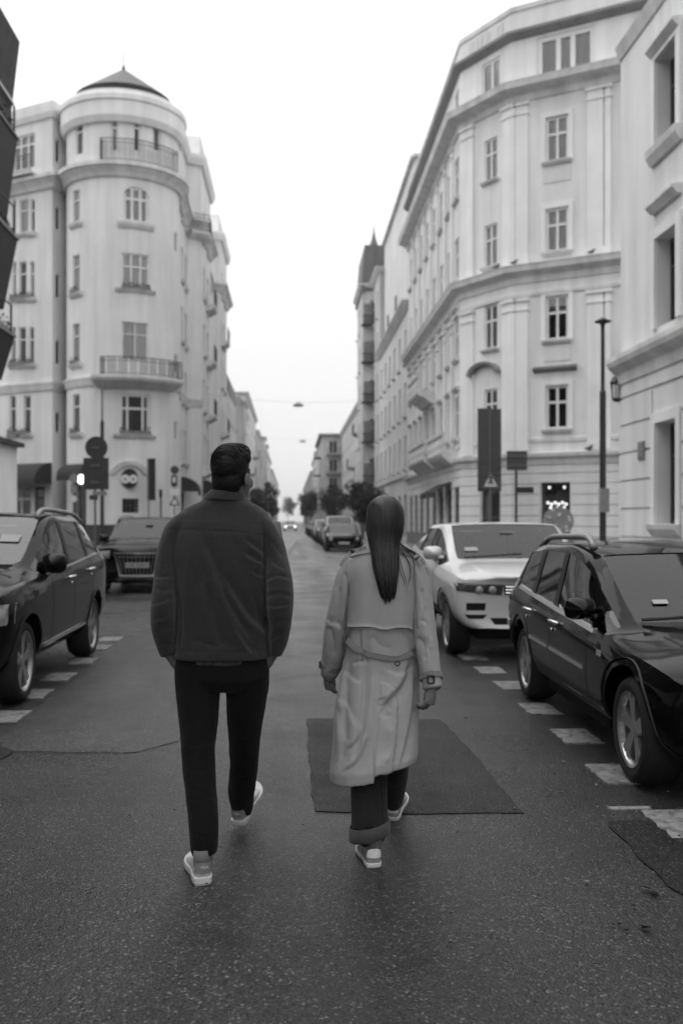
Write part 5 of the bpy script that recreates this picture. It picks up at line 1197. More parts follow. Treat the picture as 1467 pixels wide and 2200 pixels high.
# ---- black wagon on the right (its flank, roof rails and bonnet fill the right edge)
def car_black():
    w = .90; fy, ry = -1.385, 1.385
    rows = suv_rows(-2.2, 2.26, w, .22, .79, .67, .815, .945, 1.375, .72, -.92, -.26, (.28, .37), (1.02, 1.12), 1.74, 1.98, 1.90, rear_slope=.10, nose=.58, fdrop=.045)
    cfg = dict(glass=(5, 6, 8, 10), ws=5, rg=12, wheels=(fy, ry), wr=.315, rim=.222, track=w - .045, spokes=5, double=True, arch='car_trim', clad=True, sillz=.34,
        seams=[[(-.62, .30), (-.66, .55), (-.62, .84)], [(.325, .30), (.325, .9)], [(1.08, .66), (1.0, .55), (.93, .38), (.9, .3)], [(1.08, .66), (1.1, .93)]],
        handles=[(.16, .78), (1.0, .80)], strips=[([(-.62, .56), (.30, .575)], .028, 'chrome'), ([(.36, .576), (.98, .585)], .028, 'chrome'), ([(-.72, .815), (1.6, .952)], .03, 'chrome'), ([(1.9, .6), (2.12, .62)], .05, 'lens')],
        rail=(.68, -.05, 1.5, 1.335, .075, 'metal_zinc'), railend=.03, railr=.024, mirror=(.78, -.58, .87, 'paint_black'), msize=(.22, .15), pillar='car_trim')
    fx, d = 0, 0
    t, bvh = dress('parked_car', 'black estate wagon with silver roof rails at the right edge', (1.965 + w - .02, 7.08, 0), rows, cfg, 'paint_black', rz=R(-.9))
    for s in (-1, 1):
        face_patch(bvh, [(s * .58 - .13, .56), (s * .58 + .13, .56), (s * .58 + .13, .68), (s * .58 - .13, .68)], .006, 'headlight', 'lens', t, bulge=.012)
        side_strip(bvh, [(-.98, .70), (-.90, .70)], .035, .008, s, 'side_indicator', 'lens', t, 3)
    face_patch(bvh, [(-.4, .52), (.4, .52), (.36, .66), (-.36, .66)], .004, 'grille', 'car_trim', t)
    number_plate(bvh, t, .42, 'WB 5037K')
    wiper(bvh, t, (-.62, -.90, 0), (.1, -.84, 0)); wiper(bvh, t, (.02, -.90, 0), (.6, -.84, 0)); dash_paper(bvh, t, -.48, -.38, -.72, .04)
    return t
car_black()

# ---- dark tall car on the left, cut by the frame
def car_left():
    w = .965; fy, ry = -1.43, 1.43
    rows = suv_rows(-2.34, 2.42, w, .27, 1.04, .88, 1.04, 1.15, 1.61, .75, -.84, -.06, (.20, .30), (1.12, 1.22), 1.84, 2.12, 1.96, rear_slope=.26, nose=.74, roof_drop=.10)
    cfg = dict(glass=(5, 6, 8, 10), ws=5, rg=12, wheels=(fy, ry), wr=.345, rim=.255, track=w - .045, spokes=5, double=True, arch='paint_charcoal', clad=False, sillz=.36,
        seams=[[(-.62, .36), (-.66, .65), (-.62, 1.02)], [(.25, .36), (.25, 1.08)], [(1.2, .84), (1.08, .7), (1.0, .5), (.96, .4)], [(1.2, .84), (1.24, 1.12)]],
        handles=[(.08, .97), (1.06, 1.0)], strips=[([(-.85, .40), (.95, .42)], .03, 'chrome'), ([(-.7, 1.038), (1.7, 1.155)], .014, 'metal_zinc')],
        rail=(.71, -.2, 1.75, 1.565, .075, 'metal_zinc'), railend=.05, railr=.024, mirror=(.83, -.62, 1.06, 'paint_charcoal'), msize=(.24, .19))
    t, bvh = dress('parked_car', 'dark grey off-road car cut by the left edge of the picture', (-2.19 - w, 9.95, 0), rows, cfg, 'paint_charcoal')
    for s in (-1, 1): face_patch(bvh, [(s * .78 - .16, .70), (s * .78 + .16, .70), (s * .78 + .16, .86), (s * .78 - .16, .86)], .006, 'headlight', 'lens', t, bulge=.012)
    face_patch(bvh, [(-.4, .66), (.4, .66), (.44, .82), (-.44, .82)], .004, 'grille', 'chrome', t); number_plate(bvh, t, .52, 'WI 841CK')
    wiper(bvh, t, (-.6, -.82, 0), (.1, -.76, 0)); dash_paper(bvh, t, .42, .60, -.45, .12)
    mb = MB(); mb.box((0, 2.02, 1.545), (1.0, .22, .03)); mb.build('spoiler', 'paint_charcoal', t, local=True)
    return t
car_left()

# ---- silver-white sport utility behind the woman
def car_silver():
    w = .965; fy, ry = -1.33, 1.33
    rows = suv_rows(-2.13, 2.22, w, .34, .97, .905, .985, 1.17, 1.51, .73, -.80, -.16, (.18, .27), (.95, 1.03), 1.62, 1.95, 1.84, rear_slope=.14, nose=.86, roof_drop=.10, boxy=1.0)
    cfg = dict(glass=(5, 6, 8, 10), ws=5, rg=12, wheels=(fy, ry), wr=.33, rim=.245, track=w - .045, spokes=5, double=True, arch='car_trim', clad=True, sillz=.42,
        seams=[[(-.58, .44), (-.62, .7), (-.58, 1.0)], [(.22, .44), (.22, 1.05)], [(1.05, .8), (.95, .6), (.9, .45)]], handles=[(.05, .93), (.85, .96)], hm='paint_silver',
        strips=[([(-.9, .5), (.9, .52)], .05, 'car_trim')], mirror=(.83, -.56, 1.06, 'paint_silver'), msize=(.24, .17))
    t, bvh = dress('parked_car', 'silver white sport utility with bold lamps behind the woman', (1.74 + w, 12.72, 0), rows, cfg, 'paint_silver')
    for s in (-1, 1):
        c = [(.42, .715), (.93, .765), (.95, .850), (.40, .832)]
        c = c if s > 0 else [(-c[1][0], c[1][1]), (-c[0][0], c[0][1]), (-c[3][0], c[3][1]), (-c[2][0], c[2][1])]
        o = face_patch(bvh, c, .008, 'headlight', 'lens_dark', t, bulge=.006, nu=16)
        for k in (.52, .66): h = ray(bvh, (s * k, -6, .775), (0, 1, 0)); m = MB(); m.lathe([(.001, -.02), (.03, -.018), (.045, 0), (.05, .02)], 16, (s * k, h.y - .012, .775), axis='Y'); m.build('projector', 'lens', o, local=True, smooth=True)
        q = [(.60, .55), (.80, .55), (.80, .63), (.59, .63)]; q = q if s > 0 else [(-q[1][0], q[1][1]), (-q[0][0], q[0][1]), (-q[3][0], q[3][1]), (-q[2][0], q[2][1])]
        face_patch(bvh, q, .004, 'intake', 'car_under', t)
        q = [(.62, .46), (.78, .46), (.82, .505), (.58, .505)]; q = q if s > 0 else [(-q[1][0], q[1][1]), (-q[0][0], q[0][1]), (-q[3][0], q[3][1]), (-q[2][0], q[2][1])]
        face_patch(bvh, q, .004, 'fog_lamp', 'car_under', t)
    g = face_patch(bvh, [(-.39, .72), (.39, .72), (.40, .825), (-.40, .825)], .006, 'grille', 'car_trim', t, nu=14)
    for z in (.74, .773, .806):
        h = ray(bvh, (0, -6, z), (0, 1, 0)); mb = MB(); mb.tube([(x, ray(bvh, (x, -6, z), (0, 1, 0)).y - .014, z) for x in (-.38, -.2, 0, .2, .38)], .010, 6); mb.build('grille_bar', 'chrome', g, local=True)
    face_patch(bvh, [(-.5, .40), (.5, .40), (.55, .47), (-.55, .47)], .004, 'lower_intake', 'car_under', t)
    number_plate(bvh, t, .60, 'WX 29704')
    wiper(bvh, t, (-.62, -.78, 0), (.1, -.72, 0)); dash_paper(bvh, t, -.58, -.42, -.62, .07)
    return t
car_silver()

# ---- big black car facing us behind the left one
def car_back_left():
    w = .985; fy, ry = -1.5, 1.5
    rows = suv_rows(-2.46, 2.55, w, .26, 1.04, .90, 1.04, 1.14, 1.61, .77, -.92, -.12, (.18, .28), (1.14, 1.24), 1.95, 2.2, 2.0, rear_slope=.3, nose=.72)
    cfg = dict(glass=(5, 6, 8, 10), ws=5, rg=12, wheels=(fy, ry), wr=.36, rim=.26, track=w - .045, spokes=6, double=True, arch='paint_black', sillz=.36,
        seams=[[(-.62, .36), (-.64, 1.0)], [(.23, .36), (.23, 1.06)]], handles=[(.08, .97), (1.06, 1.0)], rail=(.73, -.1, 1.9, 1.565, .07, 'metal_zinc'), mirror=(.86, -.68, 1.06, 'paint_black'), msize=(.24, .18))
    t, bvh = dress('parked_car', 'big black car facing us with large framed grille, beside the man', (-3.2, 23.2, 0), rows, cfg, 'paint_black')
    for s in (-1, 1): face_patch(bvh, [(s * .74 - .18, .74), (s * .74 + .18, .74), (s * .74 + .19, .90), (s * .74 - .19, .88)], .006, 'headlight', 'lens', t, bulge=.012)
    fr = face_patch(bvh, [(-.36, .36), (.36, .36), (.47, .86), (-.47, .86)], .010, 'grille_frame', 'metal_zinc', t)
    g = face_patch(bvh, [(-.33, .40), (.33, .40), (.43, .82), (-.43, .82)], .022, 'grille', 'car_under', t)
    for k in range(9): x = -.36 + k * .09; mb = MB(); mb.tube([(x * .8, ray(bvh, (x * .8, -6, .42), (0, 1, 0)).y - .03, .42), (x, ray(bvh, (x, -6, .8), (0, 1, 0)).y - .03, .8)], .008, 5); mb.build('grille_bar', 'metal_zinc', g, local=True)
    number_plate(bvh, t, .60, 'WE 508LS')
    return t
car_back_left()

# ---- smaller cars farther down both kerbs
def small_car_parts(rows, cfg, pm):
    me = car_shell(rows, cfg['glass'], cfg['ws'], cfg['rg'], cfg['wheels'], cfg['wr'], 1); body, panes, bvh = split_glass(me); return body, panes, bvh
SEDAN = suv_rows(-2.1, 2.2, .90, .22, .90, .76, .90, .98, 1.45, .68, -.80, .0, (.30, .38), (1.05, 1.14), 1.5, 1.85, 1.55, rear_slope=.4, nose=.62, roof_drop=.06)
SC = dict(glass=(5, 6, 8, 10), ws=5, rg=12, wheels=(-1.32, 1.32), wr=.31)
sb, sp_, sbvh = small_car_parts(SEDAN, SC, 'paint_black'); sb.polygons.foreach_set('use_smooth', [True] * len(sb.polygons))
pane_meshes = []
for vs, fs in sp_:
    m = bpy.data.meshes.new('pane'); m.from_pydata(vs, [], fs); m.materials.append(MATS['car_glass']); m.polygons.foreach_set('use_smooth', [True] * len(m.polygons)); c = np.mean(np.array(vs), axis=0); pane_meshes.append((m, 'side_window' if abs(c[0]) > .35 else ('windscreen' if c[1] < .3 else 'rear_window')))
wm = MB(); wm.lathe([(.001, -.11), (.2, -.11), (.29, -.12), (.31, -.08), (.31, .08), (.29, .12), (.2, .11), (.001, .11)], 20, axis='X'); wmesh = bpy.data.meshes.new('wheel'); wmesh.from_pydata(wm.v, [], wm.f); wmesh.materials.append(MATS['tyre'])
rm_ = MB(); rm_.lathe([(.001, -.123), (.2, -.123)], 12, axis='X'); rm_.lathe([(.001, .123), (.2, .123)], 12, axis='X'); rmesh = bpy.data.meshes.new('rim'); rmesh.from_pydata(rm_.v, [], rm_.f); rmesh.materials.append(MATS['alloy'])
cabm = MB(); cabm.box((0, .55, .62), (1.4, 2.3, .5))
for sx in (-.36, .36):
    for yy in (.3, 1.1): cabm.box((sx, yy, 1.0), (.45, .14, .5))
cab_mesh = bpy.data.meshes.new('cabin'); cab_mesh.from_pydata(cabm.v, [], cabm.f); cab_mesh.materials.append(MATS['car_under'])
hl = MB()
for s in (-1, 1):
    h = ray(sbvh, (s * .62, -6, .66), (0, 1, 0)); hl.lathe([(.001, -.03), (.09, -.02), (.12, .03)], 12, (s * .62, h.y, .66), axis='Y')
def far_car(x, y, label, pm, scale=(1, 1, 1), lights=False, rz=0.0):
    t = thing('parked_car' if not lights else 'oncoming_car', label, 'car', (x, y, 0), 'cars farther down the street', rz); t.scale = scale
    b = sb.copy(); b.materials.clear()
    for k in (pm, 'car_glass', 'car_trim'): b.materials.append(mat(k))
    o = bpy.data.objects.new('body', b); C.objects.link(o); o.parent = t
    q = bpy.data.objects.new('cabin', cab_mesh); C.objects.link(q); q.parent = t
    for m, nm in pane_meshes: q = bpy.data.objects.new(nm, m); C.objects.link(q); q.parent = t
    for yy in (-1.32, 1.32):
        for s in (-1, 1):
            q = bpy.data.objects.new('wheel', wmesh); C.objects.link(q); q.parent = t; q.location = (s * .78, yy, .31); g = bpy.data.objects.new('rim', rmesh); C.objects.link(g); g.parent = q
    for s in (-1, 1):
        h = ray(sbvh, (s * .62, -6, .66), (0, 1, 0)); m = MB(); m.lathe([(.001, -.03), (.09, -.02), (.12, .03)], 12, (s * .62, h.y, .66), axis='Y'); m.build('headlight', 'headlight_glow' if lights else 'lens', t, local=True, smooth=True)
    h = ray(sbvh, (0, -6, .45), (0, 1, 0)); m = MB(); m.box((0, h.y - .02, .46), (.52, .02, .11)); m.build('number_plate', 'plate_white', t, local=True)
    return t
far_car(2.6, 50.5, 'dark car parked under the round tree, first of the far right row', 'paint_black', (1.02, 1, .93))
far_car(2.75, 56.5, 'white van-like car parked just behind the first dark car', 'paint_white', (1.05, 1.0, 1.22))
far_car(2.7, 62.5, 'black car parked behind the white one in the far right row', 'paint_black')
far_car(2.6, 69, 'grey car parked fourth in the far right row', 'paint_mid', (1, 1, 1.05), False)
far_car(2.6, 76, 'pale car parked fifth in the far right row', 'paint_silver', (1, 1, 1.1))
far_car(2.6, 84, 'black car with its lamps lit, sixth in the far right row', 'paint_black', lights=True)
far_car(2.5, 95, 'dark car parked seventh in the far right row', 'paint_charcoal')
far_car(2.5, 110, 'dark car parked eighth in the far right row', 'paint_black')
far_car(-.1, 140, 'light car driving towards us with bright headlights', 'paint_silver', lights=True)
far_car(-2.7, 62, 'dark car parked nearest in the far left row, hidden behind the man', 'paint_black')
far_car(-2.7, 98, 'dark car parked at the left kerb just right of the man', 'paint_charcoal')
far_car(-2.6, 120, 'black car parked farther along the left kerb', 'paint_black')
# ================================================================ PEOPLE
material('skin', 0.15, .5, var=.08, vscale=9, bump=.1, bscale=200); material('eye_white', 0.7, .2)
def cloth(name, col, rough=.85, weave=900, wb=.25, var=.12, sheen=.2, vs=9):
    m = material(name, col, rough, var=var, vscale=vs, bump=wb, bscale=weave, sheen=sheen, spec=.25); return m
cloth('jacket_cloth', .030, var=.3, vs=130, wb=.4); cloth('jacket_dark', .022); cloth('trouser_cloth', .0032, sheen=.05); cloth('coat_cloth', .32, .7, sheen=.1, var=.07); cloth('coat_belt', .17, .7, var=.08); cloth('denim', .014, .9, sheen=.1, var=.3, vs=40); cloth('denim_pale', .06, .9, var=.2, vs=40); cloth('shirt_cloth', .05, var=.8, vs=60); cloth('sock', .16)
material('hair_black', .004, .5, var=.7, vscale=3, stretch=(40, 40, 6), spec=.25); material('hair_brown', .008, .4, var=.9, vscale=2.2, stretch=(70, 70, 2.0), spec=.4)  # brown hair: highlights painted as stretched streaks in the colour
material('hair_strand', .016, .38, var=.8, vscale=3, stretch=(120, 120, 1), spec=.5); material('shoe_leather', .46, .5, var=.06, vscale=20, bump=.1, bscale=200); material('shoe_grey', .22, .6, var=.1, vscale=20); material('shoe_suede', .27, .8, var=.15, vscale=40, bump=.15, bscale=400); material('sole_white', .66, .5, var=.08, vscale=15); material('shoe_white', .74, .5); material('button_horn', .02, .35)

def ring_loft(rings, n=40):
    """closed volume through horizontal sections (cx,cy,cz,a,b[,squareness,tilt_x,tilt_y])"""
    vs = []
    for r in rings:
        cx, cy, cz, a, b = r[:5]; e = r[5] if len(r) > 5 else .9; tx = r[6] if len(r) > 6 else 0; ty = r[7] if len(r) > 7 else 0
        for k in range(n):
            t = 2 * math.pi * k / n; c, s = math.cos(t), math.sin(t); x = a * math.copysign(abs(c) ** e, c); y = b * math.copysign(abs(s) ** e, s)
            vs.append((cx + x, cy + y, cz + tx * x + ty * y))
    m = len(rings); fs = [(i * n + k, i * n + (k + 1) % n, (i + 1) * n + (k + 1) % n, (i + 1) * n + k) for i in range(m - 1) for k in range(n)]
    for i in (0, m - 1):
        c = len(vs); r = rings[i]; vs.append(tuple(r[:3])); fs += [(c, i * n + (k + 1) % n, i * n + k) if i == 0 else (c, i * n + k, i * n + (k + 1) % n) for k in range(n)]
    return vs, fs
def limb(pts, rads, n=18):
    """closed tapering tube; rads are (side, depth) half-sizes, section kept level with the x axis"""
    pts = [Vector(p) for p in pts]; vs = []; N = len(pts)
    for i, p in enumerate(pts):
        t = (pts[min(i + 1, N - 1)] - pts[max(i - 1, 0)]).normalized(); sx = Vector((1, 0, 0)); sx = (sx - t * sx.dot(t)).normalized(); sy = t.cross(sx); r = rads[i]; a, b = r if isinstance(r, tuple) else (r, r)
        for k in range(n):
            q = 2 * math.pi * k / n; vs.append(tuple(p + sx * (a * math.cos(q)) + sy * (b * math.sin(q))))
    fs = [(i * n + k, i * n + (k + 1) % n, (i + 1) * n + (k + 1) % n, (i + 1) * n + k) for i in range(N - 1) for k in range(n)]
    for i in (0, N - 1):
        c = len(vs); vs.append(tuple(pts[i])); fs += [(c, i * n + (k + 1) % n, i * n + k) if i == 0 else (c, i * n + k, i * n + (k + 1) % n) for k in range(n)]
    return vs, fs
def ball(c, r, M=None, nu=18, nv=12):
    vs = []; c = Vector(c)
    for j in range(nv + 1):
        a = math.pi * j / nv
        for k in range(nu): q = 2 * math.pi * k / nu; p = Vector((r[0] * math.sin(a) * math.cos(q), r[1] * math.sin(a) * math.sin(q), -r[2] * math.cos(a))); vs.append(tuple(c + (M @ p if M else p)))
    return vs, [(j * nu + k, j * nu + (k + 1) % nu, (j + 1) * nu + (k + 1) % nu, (j + 1) * nu + k) for j in range(nv) for k in range(nu)]
def smooth_path(pts, k=5):
    out = []; n = len(pts)
    for i in range(n - 1):
        p0, p1, p2, p3 = [np.array(pts[min(max(i + q, 0), n - 1)], float) for q in (-1, 0, 1, 2)]
        for s in range(k):
            t = s / k; out.append(tuple(.5 * ((2 * p1) + (-p0 + p2) * t + (2 * p0 - 5 * p1 + 4 * p2 - p3) * t * t + (-p0 + 3 * p1 - 3 * p2 + p3) * t ** 3)))
    out.append(tuple(pts[-1])); return out
def fuse(pieces, voxel=.007, smooth=4, factor=.5):
    """grow several closed volumes together into one continuous surface"""
    v = []; f = []
    for vs, fs in pieces: b = len(v); v += list(vs); f += [tuple(i + b for i in q) for q in fs]
    me = bpy.data.meshes.new('f'); me.from_pydata(v, [], f)
    bm = bmesh.new(); bm.from_mesh(me); bmesh.ops.remove_doubles(bm, verts=bm.verts, dist=1e-6); bmesh.ops.recalc_face_normals(bm, faces=bm.faces); bm.to_mesh(me); bm.free()
    o = tmp_obj(me); r = o.modifiers.new('r', 'REMESH'); r.mode = 'VOXEL'; r.voxel_size = voxel; r.adaptivity = 0
    if smooth: s = o.modifiers.new('s', 'SMOOTH'); s.factor = factor; s.iterations = smooth
    out = eval_mesh(o); bpy.data.objects.remove(o); out.materials.clear(); return out
def hash3(i, j, k, seed): 
    h = np.sin(i * 127.1 + j * 311.7 + k * 74.7 + seed * 13.37) * 43758.5453; return h - np.floor(h)
def vnoise(p, seed=0):
    i = np.floor(p); f = p - i; f = f * f * (3 - 2 * f); r = 0
    for a in (0, 1):
        for b in (0, 1):
            for c in (0, 1):
                w = (f[:, 0] if a else 1 - f[:, 0]) * (f[:, 1] if b else 1 - f[:, 1]) * (f[:, 2] if c else 1 - f[:, 2]); r = r + w * hash3(i[:, 0] + a, i[:, 1] + b, i[:, 2] + c, seed)
    return r * 2 - 1
def get_co(me):
    n = len(me.vertices); co = np.empty(n * 3); me.vertices.foreach_get('co', co); no = np.empty(n * 3); me.vertices.foreach_get('normal', no); return co.reshape(-1, 3), no.reshape(-1, 3)
def set_co(me, co): me.vertices.foreach_set('co', co.ravel()); me.update()
def sculpt(me, O, strokes, fine=()):
    """press folds into cloth. strokes: (points, width, height mm, kind) drawn on the back as seen from behind; fine: (scale xyz, mm, seed)"""
    co, no = get_co(me); d = co[:, 1] + O[1]; px = (co[:, 0] + O[0]) / d * F + CX; py = HZ + (CH - co[:, 2]) / d * F
    disp = np.zeros(len(co)); face = np.clip(-no[:, 1] * 1.6 + .25, 0, 1)
    for pts, wd, mm, kind in strokes:
        best = np.full(len(co), 1e9); tpar = np.zeros(len(co)); sg = np.zeros(len(co)); pts = smooth_path(pts, 4); L = len(pts) - 1
        for i in range(L):
            ax, ay = pts[i]; bx, by = pts[i + 1]; dx, dy = bx - ax, by - ay; l2 = dx * dx + dy * dy + 1e-9; t = np.clip(((px - ax) * dx + (py - ay) * dy) / l2, 0, 1)
            qx, qy = px - ax - t * dx, py - ay - t * dy; ds = np.hypot(qx, qy); m = ds < best; best[m] = ds[m]; tpar[m] = (i + t[m]) / L; sg[m] = np.sign(dx * qy[m] - dy * qx[m])
        q = best / wd; tap = np.clip(np.sin(np.pi * np.clip(tpar * .94 + .03, 0, 1)) * 1.8, 0, 1)
        if kind == 's': disp += mm * tap * face * np.tanh(2.2 * q * sg) * np.where(sg > 0, np.exp(-q * .8), np.exp(-q * q * .55)) * 1.15
        elif kind == 'step': disp += mm * face * np.clip(.5 - q * sg, 0, 1) * (best < wd * 6)
        elif kind == 'line': disp -= mm * face * np.exp(-q * q)
        else: disp += (mm if kind == 'r' else -mm) * tap * face * (np.exp(-q * 1.4) - .25 * np.exp(-(q - 1.8) ** 2 * 2))
    for sc, mm, seed in fine: disp += mm * (vnoise(co * np.array(sc), seed) + .5 * vnoise(co * np.array(sc) * 2.1, seed + 5))
    disp *= np.clip((1.0 - np.abs(no[:, 2])) * 1.6, 0, 1)
    set_co(me, co + no * (disp / 1000.0)[:, None])
def part(name, me, m, root, smooth=True): return link_mesh(name, me, m, root, smooth=smooth)
def from_vf(vf):
    me = bpy.data.meshes.new('m'); me.from_pydata([tuple(v) for v in vf[0]], [], vf[1]); return me
def head_pieces(c, M, s=1.0, ears=True):
    c = Vector(c); q = lambda p: c + M @ (Vector(p) * s); b = lambda p, r: ball(q(p), tuple(k * s for k in r), M)
    P = [b((0, -.012, .02), (.074, .094, .10)), b((0, .028, -.045), (.062, .072, .09)), b((0, .05, -.10), (.046, .046, .042)), b((0, .105, -.035), (.013, .020, .026)), b((0, .098, -.01), (.010, .014, .030)), b((0, .084, .006), (.050, .018, .012)), b((0, .094, -.083), (.026, .014, .007)), b((0, .092, -.094), (.022, .014, .007)), b((.035, .07, -.05), (.026, .026, .03)), b((-.035, .07, -.05), (.026, .026, .03))]
    if ears: P += [b((.079, -.008, -.03), (.010, .024, .034)), b((-.079, -.008, -.03), (.010, .024, .034))]
    return P, q
def hand_pieces(w, dirv, normal, thumb_side, s=1.0, curl=.35):
    """palm, four curled fingers of different length and a thumb from the side of the palm; w wrist, dirv towards the fingers, normal out of the back of the hand"""
    w = Vector(w); d = Vector(dirv).normalized(); n = Vector(normal); n = (n - d * n.dot(d)).normalized(); x = d.cross(n).normalized() * thumb_side; P = []
    def tube(pts, rs):
        mb = MB(); mb.tube(pts, rs, 8); return mb.v, mb.f
    P.append(tube([w - d * .03, w + d * .01, w + d * .045 * s, w + d * .085 * s], [.024 * s, .026 * s, .032 * s, .028 * s]))
    for k, (off, ln) in enumerate(((.027, .072), (.009, .082), (-.009, .076), (-.026, .060))):
        p = w + d * .078 * s + x * off * s; pts = [p - d * .02]; a = 0.0
        for seg in (.45, .32, .23):
            a += curl * (1 + .2 * k); p = p + (d * math.cos(a) - n * math.sin(a)) * (ln * seg * s); pts.append(p)
        P.append(tube(pts, [.0095 * s, .0092 * s, .0085 * s, .007 * s]))
    p = w + d * .025 * s + x * .026 * s; pts = [p - x * .012, p + (x * .022 + d * .02 - n * .006) * s, p + (x * .030 + d * .048 - n * .014) * s, p + (x * .026 + d * .068 - n * .02) * s]; P.append(tube(pts, [.012 * s, .0115 * s, .010 * s, .0075 * s]))
    return P
def make_shoe(root, heel, yaw, pitch, L, wd, sole_h, upper_m, sole_m, flare=1.0, name='shoe', hts=(.072, .086, .084, .086, .074, .058, .048, .036, .02)):
    """a trainer: heel at the origin, toe along +y; sole and upper are shaped lofts"""
    ts = (0, .06, .2, .35, .5, .65, .78, .9, 1.0); ws = (.024, .034, .037, .035, .039, .046, .047, .039, .014)
    sh = bpy.data.objects.new(name, None)
    # sole
    out = []
    for sgn, seq in ((1, range(9)), (-1, range(8, -1, -1))):
        for i in seq: out.append((sgn * ws[i] * wd, ts[i] * L))
    out2 = smooth_path(out + [out[0]], 4)[:-1]; n = len(out2); vs = []
    for z, k in ((0, .94), (sole_h * .25, 1.03), (sole_h * .85, 1.05), (sole_h, 1.0)):
        for x, y in out2: tip = .012 * max(0, (y / L - .75) / .25) ** 2; vs.append((x * k * flare, (y - L / 2) * (1 + (k - 1) * .3) + L / 2, z + tip))
    fs = [(j * n + i, j * n + (i + 1) % n, (j + 1) * n + (i + 1) % n, (j + 1) * n + i) for j in range(3) for i in range(n)] + [tuple(range(n - 1, -1, -1)), tuple(range(3 * n, 4 * n))]
    # upper
    uv = []; m = 14; tt = np.linspace(0, 1, 25)
    for t in tt:
        w_ = float(np.interp(t, ts, ws)) * wd * .97; h = float(np.interp(t, ts, hts)); 
        if t < .04: w_ *= .9
        for k in range(m + 1):
            a = math.pi * k / m; uv.append((w_ * math.copysign(abs(math.cos(a)) ** .75, math.cos(a)), t * L, sole_h * .9 + (h - sole_h * .9) * math.sin(a) ** .8))
    uf = [(i * (m + 1) + k, i * (m + 1) + k + 1, (i + 1) * (m + 1) + k + 1, (i + 1) * (m + 1) + k) for i in range(24) for k in range(m)] + [tuple(range(m, -1, -1)), tuple(range(24 * (m + 1), 25 * (m + 1)))]
    up = MB(); up.add(uv, uf); o = up.build(name, upper_m, root, smooth=True, local=True); o.location = heel; o.rotation_euler = (pitch, 0, yaw)
    s = MB(); s.add(vs, fs); q = s.build('sole', sole_m, o, local=True)
    return o
def heel_tab(shoe, L, wd, z0, z1, m, ang=70, off=.0025, name='heel_tab', rnd_=False):
    mb = MB(); n = 16; vs = []
    for j in range(7):
        z = z0 + (z1 - z0) * j / 6
        for i in range(n + 1):
            a = R(-ang + 2 * ang * i / n) * (math.sqrt(max(0, 1 - (j / 6) ** 3)) * .7 + .3 if rnd_ else 1); vs.append(((.034 * wd + off) * math.sin(a), .026 - (.026 + off + .004) * math.cos(a) + (z - z0) * .05, z))
    mb.add(vs, [(j * (n + 1) + i, j * (n + 1) + i + 1, (j + 1) * (n + 1) + i + 1, (j + 1) * (n + 1) + i) for j in range(6) for i in range(n)]); return mb.build(name, m, shoe, local=True, smooth=True)

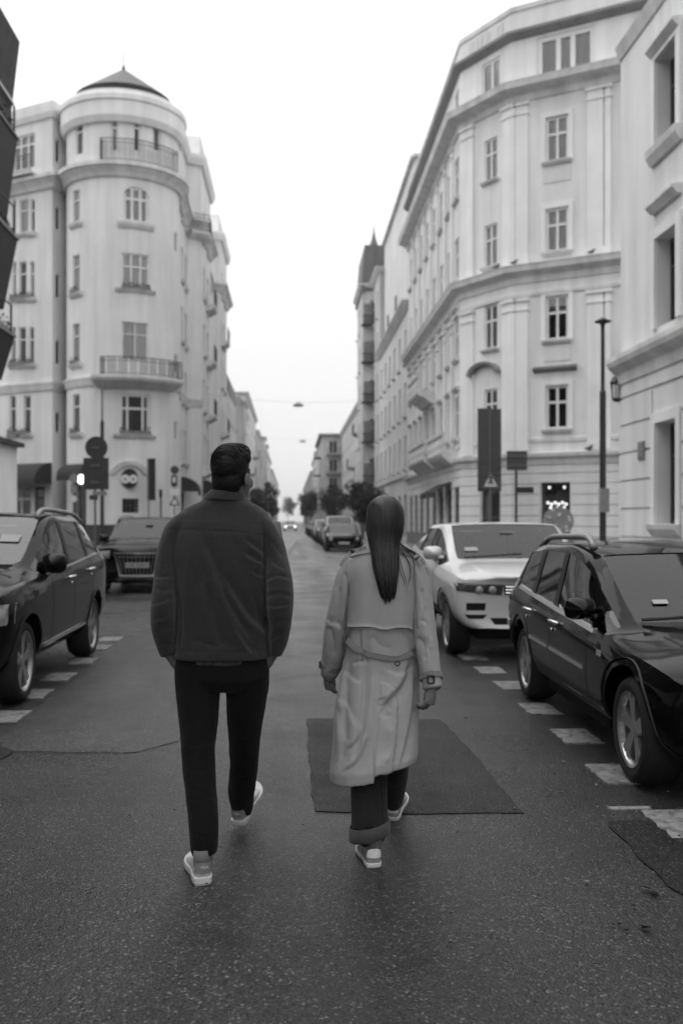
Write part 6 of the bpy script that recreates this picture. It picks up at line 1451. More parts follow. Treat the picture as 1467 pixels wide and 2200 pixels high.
# ---------------------------------------------------------------- the man
def man():
    d0 = 4.56; O = ((478 - CX) / F * d0, d0); P = lambda x, y, d=d0: ((x - CX) / F * d - O[0], d - O[1], ZY(y, d)); k = d0 / F
    base = RGT * O[0] + FWD * O[1]
    # head: turned to the right and a little up
    hc = Vector(P(499, 1017, 4.57)); M = Matrix.Rotation(R(-24), 3, 'Z') @ Matrix.Rotation(R(8), 3, 'X')
    H, q = head_pieces(hc, M, 1.04)
    nk = limb([P(494, 1035, 4.555), P(491, 1060, 4.55), P(486, 1085, 4.55)], [.062, .060, .075])
    torso = ring_loft([(*P(486, 1085, 4.55), .10, .07), (*P(480, 1120, 4.56), .19, .09), (*P(475, 1200), .17, .105), (*P(475, 1320), .155, .10), (*P(477, 1420), .165, .105), (*P(478, 1470), .15, .10)])
    aL = [P(385, 1125, 4.54), P(362, 1200, 4.50), P(353, 1290, 4.46), P(355, 1350, 4.48), P(366, 1404, 4.53), P(392, 1440, 4.57)]
    aR = [P(580, 1125, 4.56), P(592, 1200, 4.52), P(600, 1285, 4.48), P(598, 1350, 4.50), P(585, 1404, 4.55), P(562, 1440, 4.58)]
    ar = [.05, .045, .04, .036, .029, .027]
    lL = [P(430, 1430, 4.56), P(427, 1540, 4.50), P(427, 1625, 4.46), P(433, 1720, 4.36), P(440, 1830, 4.26), P(438, 1868, 4.24)]; lR = [P(528, 1430, 4.58), P(527, 1540, 4.68), P(526, 1600, 4.80), P(521, 1680, 4.90), P(524, 1738, 5.00), P(527, 1752, 5.02)]
    lr = [.085, .072, .056, .052, .036, .034]
    pcs = H + [nk, torso, limb(aL, ar), limb(aR, ar), limb(lL, lr), limb(lR, lr)]
    pcs += hand_pieces(aL[-2], Vector(aL[-1]) - Vector(aL[-2]), (-1, -.2, 0), 1, 1.0, .4) + hand_pieces(aR[-2], Vector(aR[-1]) - Vector(aR[-2]), (1, -.2, 0), -1, 1.0, .4)
    body = fuse(pcs, .0055, 3)
    o = link_mesh('person', body, 'skin', None, (base.x, base.y, 0), True); o.rotation_euler = (0, 0, -YAW)
    tag(o, 'person in dark jacket and black trousers walking away, hands in pockets', 'person')
    for s in (-1, 1): e = MB(); vf = ball(q((s * .032, .086, -.012)), (.012, .012, .012)); e.add(*vf); e.build('eye', 'eye_white', o, local=True, smooth=True)
    # hair: short, swept to the right on top
    b = lambda p, r: ball(q(p), tuple(x * 1.04 for x in r), M)
    hm = fuse([b((0, -.016, .035), (.0815, .098, .098)), b((.012, .022, .085), (.066, .074, .044)), b((.036, .01, .066), (.05, .06, .042)), b((0, -.052, -.03), (.071, .054, .075)), b((0, -.058, -.075), (.058, .036, .045)), b((.066, -.012, .0), (.015, .05, .05)), b((-.066, -.012, .0), (.015, .05, .05))], .0045, 3)
    co, no = get_co(hm); rel = (co - np.array(q((0, 0, 0)))); g = vnoise(rel * np.array([55, 55, 210]) + vnoise(rel * 18, 2)[:, None] * 3, 1); g2 = vnoise(rel * np.array([30, 120, 120]), 3); top = np.clip(rel[:, 2] * 14, 0, 1)
    set_co(hm, co + no * ((g * .0012 * (1 - top) + g2 * .0032 * top)[:, None])); hr = part('hair', hm, 'hair_black', o)
    bm = bmesh.new(); bm.from_mesh(hm); hb = BVHTree.FromBMesh(bm); bm.free(); lk = random.Random(9); mb = MB()
    for i in range(190):                                                  # combed strands swept to the right over the crown
        y0 = lk.uniform(-.10, .085); x0 = lk.uniform(-.075, -.01); ln = lk.uniform(.05, .11); P3 = []
        for j in range(9):
            t = j / 8; a = q((x0 + ln * t, y0 + .02 * t + .012 * math.sin(3 * t + i), .22)); h = hb.ray_cast(a, (M @ Vector((0, 0, -1))))
            if h[0] is not None: P3.append(tuple(h[0] + h[1] * .0012))
        if len(P3) > 4: r_ = lk.uniform(.0009, .0019); mb.tube(P3, [.0004] + [r_] * (len(P3) - 2) + [.0004], 4)
    mb.build('hair_strands', 'hair_black', hr, local=True, smooth=True)
    # jacket
    rings = [(*P(486, 1064, 4.55), .086, .075, .95), (*P(484, 1078, 4.55), .115, .082), (*P(482, 1090, 4.555), .168, .092), (*P(480, 1103, 4.56), .205, .103), (*P(478, 1120, 4.56), .224, .116), (*P(476, 1150), .232, .134, .85), (*P(474, 1200), .232, .148, .82), (*P(475, 1255), .222, .15, .80), (*P(476, 1320), .212, .148, .80), (*P(476, 1370), .213, .146, .80), (*P(476, 1407), .220, .150, .82), (*P(476, 1414), .219, .148, .82), (*P(476, 1408), .19, .12, .82), (*P(476, 1380), .17, .10, .9)]
    sL = smooth_path([(*P(420, 1126, 4.56), .045, .07), (*P(388, 1131, 4.55), .052, .078), (*P(370, 1160, 4.54), .051, .080), (*P(359, 1215, 4.515), .056, .076), (*P(358, 1245, 4.50), .056, .074), (*P(352, 1300, 4.47), .056, .072), (*P(352, 1345, 4.48), .055, .066), (*P(356, 1380, 4.50), .045, .055), (*P(361, 1404, 4.51), .036, .046), (*P(362, 1409, 4.51), .034, .043)], 4)
    sR = smooth_path([(*P(535, 1126, 4.57), .045, .07), (*P(566, 1131, 4.56), .052, .078), (*P(584, 1160, 4.55), .050, .080), (*P(593, 1205, 4.53), .055, .076), (*P(600, 1255, 4.49), .061, .074), (*P(600, 1310, 4.48), .060, .070), (*P(599, 1350, 4.50), .053, .064), (*P(595, 1384, 4.52), .044, .054), (*P(590, 1404, 4.53), .034, .044), (*P(589, 1409, 4.53), .032, .042)], 4)
    jk = fuse([ring_loft(rings, 48), limb([r[:3] for r in sL], [r[3:5] for r in sL], 24), limb([r[:3] for r in sR], [r[3:5] for r in sR], 24)], .0058, 6)
    st = [([(430, 1150), (450, 1200), (470, 1255), (492, 1305), (515, 1345), (540, 1385)], 14, 13, 's'), ([(478, 1240), (500, 1275), (530, 1320), (555, 1345), (575, 1365)], 13, 13, 's'), ([(486, 1262), (508, 1300), (530, 1335), (548, 1352)], 5, 6, 'r'),
          ([(540, 1265), (552, 1300), (562, 1335)], 5, 5, 'v'), ([(530, 1165), (550, 1180), (566, 1190)], 7, 6, 's'), ([(525, 1190), (548, 1205), (568, 1212)], 7, 7, 's'), ([(540, 1228), (555, 1238), (570, 1240)], 4, 4, 's'), ([(410, 1180), (402, 1260), (398, 1340), (392, 1395)], 12, 5, 'r'), ([(385, 1260), (392, 1320), (388, 1390)], 6, 5, 'v'), ([(440, 1250), (452, 1320), (470, 1390)], 14, 9, 's'), ([(505, 1350), (525, 1385), (545, 1405)], 8, 9, 's'), ([(420, 1375), (450, 1385), (500, 1383)], 8, 3, 'v'), ([(470, 1160), (480, 1220), (492, 1270)], 16, 8, 'r'),
          ([(330, 1240), (348, 1243), (372, 1240)], 4, 5, 's'), ([(331, 1262), (352, 1268), (375, 1262)], 4, 5, 'v'), ([(328, 1300), (350, 1296), (372, 1285)], 5, 5, 's'), ([(332, 1360), (352, 1352), (374, 1348)], 4, 4, 'v'), ([(330, 1335), (352, 1330), (376, 1316)], 4, 4, 's'), ([(340, 1385), (356, 1380), (370, 1388)], 3, 4, 'v'),
          ([(572, 1250), (595, 1240), (620, 1245)], 4, 5, 's'), ([(574, 1282), (598, 1275), (626, 1282)], 4, 6, 'v'), ([(574, 1305), (600, 1305), (624, 1300)], 4, 5, 's'), ([(580, 1345), (600, 1335), (622, 1330)], 4, 4, 'v'), ([(585, 1378), (600, 1368), (616, 1365)], 3, 4, 's'), ([(578, 1165), (592, 1180), (606, 1200)], 5, 4, 's'), ([(572, 1195), (590, 1215), (612, 1225)], 5, 4, 's'), ([(345, 1170), (352, 1200), (345, 1230)], 5, 4, 's'),
          ([(364, 1136), (400, 1138), (440, 1139), (500, 1142), (540, 1146), (568, 1151)], 1.3, 1.8, 'line'), ([(364, 1136), (440, 1139), (500, 1142), (568, 1151)], 2.5, 1.2, 'step'), ([(368, 1136), (371, 1180), (373, 1250), (380, 1310), (378, 1360), (373, 1408)], 3.4, 3, 'line'), ([(566, 1150), (569, 1220), (570, 1300), (575, 1360), (579, 1408)], 3.4, 5.5, 'line'), ([(374, 1398), (430, 1401), (520, 1401), (578, 1398)], 1.3, 2.0, 'line')]
    st = [(a, b, (c * .8 if (k_ in 'sv' and (a[0][0] < 372 or a[0][0] > 571)) else c), k_) for a, b, c, k_ in st]
    st = [(a, b * 1.2, c, k_) for a, b, c, k_ in st]
    sculpt(jk, O, st, [((9, 9, 6), 2.0, 1), ((26, 26, 12), 1.5, 2), ((70, 70, 30), .4, 3)]); jo = part('jacket', jk, 'jacket_cloth', o)
    # collar
    vs = []; n = 28
    for j, (dz, a, b) in enumerate(((-.006, .104, .094), (.008, .098, .088), (.030, .082, .074), (.034, .078, .070), (.028, .074, .066), (-.01, .078, .068))):
        for i in range(n):
            t = 2 * math.pi * i / n; c = P(485, 1068, 4.552); vs.append((c[0] + a * math.cos(t) + .006 * (j > 1), c[1] + b * math.sin(t), c[2] - .006 + dz * (1 - .25 * max(0, math.sin(t))) + .010 * math.cos(t) * -.4))
    mb = MB(); mb.add(vs, [(j * n + i, j * n + (i + 1) % n, (j + 1) * n + (i + 1) % n, (j + 1) * n + i) for j in range(5) for i in range(n)]); mb.build('collar', 'jacket_dark', jo, local=True, smooth=True)
    # shirt tail below the hem
    vs = []; n = 30; c = P(477, 1414)
    for j, (dz, s_) in enumerate(((.03, .93), (-.010, .945), (-.016, .94), (-.012, .92))):
        for i in range(n): t = 2 * math.pi * i / n; vs.append((c[0] + .19 * s_ * math.copysign(abs(math.cos(t)) ** .85, math.cos(t)), c[1] + .142 * s_ * math.copysign(abs(math.sin(t)) ** .85, math.sin(t)), c[2] + dz + .003 * math.sin(i * 2.1)))
    mb = MB(); mb.add(vs, [(j * n + i, j * n + (i + 1) % n, (j + 1) * n + (i + 1) % n, (j + 1) * n + i) for j in range(3) for i in range(n)]); mb.build('shirt', 'shirt_cloth', o, local=True, smooth=True)
    # trousers
    pel = ring_loft([(*P(477, 1395), .20, .125, .85), (*P(477, 1425), .215, .132, .85), (*P(478, 1455), .214, .135, .88), (*P(479, 1472), .195, .12, .9), (*P(479, 1482), .15, .09, .9)], 40)
    tL = smooth_path([(*P(424, 1432, 4.56), .105, .12), (*P(426, 1480, 4.55), .104, .118), (*P(427, 1550, 4.51), .089, .105), (*P(426, 1600, 4.47), .077, .092), (*P(428, 1650, 4.43), .073, .088), (*P(432, 1700, 4.38), .068, .082), (*P(436, 1750, 4.33), .064, .078), (*P(439, 1795, 4.29), .0615, .076), (*P(440, 1824, 4.275), .057, .073), (*P(442, 1838, 4.27), .048, .066)], 3)
    tR = smooth_path([(*P(531, 1432, 4.575), .105, .12), (*P(530, 1480, 4.60), .100, .116), (*P(527, 1550, 4.70), .083, .098), (*P(525, 1600, 4.79), .073, .088), (*P(524, 1650, 4.86), .070, .082), (*P(519, 1700, 4.94), .066, .080), (*P(521, 1730, 4.985), .056, .074), (*P(522, 1750, 5.0), .040, .060)], 3)
    tr = fuse([pel, limb([r[:3] for r in tL], [r[3:5] for r in tL], 24), limb([r[:3] for r in tR], [r[3:5] for r in tR], 24)], .0062, 4)
    st = [([(392, 1598), (425, 1606), (462, 1595)], 4, 5, 's'), ([(393, 1622), (428, 1632), (463, 1622)], 4, 5, 'v'), ([(395, 1655), (430, 1660), (463, 1650)], 4, 4, 's'), ([(400, 1690), (432, 1700), (463, 1692)], 4, 4, 'v'), ([(404, 1720), (436, 1722), (466, 1712)], 4, 4, 's'), ([(408, 1790), (440, 1798), (468, 1788)], 4, 4, 'v'), ([(495, 1600), (525, 1592), (556, 1602)], 4, 5, 's'), ([(496, 1630), (524, 1622), (554, 1632)], 4, 4, 'v'), ([(494, 1670), (520, 1676), (548, 1668)], 4, 4, 's'), ([(478, 1412), (479, 1440), (479, 1476)], 3, 5, 'v'), ([(400, 1455), (440, 1476), (474, 1480)], 6, 4, 's'), ([(555, 1460), (520, 1476), (484, 1482)], 6, 4, 's')]
    sculpt(tr, O, [(a, b, c * .5, k_) for a, b, c, k_ in st], [((9, 9, 7), 2.5, 4), ((26, 26, 14), 1.4, 5)]); part('trousers', tr, 'trouser_cloth', o)
    # shoes
    h1 = P(441, 1899, 4.17); s1 = make_shoe(o, (h1[0] - .008, h1[1], .0), R(15), 0, .305, 1.06, .036, 'shoe_leather', 'sole_white', 1.06); s1['label'] = 'pale left trainer flat on the road'
    tb = heel_tab(s1, .305, 1.06, .052, .096, 'shoe_grey'); text_mesh('VEJA', .016, 'shoe_white', tb, (.004, -.0105, .079), (math.pi / 2, 0, 0), depth=.0006)
    stripes = MB()
    for i in range(4): t = .34 + .06 * i; stripes.tube([(-.030, t * .305, .082 - .006 * i), (0, t * .305 + .01, .091 - .008 * i), (.030, t * .305, .082 - .006 * i)], .0035, 5)
    stripes.build('laces', 'shoe_white', s1, local=True)
    mb = MB(); mb.v, mb.f = limb([(0, .06, .06), (0, .062, .10), (0, .065, .13)], [(.034, .04), (.035, .042), (.034, .04)]); mb.mi = [0] * len(mb.f); mb.build('sock', 'sock', s1, local=True, smooth=True)
    h2 = P(515, 1780, 4.93); s2 = make_shoe(o, (h2[0] - .004, h2[1], .014), R(-13), R(21), .305, 1.06, .036, 'shoe_leather', 'sole_white', 1.06); s2['label'] = 'pale right trainer landing on its heel'
    tb = heel_tab(s2, .305, 1.06, .05, .096, 'shoe_grey'); text_mesh('VEJA', .016, 'shoe_white', tb, (.0, -.0105, .083), (math.pi / 2, 0, 0), depth=.0006)
    return o
man()

# ---------------------------------------------------------------- the woman
def woman():
    d0 = 4.70; O = ((822 - CX) / F * d0, d0); P = lambda x, y, d=d0: ((x - CX) / F * d - O[0], d - O[1], ZY(y, d)); base = RGT * O[0] + FWD * O[1]
    hc = Vector(P(826, 1121, 4.735)); M = Matrix.Rotation(R(12), 3, 'Z') @ Matrix.Rotation(R(-2), 3, 'X')
    H, q = head_pieces(hc, M, .91, ears=False)
    nk = limb([P(826, 1135, 4.72), P(827, 1160, 4.71), P(827, 1190, 4.71)], [.05, .048, .06])
    torso = ring_loft([(*P(826, 1190, 4.71), .08, .06), (*P(824, 1215, 4.71), .14, .08), (*P(822, 1290), .125, .09), (*P(821, 1380), .115, .085), (*P(818, 1450), .15, .10), (*P(816, 1500), .14, .10)])
    aL = [P(765, 1215, 4.71), P(740, 1290, 4.72), P(726, 1350, 4.74), P(714, 1415, 4.80), P(706, 1443, 4.84), P(708, 1478, 4.86)]
    aR = [P(882, 1215, 4.70), P(905, 1290, 4.66), P(912, 1360, 4.62), P(920, 1430, 4.57), P(925, 1474, 4.54), P(922, 1506, 4.54)]
    ar = [.042, .038, .034, .030, .024, .02]
    lL = [P(795, 1480, 4.70), P(793, 1600, 4.60), P(793, 1680, 4.55), P(798, 1760, 4.48), P(806, 1812, 4.45), P(805, 1836, 4.45)]; lR = [P(845, 1480, 4.72), P(848, 1600, 4.86), P(846, 1660, 4.95), P(842, 1710, 5.04), P(841, 1738, 5.07), P(841, 1750, 5.08)]
    lr = [.075, .06, .052, .042, .031, .03]
    pcs = H + [nk, torso, limb(aL[:5], ar[:5]), limb(aR[:5], ar[:5]), limb(lL, lr), limb(lR, lr)]
    pcs += hand_pieces(P(705, 1446, 4.84), (.012, .02, -.08), (-1, -.35, 0), 1, .98, .42) + hand_pieces(P(926, 1476, 4.54), (-.010, .0, -.07), (1, -.5, 0), -1, .95, .55)
    body = fuse(pcs, .005, 2)
    o = link_mesh('person', body, 'skin', None, (base.x, base.y, 0), True); o.rotation_euler = (0, 0, -YAW)
    tag(o, 'person with long straight hair walking away in a pale belted trench coat', 'person')
    for s in (-1, 1): e = MB(); vf = ball(q((s * .032, .086, -.012)), (.0115, .0115, .0115)); e.add(*vf); e.build('eye', 'eye_white', o, local=True, smooth=True)
    # coat
    k = .0022
    spec = [(1164, 790, 866, .072, 0), (1172, 780, 876, .08, 0), (1184, 762, 890, .092, 0), (1200, 748, 900, .106, 0), (1220, 742, 902, .122, 0), (1250, 748, 894, .132, 0), (1300, 750, 892, .137, 0), (1350, 749, 893, .136, 0), (1400, 744, 896, .143, 0), (1440, 735, 902, .156, 0), (1500, 723, 902, .176, .02), (1560, 717, 897, .192, .05), (1600, 714, 896, .202, .09), (1636, 709, 895, .218, .15), (1655, 711, 893, .222, .19), (1659, 712, 892, .220, .19), (1648, 722, 882, .20, .19), (1590, 730, 874, .18, .1)]
    rings = []
    for y, l, r, b, tx in spec: c = P((l + r) / 2, y, float(np.interp(y, (1440, 1500, 1560, 1600, 1640), (4.71, 4.69, 4.665, 4.65, 4.635)))); rings.append((c[0], c[1], c[2], (r - l) / 2 * k, b, .84, tx))
    sL = smooth_path([(*P(766, 1206, 4.71), .05, .07), (*P(748, 1240, 4.715), .058, .076), (*P(735, 1290, 4.72), .056, .074), (*P(724, 1345, 4.74), .058, .074), (*P(718, 1390, 4.77), .056, .068), (*P(713, 1420, 4.80), .050, .060), (*P(708, 1440, 4.82), .046, .055), (*P(708, 1436, 4.82), .038, .046), (*P(711, 1420, 4.80), .036, .044)], 4)
    sR = smooth_path([(*P(880, 1206, 4.70), .05, .07), (*P(895, 1240, 4.69), .054, .076), (*P(905, 1290, 4.67), .053, .074), (*P(911, 1345, 4.64), .055, .072), (*P(917, 1395, 4.61), .054, .068), (*P(923, 1435, 4.58), .050, .062), (*P(928, 1470, 4.55), .046, .056), (*P(929, 1477, 4.545), .045, .055), (*P(928, 1470, 4.55), .037, .046), (*P(926, 1450, 4.56), .035, .044)], 4)
    ct = fuse([ring_loft(rings, 56), limb([r[:3] for r in sL], [r[3:5] for r in sL], 24), limb([r[:3] for r in sR], [r[3:5] for r in sR], 24)], .0055, 3)
    st = [([(742, 1235), (752, 1265), (756, 1310), (750, 1345)], 3, 7, 'line'), ([(888, 1235), (890, 1290), (893, 1350)], 3, 7, 'line'),
          ([(782, 1360), (778, 1430), (776, 1500), (768, 1570), (756, 1640)], 9, 9, 's'), ([(745, 1400), (738, 1470), (735, 1550), (730, 1640)], 8, 9, 's'), ([(880, 1420), (862, 1470), (835, 1500), (822, 1520)], 10, 13, 's'), ([(890, 1450), (885, 1520), (872, 1590), (860, 1650)], 8, 12, 's'), ([(816, 1505), (813, 1560), (808, 1620), (804, 1678)], 5, 10, 'step'), ([(818, 1498), (826, 1520), (832, 1545)], 8, 10, 'v'), ([(800, 1440), (796, 1500), (788, 1560), (770, 1620), (745, 1660)], 10, 9, 'r'), ([(835, 1560), (840, 1610), (828, 1655)], 8, 8, 'r'), ([(780, 1560), (765, 1590), (745, 1610)], 5, 5, 's'), ([(722, 1520), (732, 1560), (742, 1600)], 8, 4, 's'), ([(790, 1580), (770, 1630), (740, 1655)], 5, 5, 's'), ([(735, 1440), (752, 1456), (776, 1470)], 7, 3.5, 's'), ([(727, 1500), (745, 1520), (765, 1560)], 8, 3, 's'), ([(830, 1440), (860, 1450), (895, 1430)], 8, 5, 's'), ([(758, 1425), (775, 1420), (790, 1418)], 4, 5, 'v'), ([(862, 1355), (880, 1380), (886, 1398)], 4, 6, 'v'), ([(800, 1365), (815, 1385), (840, 1395)], 8, 5, 'v'),
          ([(700, 1330), (714, 1342), (738, 1345)], 6, 4, 's'), ([(705, 1345), (715, 1375), (718, 1410)], 6, 8, 'v'), ([(728, 1345), (740, 1360), (748, 1380)], 4, 6, 's'), ([(725, 1260), (722, 1300), (712, 1340)], 6, 6, 's'), ([(745, 1265), (742, 1310), (738, 1340)], 5, 5, 's'), ([(735, 1215), (730, 1260), (715, 1320), (705, 1400)], 3, 3, 'line'),
          ([(905, 1335), (916, 1345), (922, 1375)], 5, 7, 's'), ([(896, 1370), (910, 1385), (912, 1420)], 6, 7, 'v'), ([(918, 1390), (926, 1420), (930, 1445)], 5, 6, 's'), ([(900, 1265), (908, 1300), (914, 1335)], 6, 5, 's'), ([(922, 1270), (930, 1340), (938, 1400)], 3, 3, 'line'), ([(896, 1215), (905, 1240), (912, 1270)], 5, 5, 's'), ([(912, 1300), (905, 1330), (900, 1350)], 5, 4, 's')]
    sculpt(ct, O, [(a, b * 1.25, (c * 1.35 if k_ in 'svr' else c), k_) for a, b, c, k_ in st], [((8, 8, 4), 2.0, 7), ((24, 24, 9), 1.2, 8)])
    cv, cn = get_co(ct); dd_ = cv[:, 1] + O[1]; pxx = (cv[:, 0] + O[0]) / dd_ * F + CX; pyy = HZ + (CH - cv[:, 2]) / dd_ * F; vent = (pxx > 804) & (pyy > 1590) & (cv[:, 1] < -.05); cv[vent, 2] += .035 * np.clip((pyy[vent] - 1590) / 80, 0, 1); set_co(ct, cv); co_ = part('coat', ct, 'coat_cloth', o)
    bm = bmesh.new(); bm.from_mesh(ct); bvh = BVHTree.FromBMesh(bm); bm.free()
    def onback(x, y, off=.006):
        d = d0; X = (x - CX) / F; Zs = (y - HZ) / F                              # look from behind along the line of sight
        org = Vector((0 - O[0], 0 - O[1], CH)); dr = Vector((X, 1, -Zs)); h = bvh.ray_cast(org, dr.normalized())
        p = h[0] if h[0] is not None else Vector(P(x, y, 4.6)); n = h[1] if h[0] is not None else Vector((0, -1, 0)); return p + n * off, n
    # storm flap over the shoulders: a loose layer with a scalloped lower edge
    n = 44; rows = []; hem = lambda x: float(np.interp(x, (742, 750, 770, 790, 805, 820, 835, 850, 870, 884, 893), (1343, 1347, 1346, 1345, 1347, 1352, 1351, 1347, 1348, 1356, 1362)))
    vs = []; m = 18
    for j in range(m + 1):
        for i in range(n + 1):
            x = 748 + (891 - 748) * i / n; y0 = 1186 + 12 * (abs(i / n - .5) * 2) ** 2; y = y0 + (hem(x) - y0) * j / m; xx = x
            p, nn = onback(xx, y, .003 + .016 * (j / m) ** 1.5); p = p + Vector((0, -.004 * math.sin(i * .55 + j * .1) * (j / m) ** 2 - .004 * math.sin(i * .23 + 1) * (j / m), 0)); vs.append(p)
    pts = np.array([tuple(v) for v in vs]).reshape(m + 1, n + 1, 3)
    for _ in range(3): pts[1:-1, 1:-1, 1] = (pts[:-2, 1:-1, 1] + pts[2:, 1:-1, 1] + pts[1:-1, :-2, 1] + pts[1:-1, 2:, 1]) / 4; pts[-1, 1:-1, 1] = (pts[-1, :-2, 1] + pts[-1, 2:, 1] + pts[-1, 1:-1, 1]) / 3
    outer = [tuple(p) for p in pts.reshape(-1, 3)]; inner = [(p[0], p[1] + .005, p[2] + .001) for p in outer]; K = len(outer); w1 = n + 1
    fs = [(j * w1 + i, j * w1 + i + 1, (j + 1) * w1 + i + 1, (j + 1) * w1 + i) for j in range(m) for i in range(n)]; fs += [tuple(K + q_ for q_ in reversed(f)) for f in fs]
    loop = [i for i in range(w1)] + [j * w1 + n for j in range(1, m + 1)] + [m * w1 + i for i in range(n - 1, -1, -1)] + [j * w1 for j in range(m - 1, 0, -1)]
    fs += [(loop[i], loop[(i + 1) % len(loop)], K + loop[(i + 1) % len(loop)], K + loop[i]) for i in range(len(loop))]
    fm = from_vf((outer + inner, fs)); sculpt(fm, O, [([(818, 1285), (819, 1348)], 2, 3, 'line'), ([(827, 1285), (828, 1348)], 2, 3, 'line'), ([(790, 1230), (786, 1290), (790, 1345)], 7, 6, 's'), ([(765, 1240), (764, 1290), (760, 1340)], 6, 5, 's'), ([(860, 1250), (868, 1300), (872, 1350)], 8, 5, 's'), ([(795, 1285), (810, 1310), (820, 1340)], 5, 4, 's')], [((16, 16, 12), .9, 12)])
    so = part('storm_flap', fm, 'coat_cloth', co_)
    # belt hanging slack across the back
    def ribbon(path, hw, off, thick, name, m_, par):
        pth = smooth_path(path, 6); vs = []
        for i, (x, y) in enumerate(pth):
            a, b = pth[max(i - 1, 0)], pth[min(i + 1, len(pth) - 1)]; dx, dy = b[0] - a[0], b[1] - a[1]; L = math.hypot(dx, dy); nx, ny = -dy / L * hw, dx / L * hw
            p1, _ = onback(x + nx, y + ny, off); p2, _ = onback(x - nx, y - ny, off); yy = min(p1.y, p2.y) * .7 + max(p1.y, p2.y) * .3; p1.y = p2.y = yy
            for p, dy_ in ((p1, 0), (p2, 0), (p2, thick), (p1, thick)): vs.append((p.x, p.y + dy_, p.z))
        N = len(pth); mb = MB(); mb.add(vs, [(4 * i + j, 4 * i + 4 + j, 4 * i + 4 + (j + 1) % 4, 4 * i + (j + 1) % 4) for i in range(N - 1) for j in range(4)] + [(3, 2, 1, 0), (4 * N - 4, 4 * N - 3, 4 * N - 2, 4 * N - 1)]); return mb.build(name, m_, par, local=True)
    bl = ribbon([(736, 1370), (748, 1372), (762, 1388), (782, 1402), (805, 1409), (835, 1415), (858, 1414), (876, 1406), (892, 1394)], 6.2, .009, .006, 'belt', 'coat_belt', co_)
    for dy in (-3.6, -1.2, 1.2, 3.6): ribbon([(750, 1374 + dy), (764, 1389 + dy), (782, 1402 + dy), (805, 1409 + dy), (835, 1415 + dy), (858, 1414 + dy), (876, 1406 + dy), (890, 1395 + dy)], .35, .0102, .001, 'stitching', 'coat_cloth', bl)
    ribbon([(777, 1352), (777, 1400), (778, 1420)], 1.6, .004, .006, 'belt_loop', 'coat_belt', co_)
    p, _ = onback(853, 1425, .006); mb = MB(); mb.tube([tuple(p + Vector((.011 * math.cos(a), 0, .011 * math.sin(a) * (.8 if math.sin(a) > 0 else 1)))) for a in [2 * math.pi * i / 14 for i in range(15)]], .0022, 6); mb.build('d_ring', 'button_horn', bl, local=True, smooth=True)
    # epaulette and its button, collar edge
    ep = ribbon([(788, 1179), (772, 1182), (757, 1186), (745, 1199), (732, 1216)], 5.0, .006, .004, 'epaulette', 'coat_cloth', co_)
    p, nn = onback(757, 1184, .013); mb = MB(); mb.add(*ball(p, (.010, .005, .010))); mb.build('button', 'button_horn', ep, local=True, smooth=True)
    ep2 = ribbon([(866, 1184), (882, 1188), (896, 1200), (906, 1215)], 5.0, .006, .004, 'epaulette', 'coat_cloth', co_)
    vs = []; n2 = 30
    for j, (dz, a, b) in enumerate(((-.02, .105, .095), (.0, .098, .088), (.03, .080, .072), (.052, .068, .06), (.05, .062, .055), (.0, .064, .056))):
        for i in range(n2): t = 2 * math.pi * i / n2; c = P(827, 1168, 4.71); vs.append((c[0] + a * math.cos(t), c[1] + b * math.sin(t), c[2] + dz + .004 * math.sin(3 * t)))
    mb = MB(); mb.add(vs, [(j * n2 + i, j * n2 + (i + 1) % n2, (j + 1) * n2 + (i + 1) % n2, (j + 1) * n2 + i) for j in range(5) for i in range(n2)]); mb.build('collar', 'coat_cloth', co_, local=True, smooth=True)
    # cuff straps with buckles
    def cuff(path, t0, hw, r, name='cuff_strap'):
        i = int(t0 * (len(path) - 1)); c = Vector(path[i][:3]); t = (Vector(path[i + 1][:3]) - Vector(path[i - 1][:3])).normalized(); sx = Vector((1, 0, 0)); sx = (sx - t * sx.dot(t)).normalized(); sy = t.cross(sx); a, b = path[i][3] + r, path[i][4] + r; vs = []; nn_ = 28
        for dz, e in ((-hw, 0), (-hw, .004), (hw, .004), (hw, 0)):
            for q_ in range(nn_): al = 2 * math.pi * q_ / nn_; vs.append(tuple(c + t * dz + sx * ((a + e) * math.cos(al)) + sy * ((b + e) * math.sin(al))))
        mb = MB(); mb.add(vs, [(j * nn_ + q_, j * nn_ + (q_ + 1) % nn_, ((j + 1) % 4) * nn_ + (q_ + 1) % nn_, ((j + 1) % 4) * nn_ + q_) for j in range(4) for q_ in range(nn_)]); s_ = mb.build(name, 'coat_belt', co_, local=True)
        return s_, c, t, sx, sy, a, b
    s_, c, t, sx, sy, a, b = cuff(sR, .62, .012, .002); yb = -abs(b) - .006; cc = c + Vector((-.008, yb, 0)); mb = MB()
    for (x0, z0, x1, z1) in ((-.014, -.017, .014, -.017), (.014, -.017, .014, .017), (.014, .017, -.014, .017), (-.014, .017, -.014, -.017)): mb.tube([tuple(cc + Vector((x0, 0, z0))), tuple(cc + Vector((x1, 0, z1)))], .0042, 6)
    mb.build('buckle', 'button_horn', s_, local=True)
    s_, c, t, sx, sy, a, b = cuff(sL, .66, .012, .002); cc = c + Vector((-a - .004, -.02, 0)); mb = MB(); mb.box(tuple(cc), (.008, .026, .034)); mb.build('buckle', 'button_horn', s_, local=True)
    ribbon([(713, 1428), (706, 1436), (700, 1446), (690, 1452)], 5, .006, .004, 'strap_end', 'coat_cloth', co_)
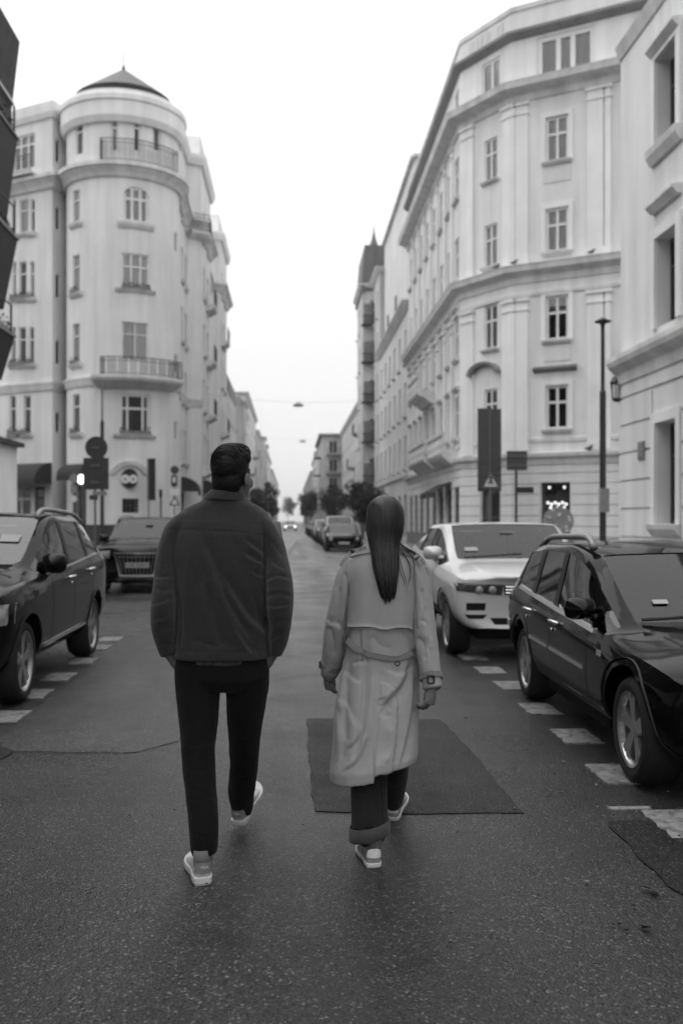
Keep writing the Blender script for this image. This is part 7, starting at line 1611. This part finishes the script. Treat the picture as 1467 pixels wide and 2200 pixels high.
    # hair
    prof = [(1063.5, 827, 4, .02, 4.725), (1066, 827, 14, .045, 4.722), (1072, 827, 24, .072, 4.718), (1083, 827, 34, .092, 4.71), (1098, 827.5, 40, .102, 4.70), (1115, 827.5, 41.5, .104, 4.69), (1133, 827, 42, .10, 4.685), (1150, 826, 40, .092, 4.68), (1165, 825.5, 36, .08, 4.665), (1180, 826, 33, .07, 4.645), (1195, 827, 31, .055, 4.615), (1212, 828, 29.5, .045, 4.595), (1230, 829.5, 27, .038, 4.58), (1248, 831, 23.5, .033, 4.572), (1264, 832, 20, .028, 4.568), (1277, 832.5, 17, .024, 4.566), (1288, 833, 12.5, .016, 4.566)]
    rg_ = []
    for y, x, hw, b, d in smooth_path(prof, 4): c = P(x, y, d); rg_.append((*c, hw * d / F, b, 1.0))
    hrm = fuse([ring_loft(rg_, 56)], .0045, 6); co, no = get_co(hrm); c = np.array(P(828, 1100, 4.70))
    dep = co[:, 1] + O[1]; pxv = (co[:, 0] + O[0]) / dep * F + CX; pyv = HZ + (CH - co[:, 2]) / dep * F
    cen = np.interp(pyv, [p[0] for p in prof], [p[1] for p in prof]); hwv = np.interp(pyv, [p[0] for p in prof], [p[2] for p in prof]); u = (pxv - cen) / np.maximum(hwv, 8); face_open = (co[:, 1] > c[1] + .045) & (pyv > 1085) & (np.abs(u) < .80)
    wv = vnoise(np.stack([u * 9, co[:, 1] * 4, co[:, 2] * 2.2], 1), 1) * .0050 + vnoise(np.stack([u * 26, co[:, 1] * 6, co[:, 2] * 1.8], 1), 2) * .0034
    am = np.clip((pyv - 1075) / 60, .15, 1.3); wv = wv * am; new = co + no * wv[:, None]; low = np.clip((pyv - 1250) / 35, 0, 1); new[:, 2] += low * .022 * vnoise(np.stack([u * 5, u * 0, u * 0], 1), 6)
    set_co(hrm, new); ho = part('hair', hrm, 'hair_brown', o)
    lk = random.Random(5); mb = MB()
    def lock(pts, r0, d_off=.012):
        pp = smooth_path(pts, 5); P3 = [tuple(onback(x, y, d_off)[0]) for x, y in pp]; n_ = len(P3); mb.tube(P3, [r0 * (1 - .85 * (i / (n_ - 1)) ** 1.5) for i in range(n_)], 6, flat=.6)
    for pts, r0 in (([(856, 1168), (868, 1180), (884, 1190), (900, 1205), (910, 1222), (916, 1240)], .006), ([(858, 1172), (874, 1186), (890, 1192), (905, 1206), (914, 1224)], .005), ([(857, 1180), (868, 1196), (876, 1214), (878, 1236), (872, 1258)], .0042), ([(860, 1178), (880, 1196), (888, 1216), (891, 1240), (889, 1256)], .004), ([(855, 1195), (862, 1220), (869, 1246), (871, 1272)], .0035), ([(856, 1185), (872, 1202), (880, 1222), (874, 1250)], .003), ([(854, 1200), (858, 1226), (866, 1250), (862, 1262)], .003), ([(862, 1175), (884, 1188), (898, 1196)], .005)): lock(pts, r0)
    for i in range(230):                                                   # single strands lying on the fall of hair
        u0 = lk.uniform(-.9, .9); y1 = lk.uniform(1190, 1293); P3 = []
        for j in range(14):
            y = 1078 + (i * 7919 % 23) + (y1 - 1078) * j / 13; y = min(y, y1); xc = float(np.interp(y, [p[0] for p in prof], [p[1] for p in prof])); hw = float(np.interp(y, [p[0] for p in prof], [p[2] for p in prof])); b = float(np.interp(y, [p[0] for p in prof], [p[3] for p in prof])); d = float(np.interp(y, [p[0] for p in prof], [p[4] for p in prof])); uu = max(-.99, min(.99, u0 + .05 * math.sin(j * .5 + i) + (.03 if i % 5 else .12) * u0 * (j / 13) ** 3)); cpt = P(xc + uu * hw, y, d - b * math.sqrt(max(0, 1 - uu * uu)) - .001); P3.append(cpt)
        r_ = .0014 * lk.uniform(.6, 1.8); mb.tube(P3, [.0003, r_ * .6] + [r_] * 9 + [r_ * .8, r_ * .5, .0003], 4)
    for i in range(26):                                                   # flyaway strands
        a = lk.uniform(-1, 1); y0 = lk.uniform(1068, 1100); hw = float(np.interp(y0, [p[0] for p in prof], [p[2] for p in prof])); s = 1 if a > 0 else -1; P3 = [P(827 + s * hw * (.8 + .03 * j) + s * lk.uniform(0, 2.2), y0 + j * 9, 4.70) for j in range(7)]; mb.tube(P3, .0005, 3)
    mb.build('hair_locks', 'hair_strand', ho, local=True, smooth=True)
    # jeans
    jl = smooth_path([(*P(792, 1560, 4.62), .082, .09), (*P(792, 1640, 4.575), .084, .085), (*P(792, 1680, 4.555), .083, .085), (*P(793, 1730, 4.51), .0825, .085), (*P(793.5, 1772, 4.475), .083, .086), (*P(794, 1783, 4.468), .083, .086), (*P(794, 1780, 4.468), .07, .072), (*P(794, 1755, 4.48), .066, .07)], 3)
    jr = smooth_path([(*P(846, 1560, 4.80), .08, .09), (*P(848, 1640, 4.90), .070, .080), (*P(848, 1675, 4.97), .062, .075), (*P(845, 1705, 5.02), .056, .070), (*P(842, 1722, 5.04), .050, .066), (*P(842, 1716, 5.04), .042, .055), (*P(842, 1700, 5.03), .04, .05)], 3)
    jn = fuse([limb([r[:3] for r in jl], [r[3:5] for r in jl], 24), limb([r[:3] for r in jr], [r[3:5] for r in jr], 24)], .0055, 3); sculpt(jn, O, [([(817, 1680), (819, 1730), (823, 1790)], 1.5, 2.5, 'line'), ([(760, 1700), (790, 1712), (815, 1705)], 6, 4, 's'), ([(830, 1690), (845, 1698), (862, 1690)], 4, 4, 's')], [((10, 10, 7), 2.0, 3)]); jo = part('jeans', jn, 'denim', o)
    vs = []; nn_ = 32
    for j, (y, e) in enumerate(((1768, .004), (1769, .009), (1786, .010), (1797, .009), (1798, .004))):
        c = P(793.5 + .3 * j / 4, y, 4.478 - .003 * j)
        for i in range(nn_): al = 2 * math.pi * i / nn_; vs.append((c[0] + (.083 + e) * math.cos(al), c[1] + (.086 + e) * math.sin(al), c[2] + .02 * math.cos(al)))
    mb = MB(); mb.add(vs, [(j * nn_ + i, j * nn_ + (i + 1) % nn_, (j + 1) * nn_ + (i + 1) % nn_, (j + 1) * nn_ + i) for j in range(4) for i in range(nn_)]); mb.build('turn_up', 'denim_pale', jo, local=True, smooth=True)
    # shoes
    h1 = P(802, 1862, 4.38); s1 = make_shoe(o, (h1[0] + .004, h1[1], .0), R(9), 0, .265, .98, .022, 'shoe_suede', 'sole_white', 1.02, hts=(.062, .074, .07, .074, .066, .054, .045, .034, .018)); s1['label'] = 'pale suede left trainer flat on the road'
    heel_tab(s1, .265, .98, .045, .086, 'shoe_white', 62, name='heel_patch', rnd_=True)
    mb = MB()
    for i in range(4): t = .36 + .07 * i; mb.tube([(-.028, t * .265, .066 - .004 * i), (0, t * .265 + .01, .080 - .007 * i), (.028, t * .265, .066 - .004 * i)], .003, 5)
    mb.tube([(-.01, .1, .078), (-.03, .085, .092), (-.045, .09, .085), (-.03, .1, .077)], .0028, 5); mb.build('laces', 'button_horn', s1, local=True)
    h2 = P(842, 1767, 5.04); s2 = make_shoe(o, (h2[0], h2[1], .008), R(-14), R(12), .265, .98, .022, 'shoe_suede', 'sole_white', 1.02, hts=(.062, .074, .07, .074, .066, .054, .045, .034, .018)); s2['label'] = 'pale suede right trainer landing on its heel'
    heel_tab(s2, .265, .98, .045, .086, 'shoe_white', 62, name='heel_patch', rnd_=True)
    return o
woman()

# ================================================================ HAZE: thin grey air over the whole street
def haze():
    m = bpy.data.materials.new('haze'); m.use_nodes = True; nt = m.node_tree; nt.nodes.clear(); o = nt.nodes.new('ShaderNodeOutputMaterial'); v = nt.nodes.new('ShaderNodeVolumePrincipled')
    v.inputs['Color'].default_value = (.99, .99, .99, 1); v.inputs['Density'].default_value = .0004; v.inputs['Anisotropy'].default_value = .3; nt.links.new(v.outputs[0], o.inputs['Volume'])
    mb = MB(); mb.box((0, 720, 17.5), (1810, 1570, 37)); b = mb.build('haze', m); tag(b, 'thin grey haze filling the street air', 'haze', kind='stuff')
haze()
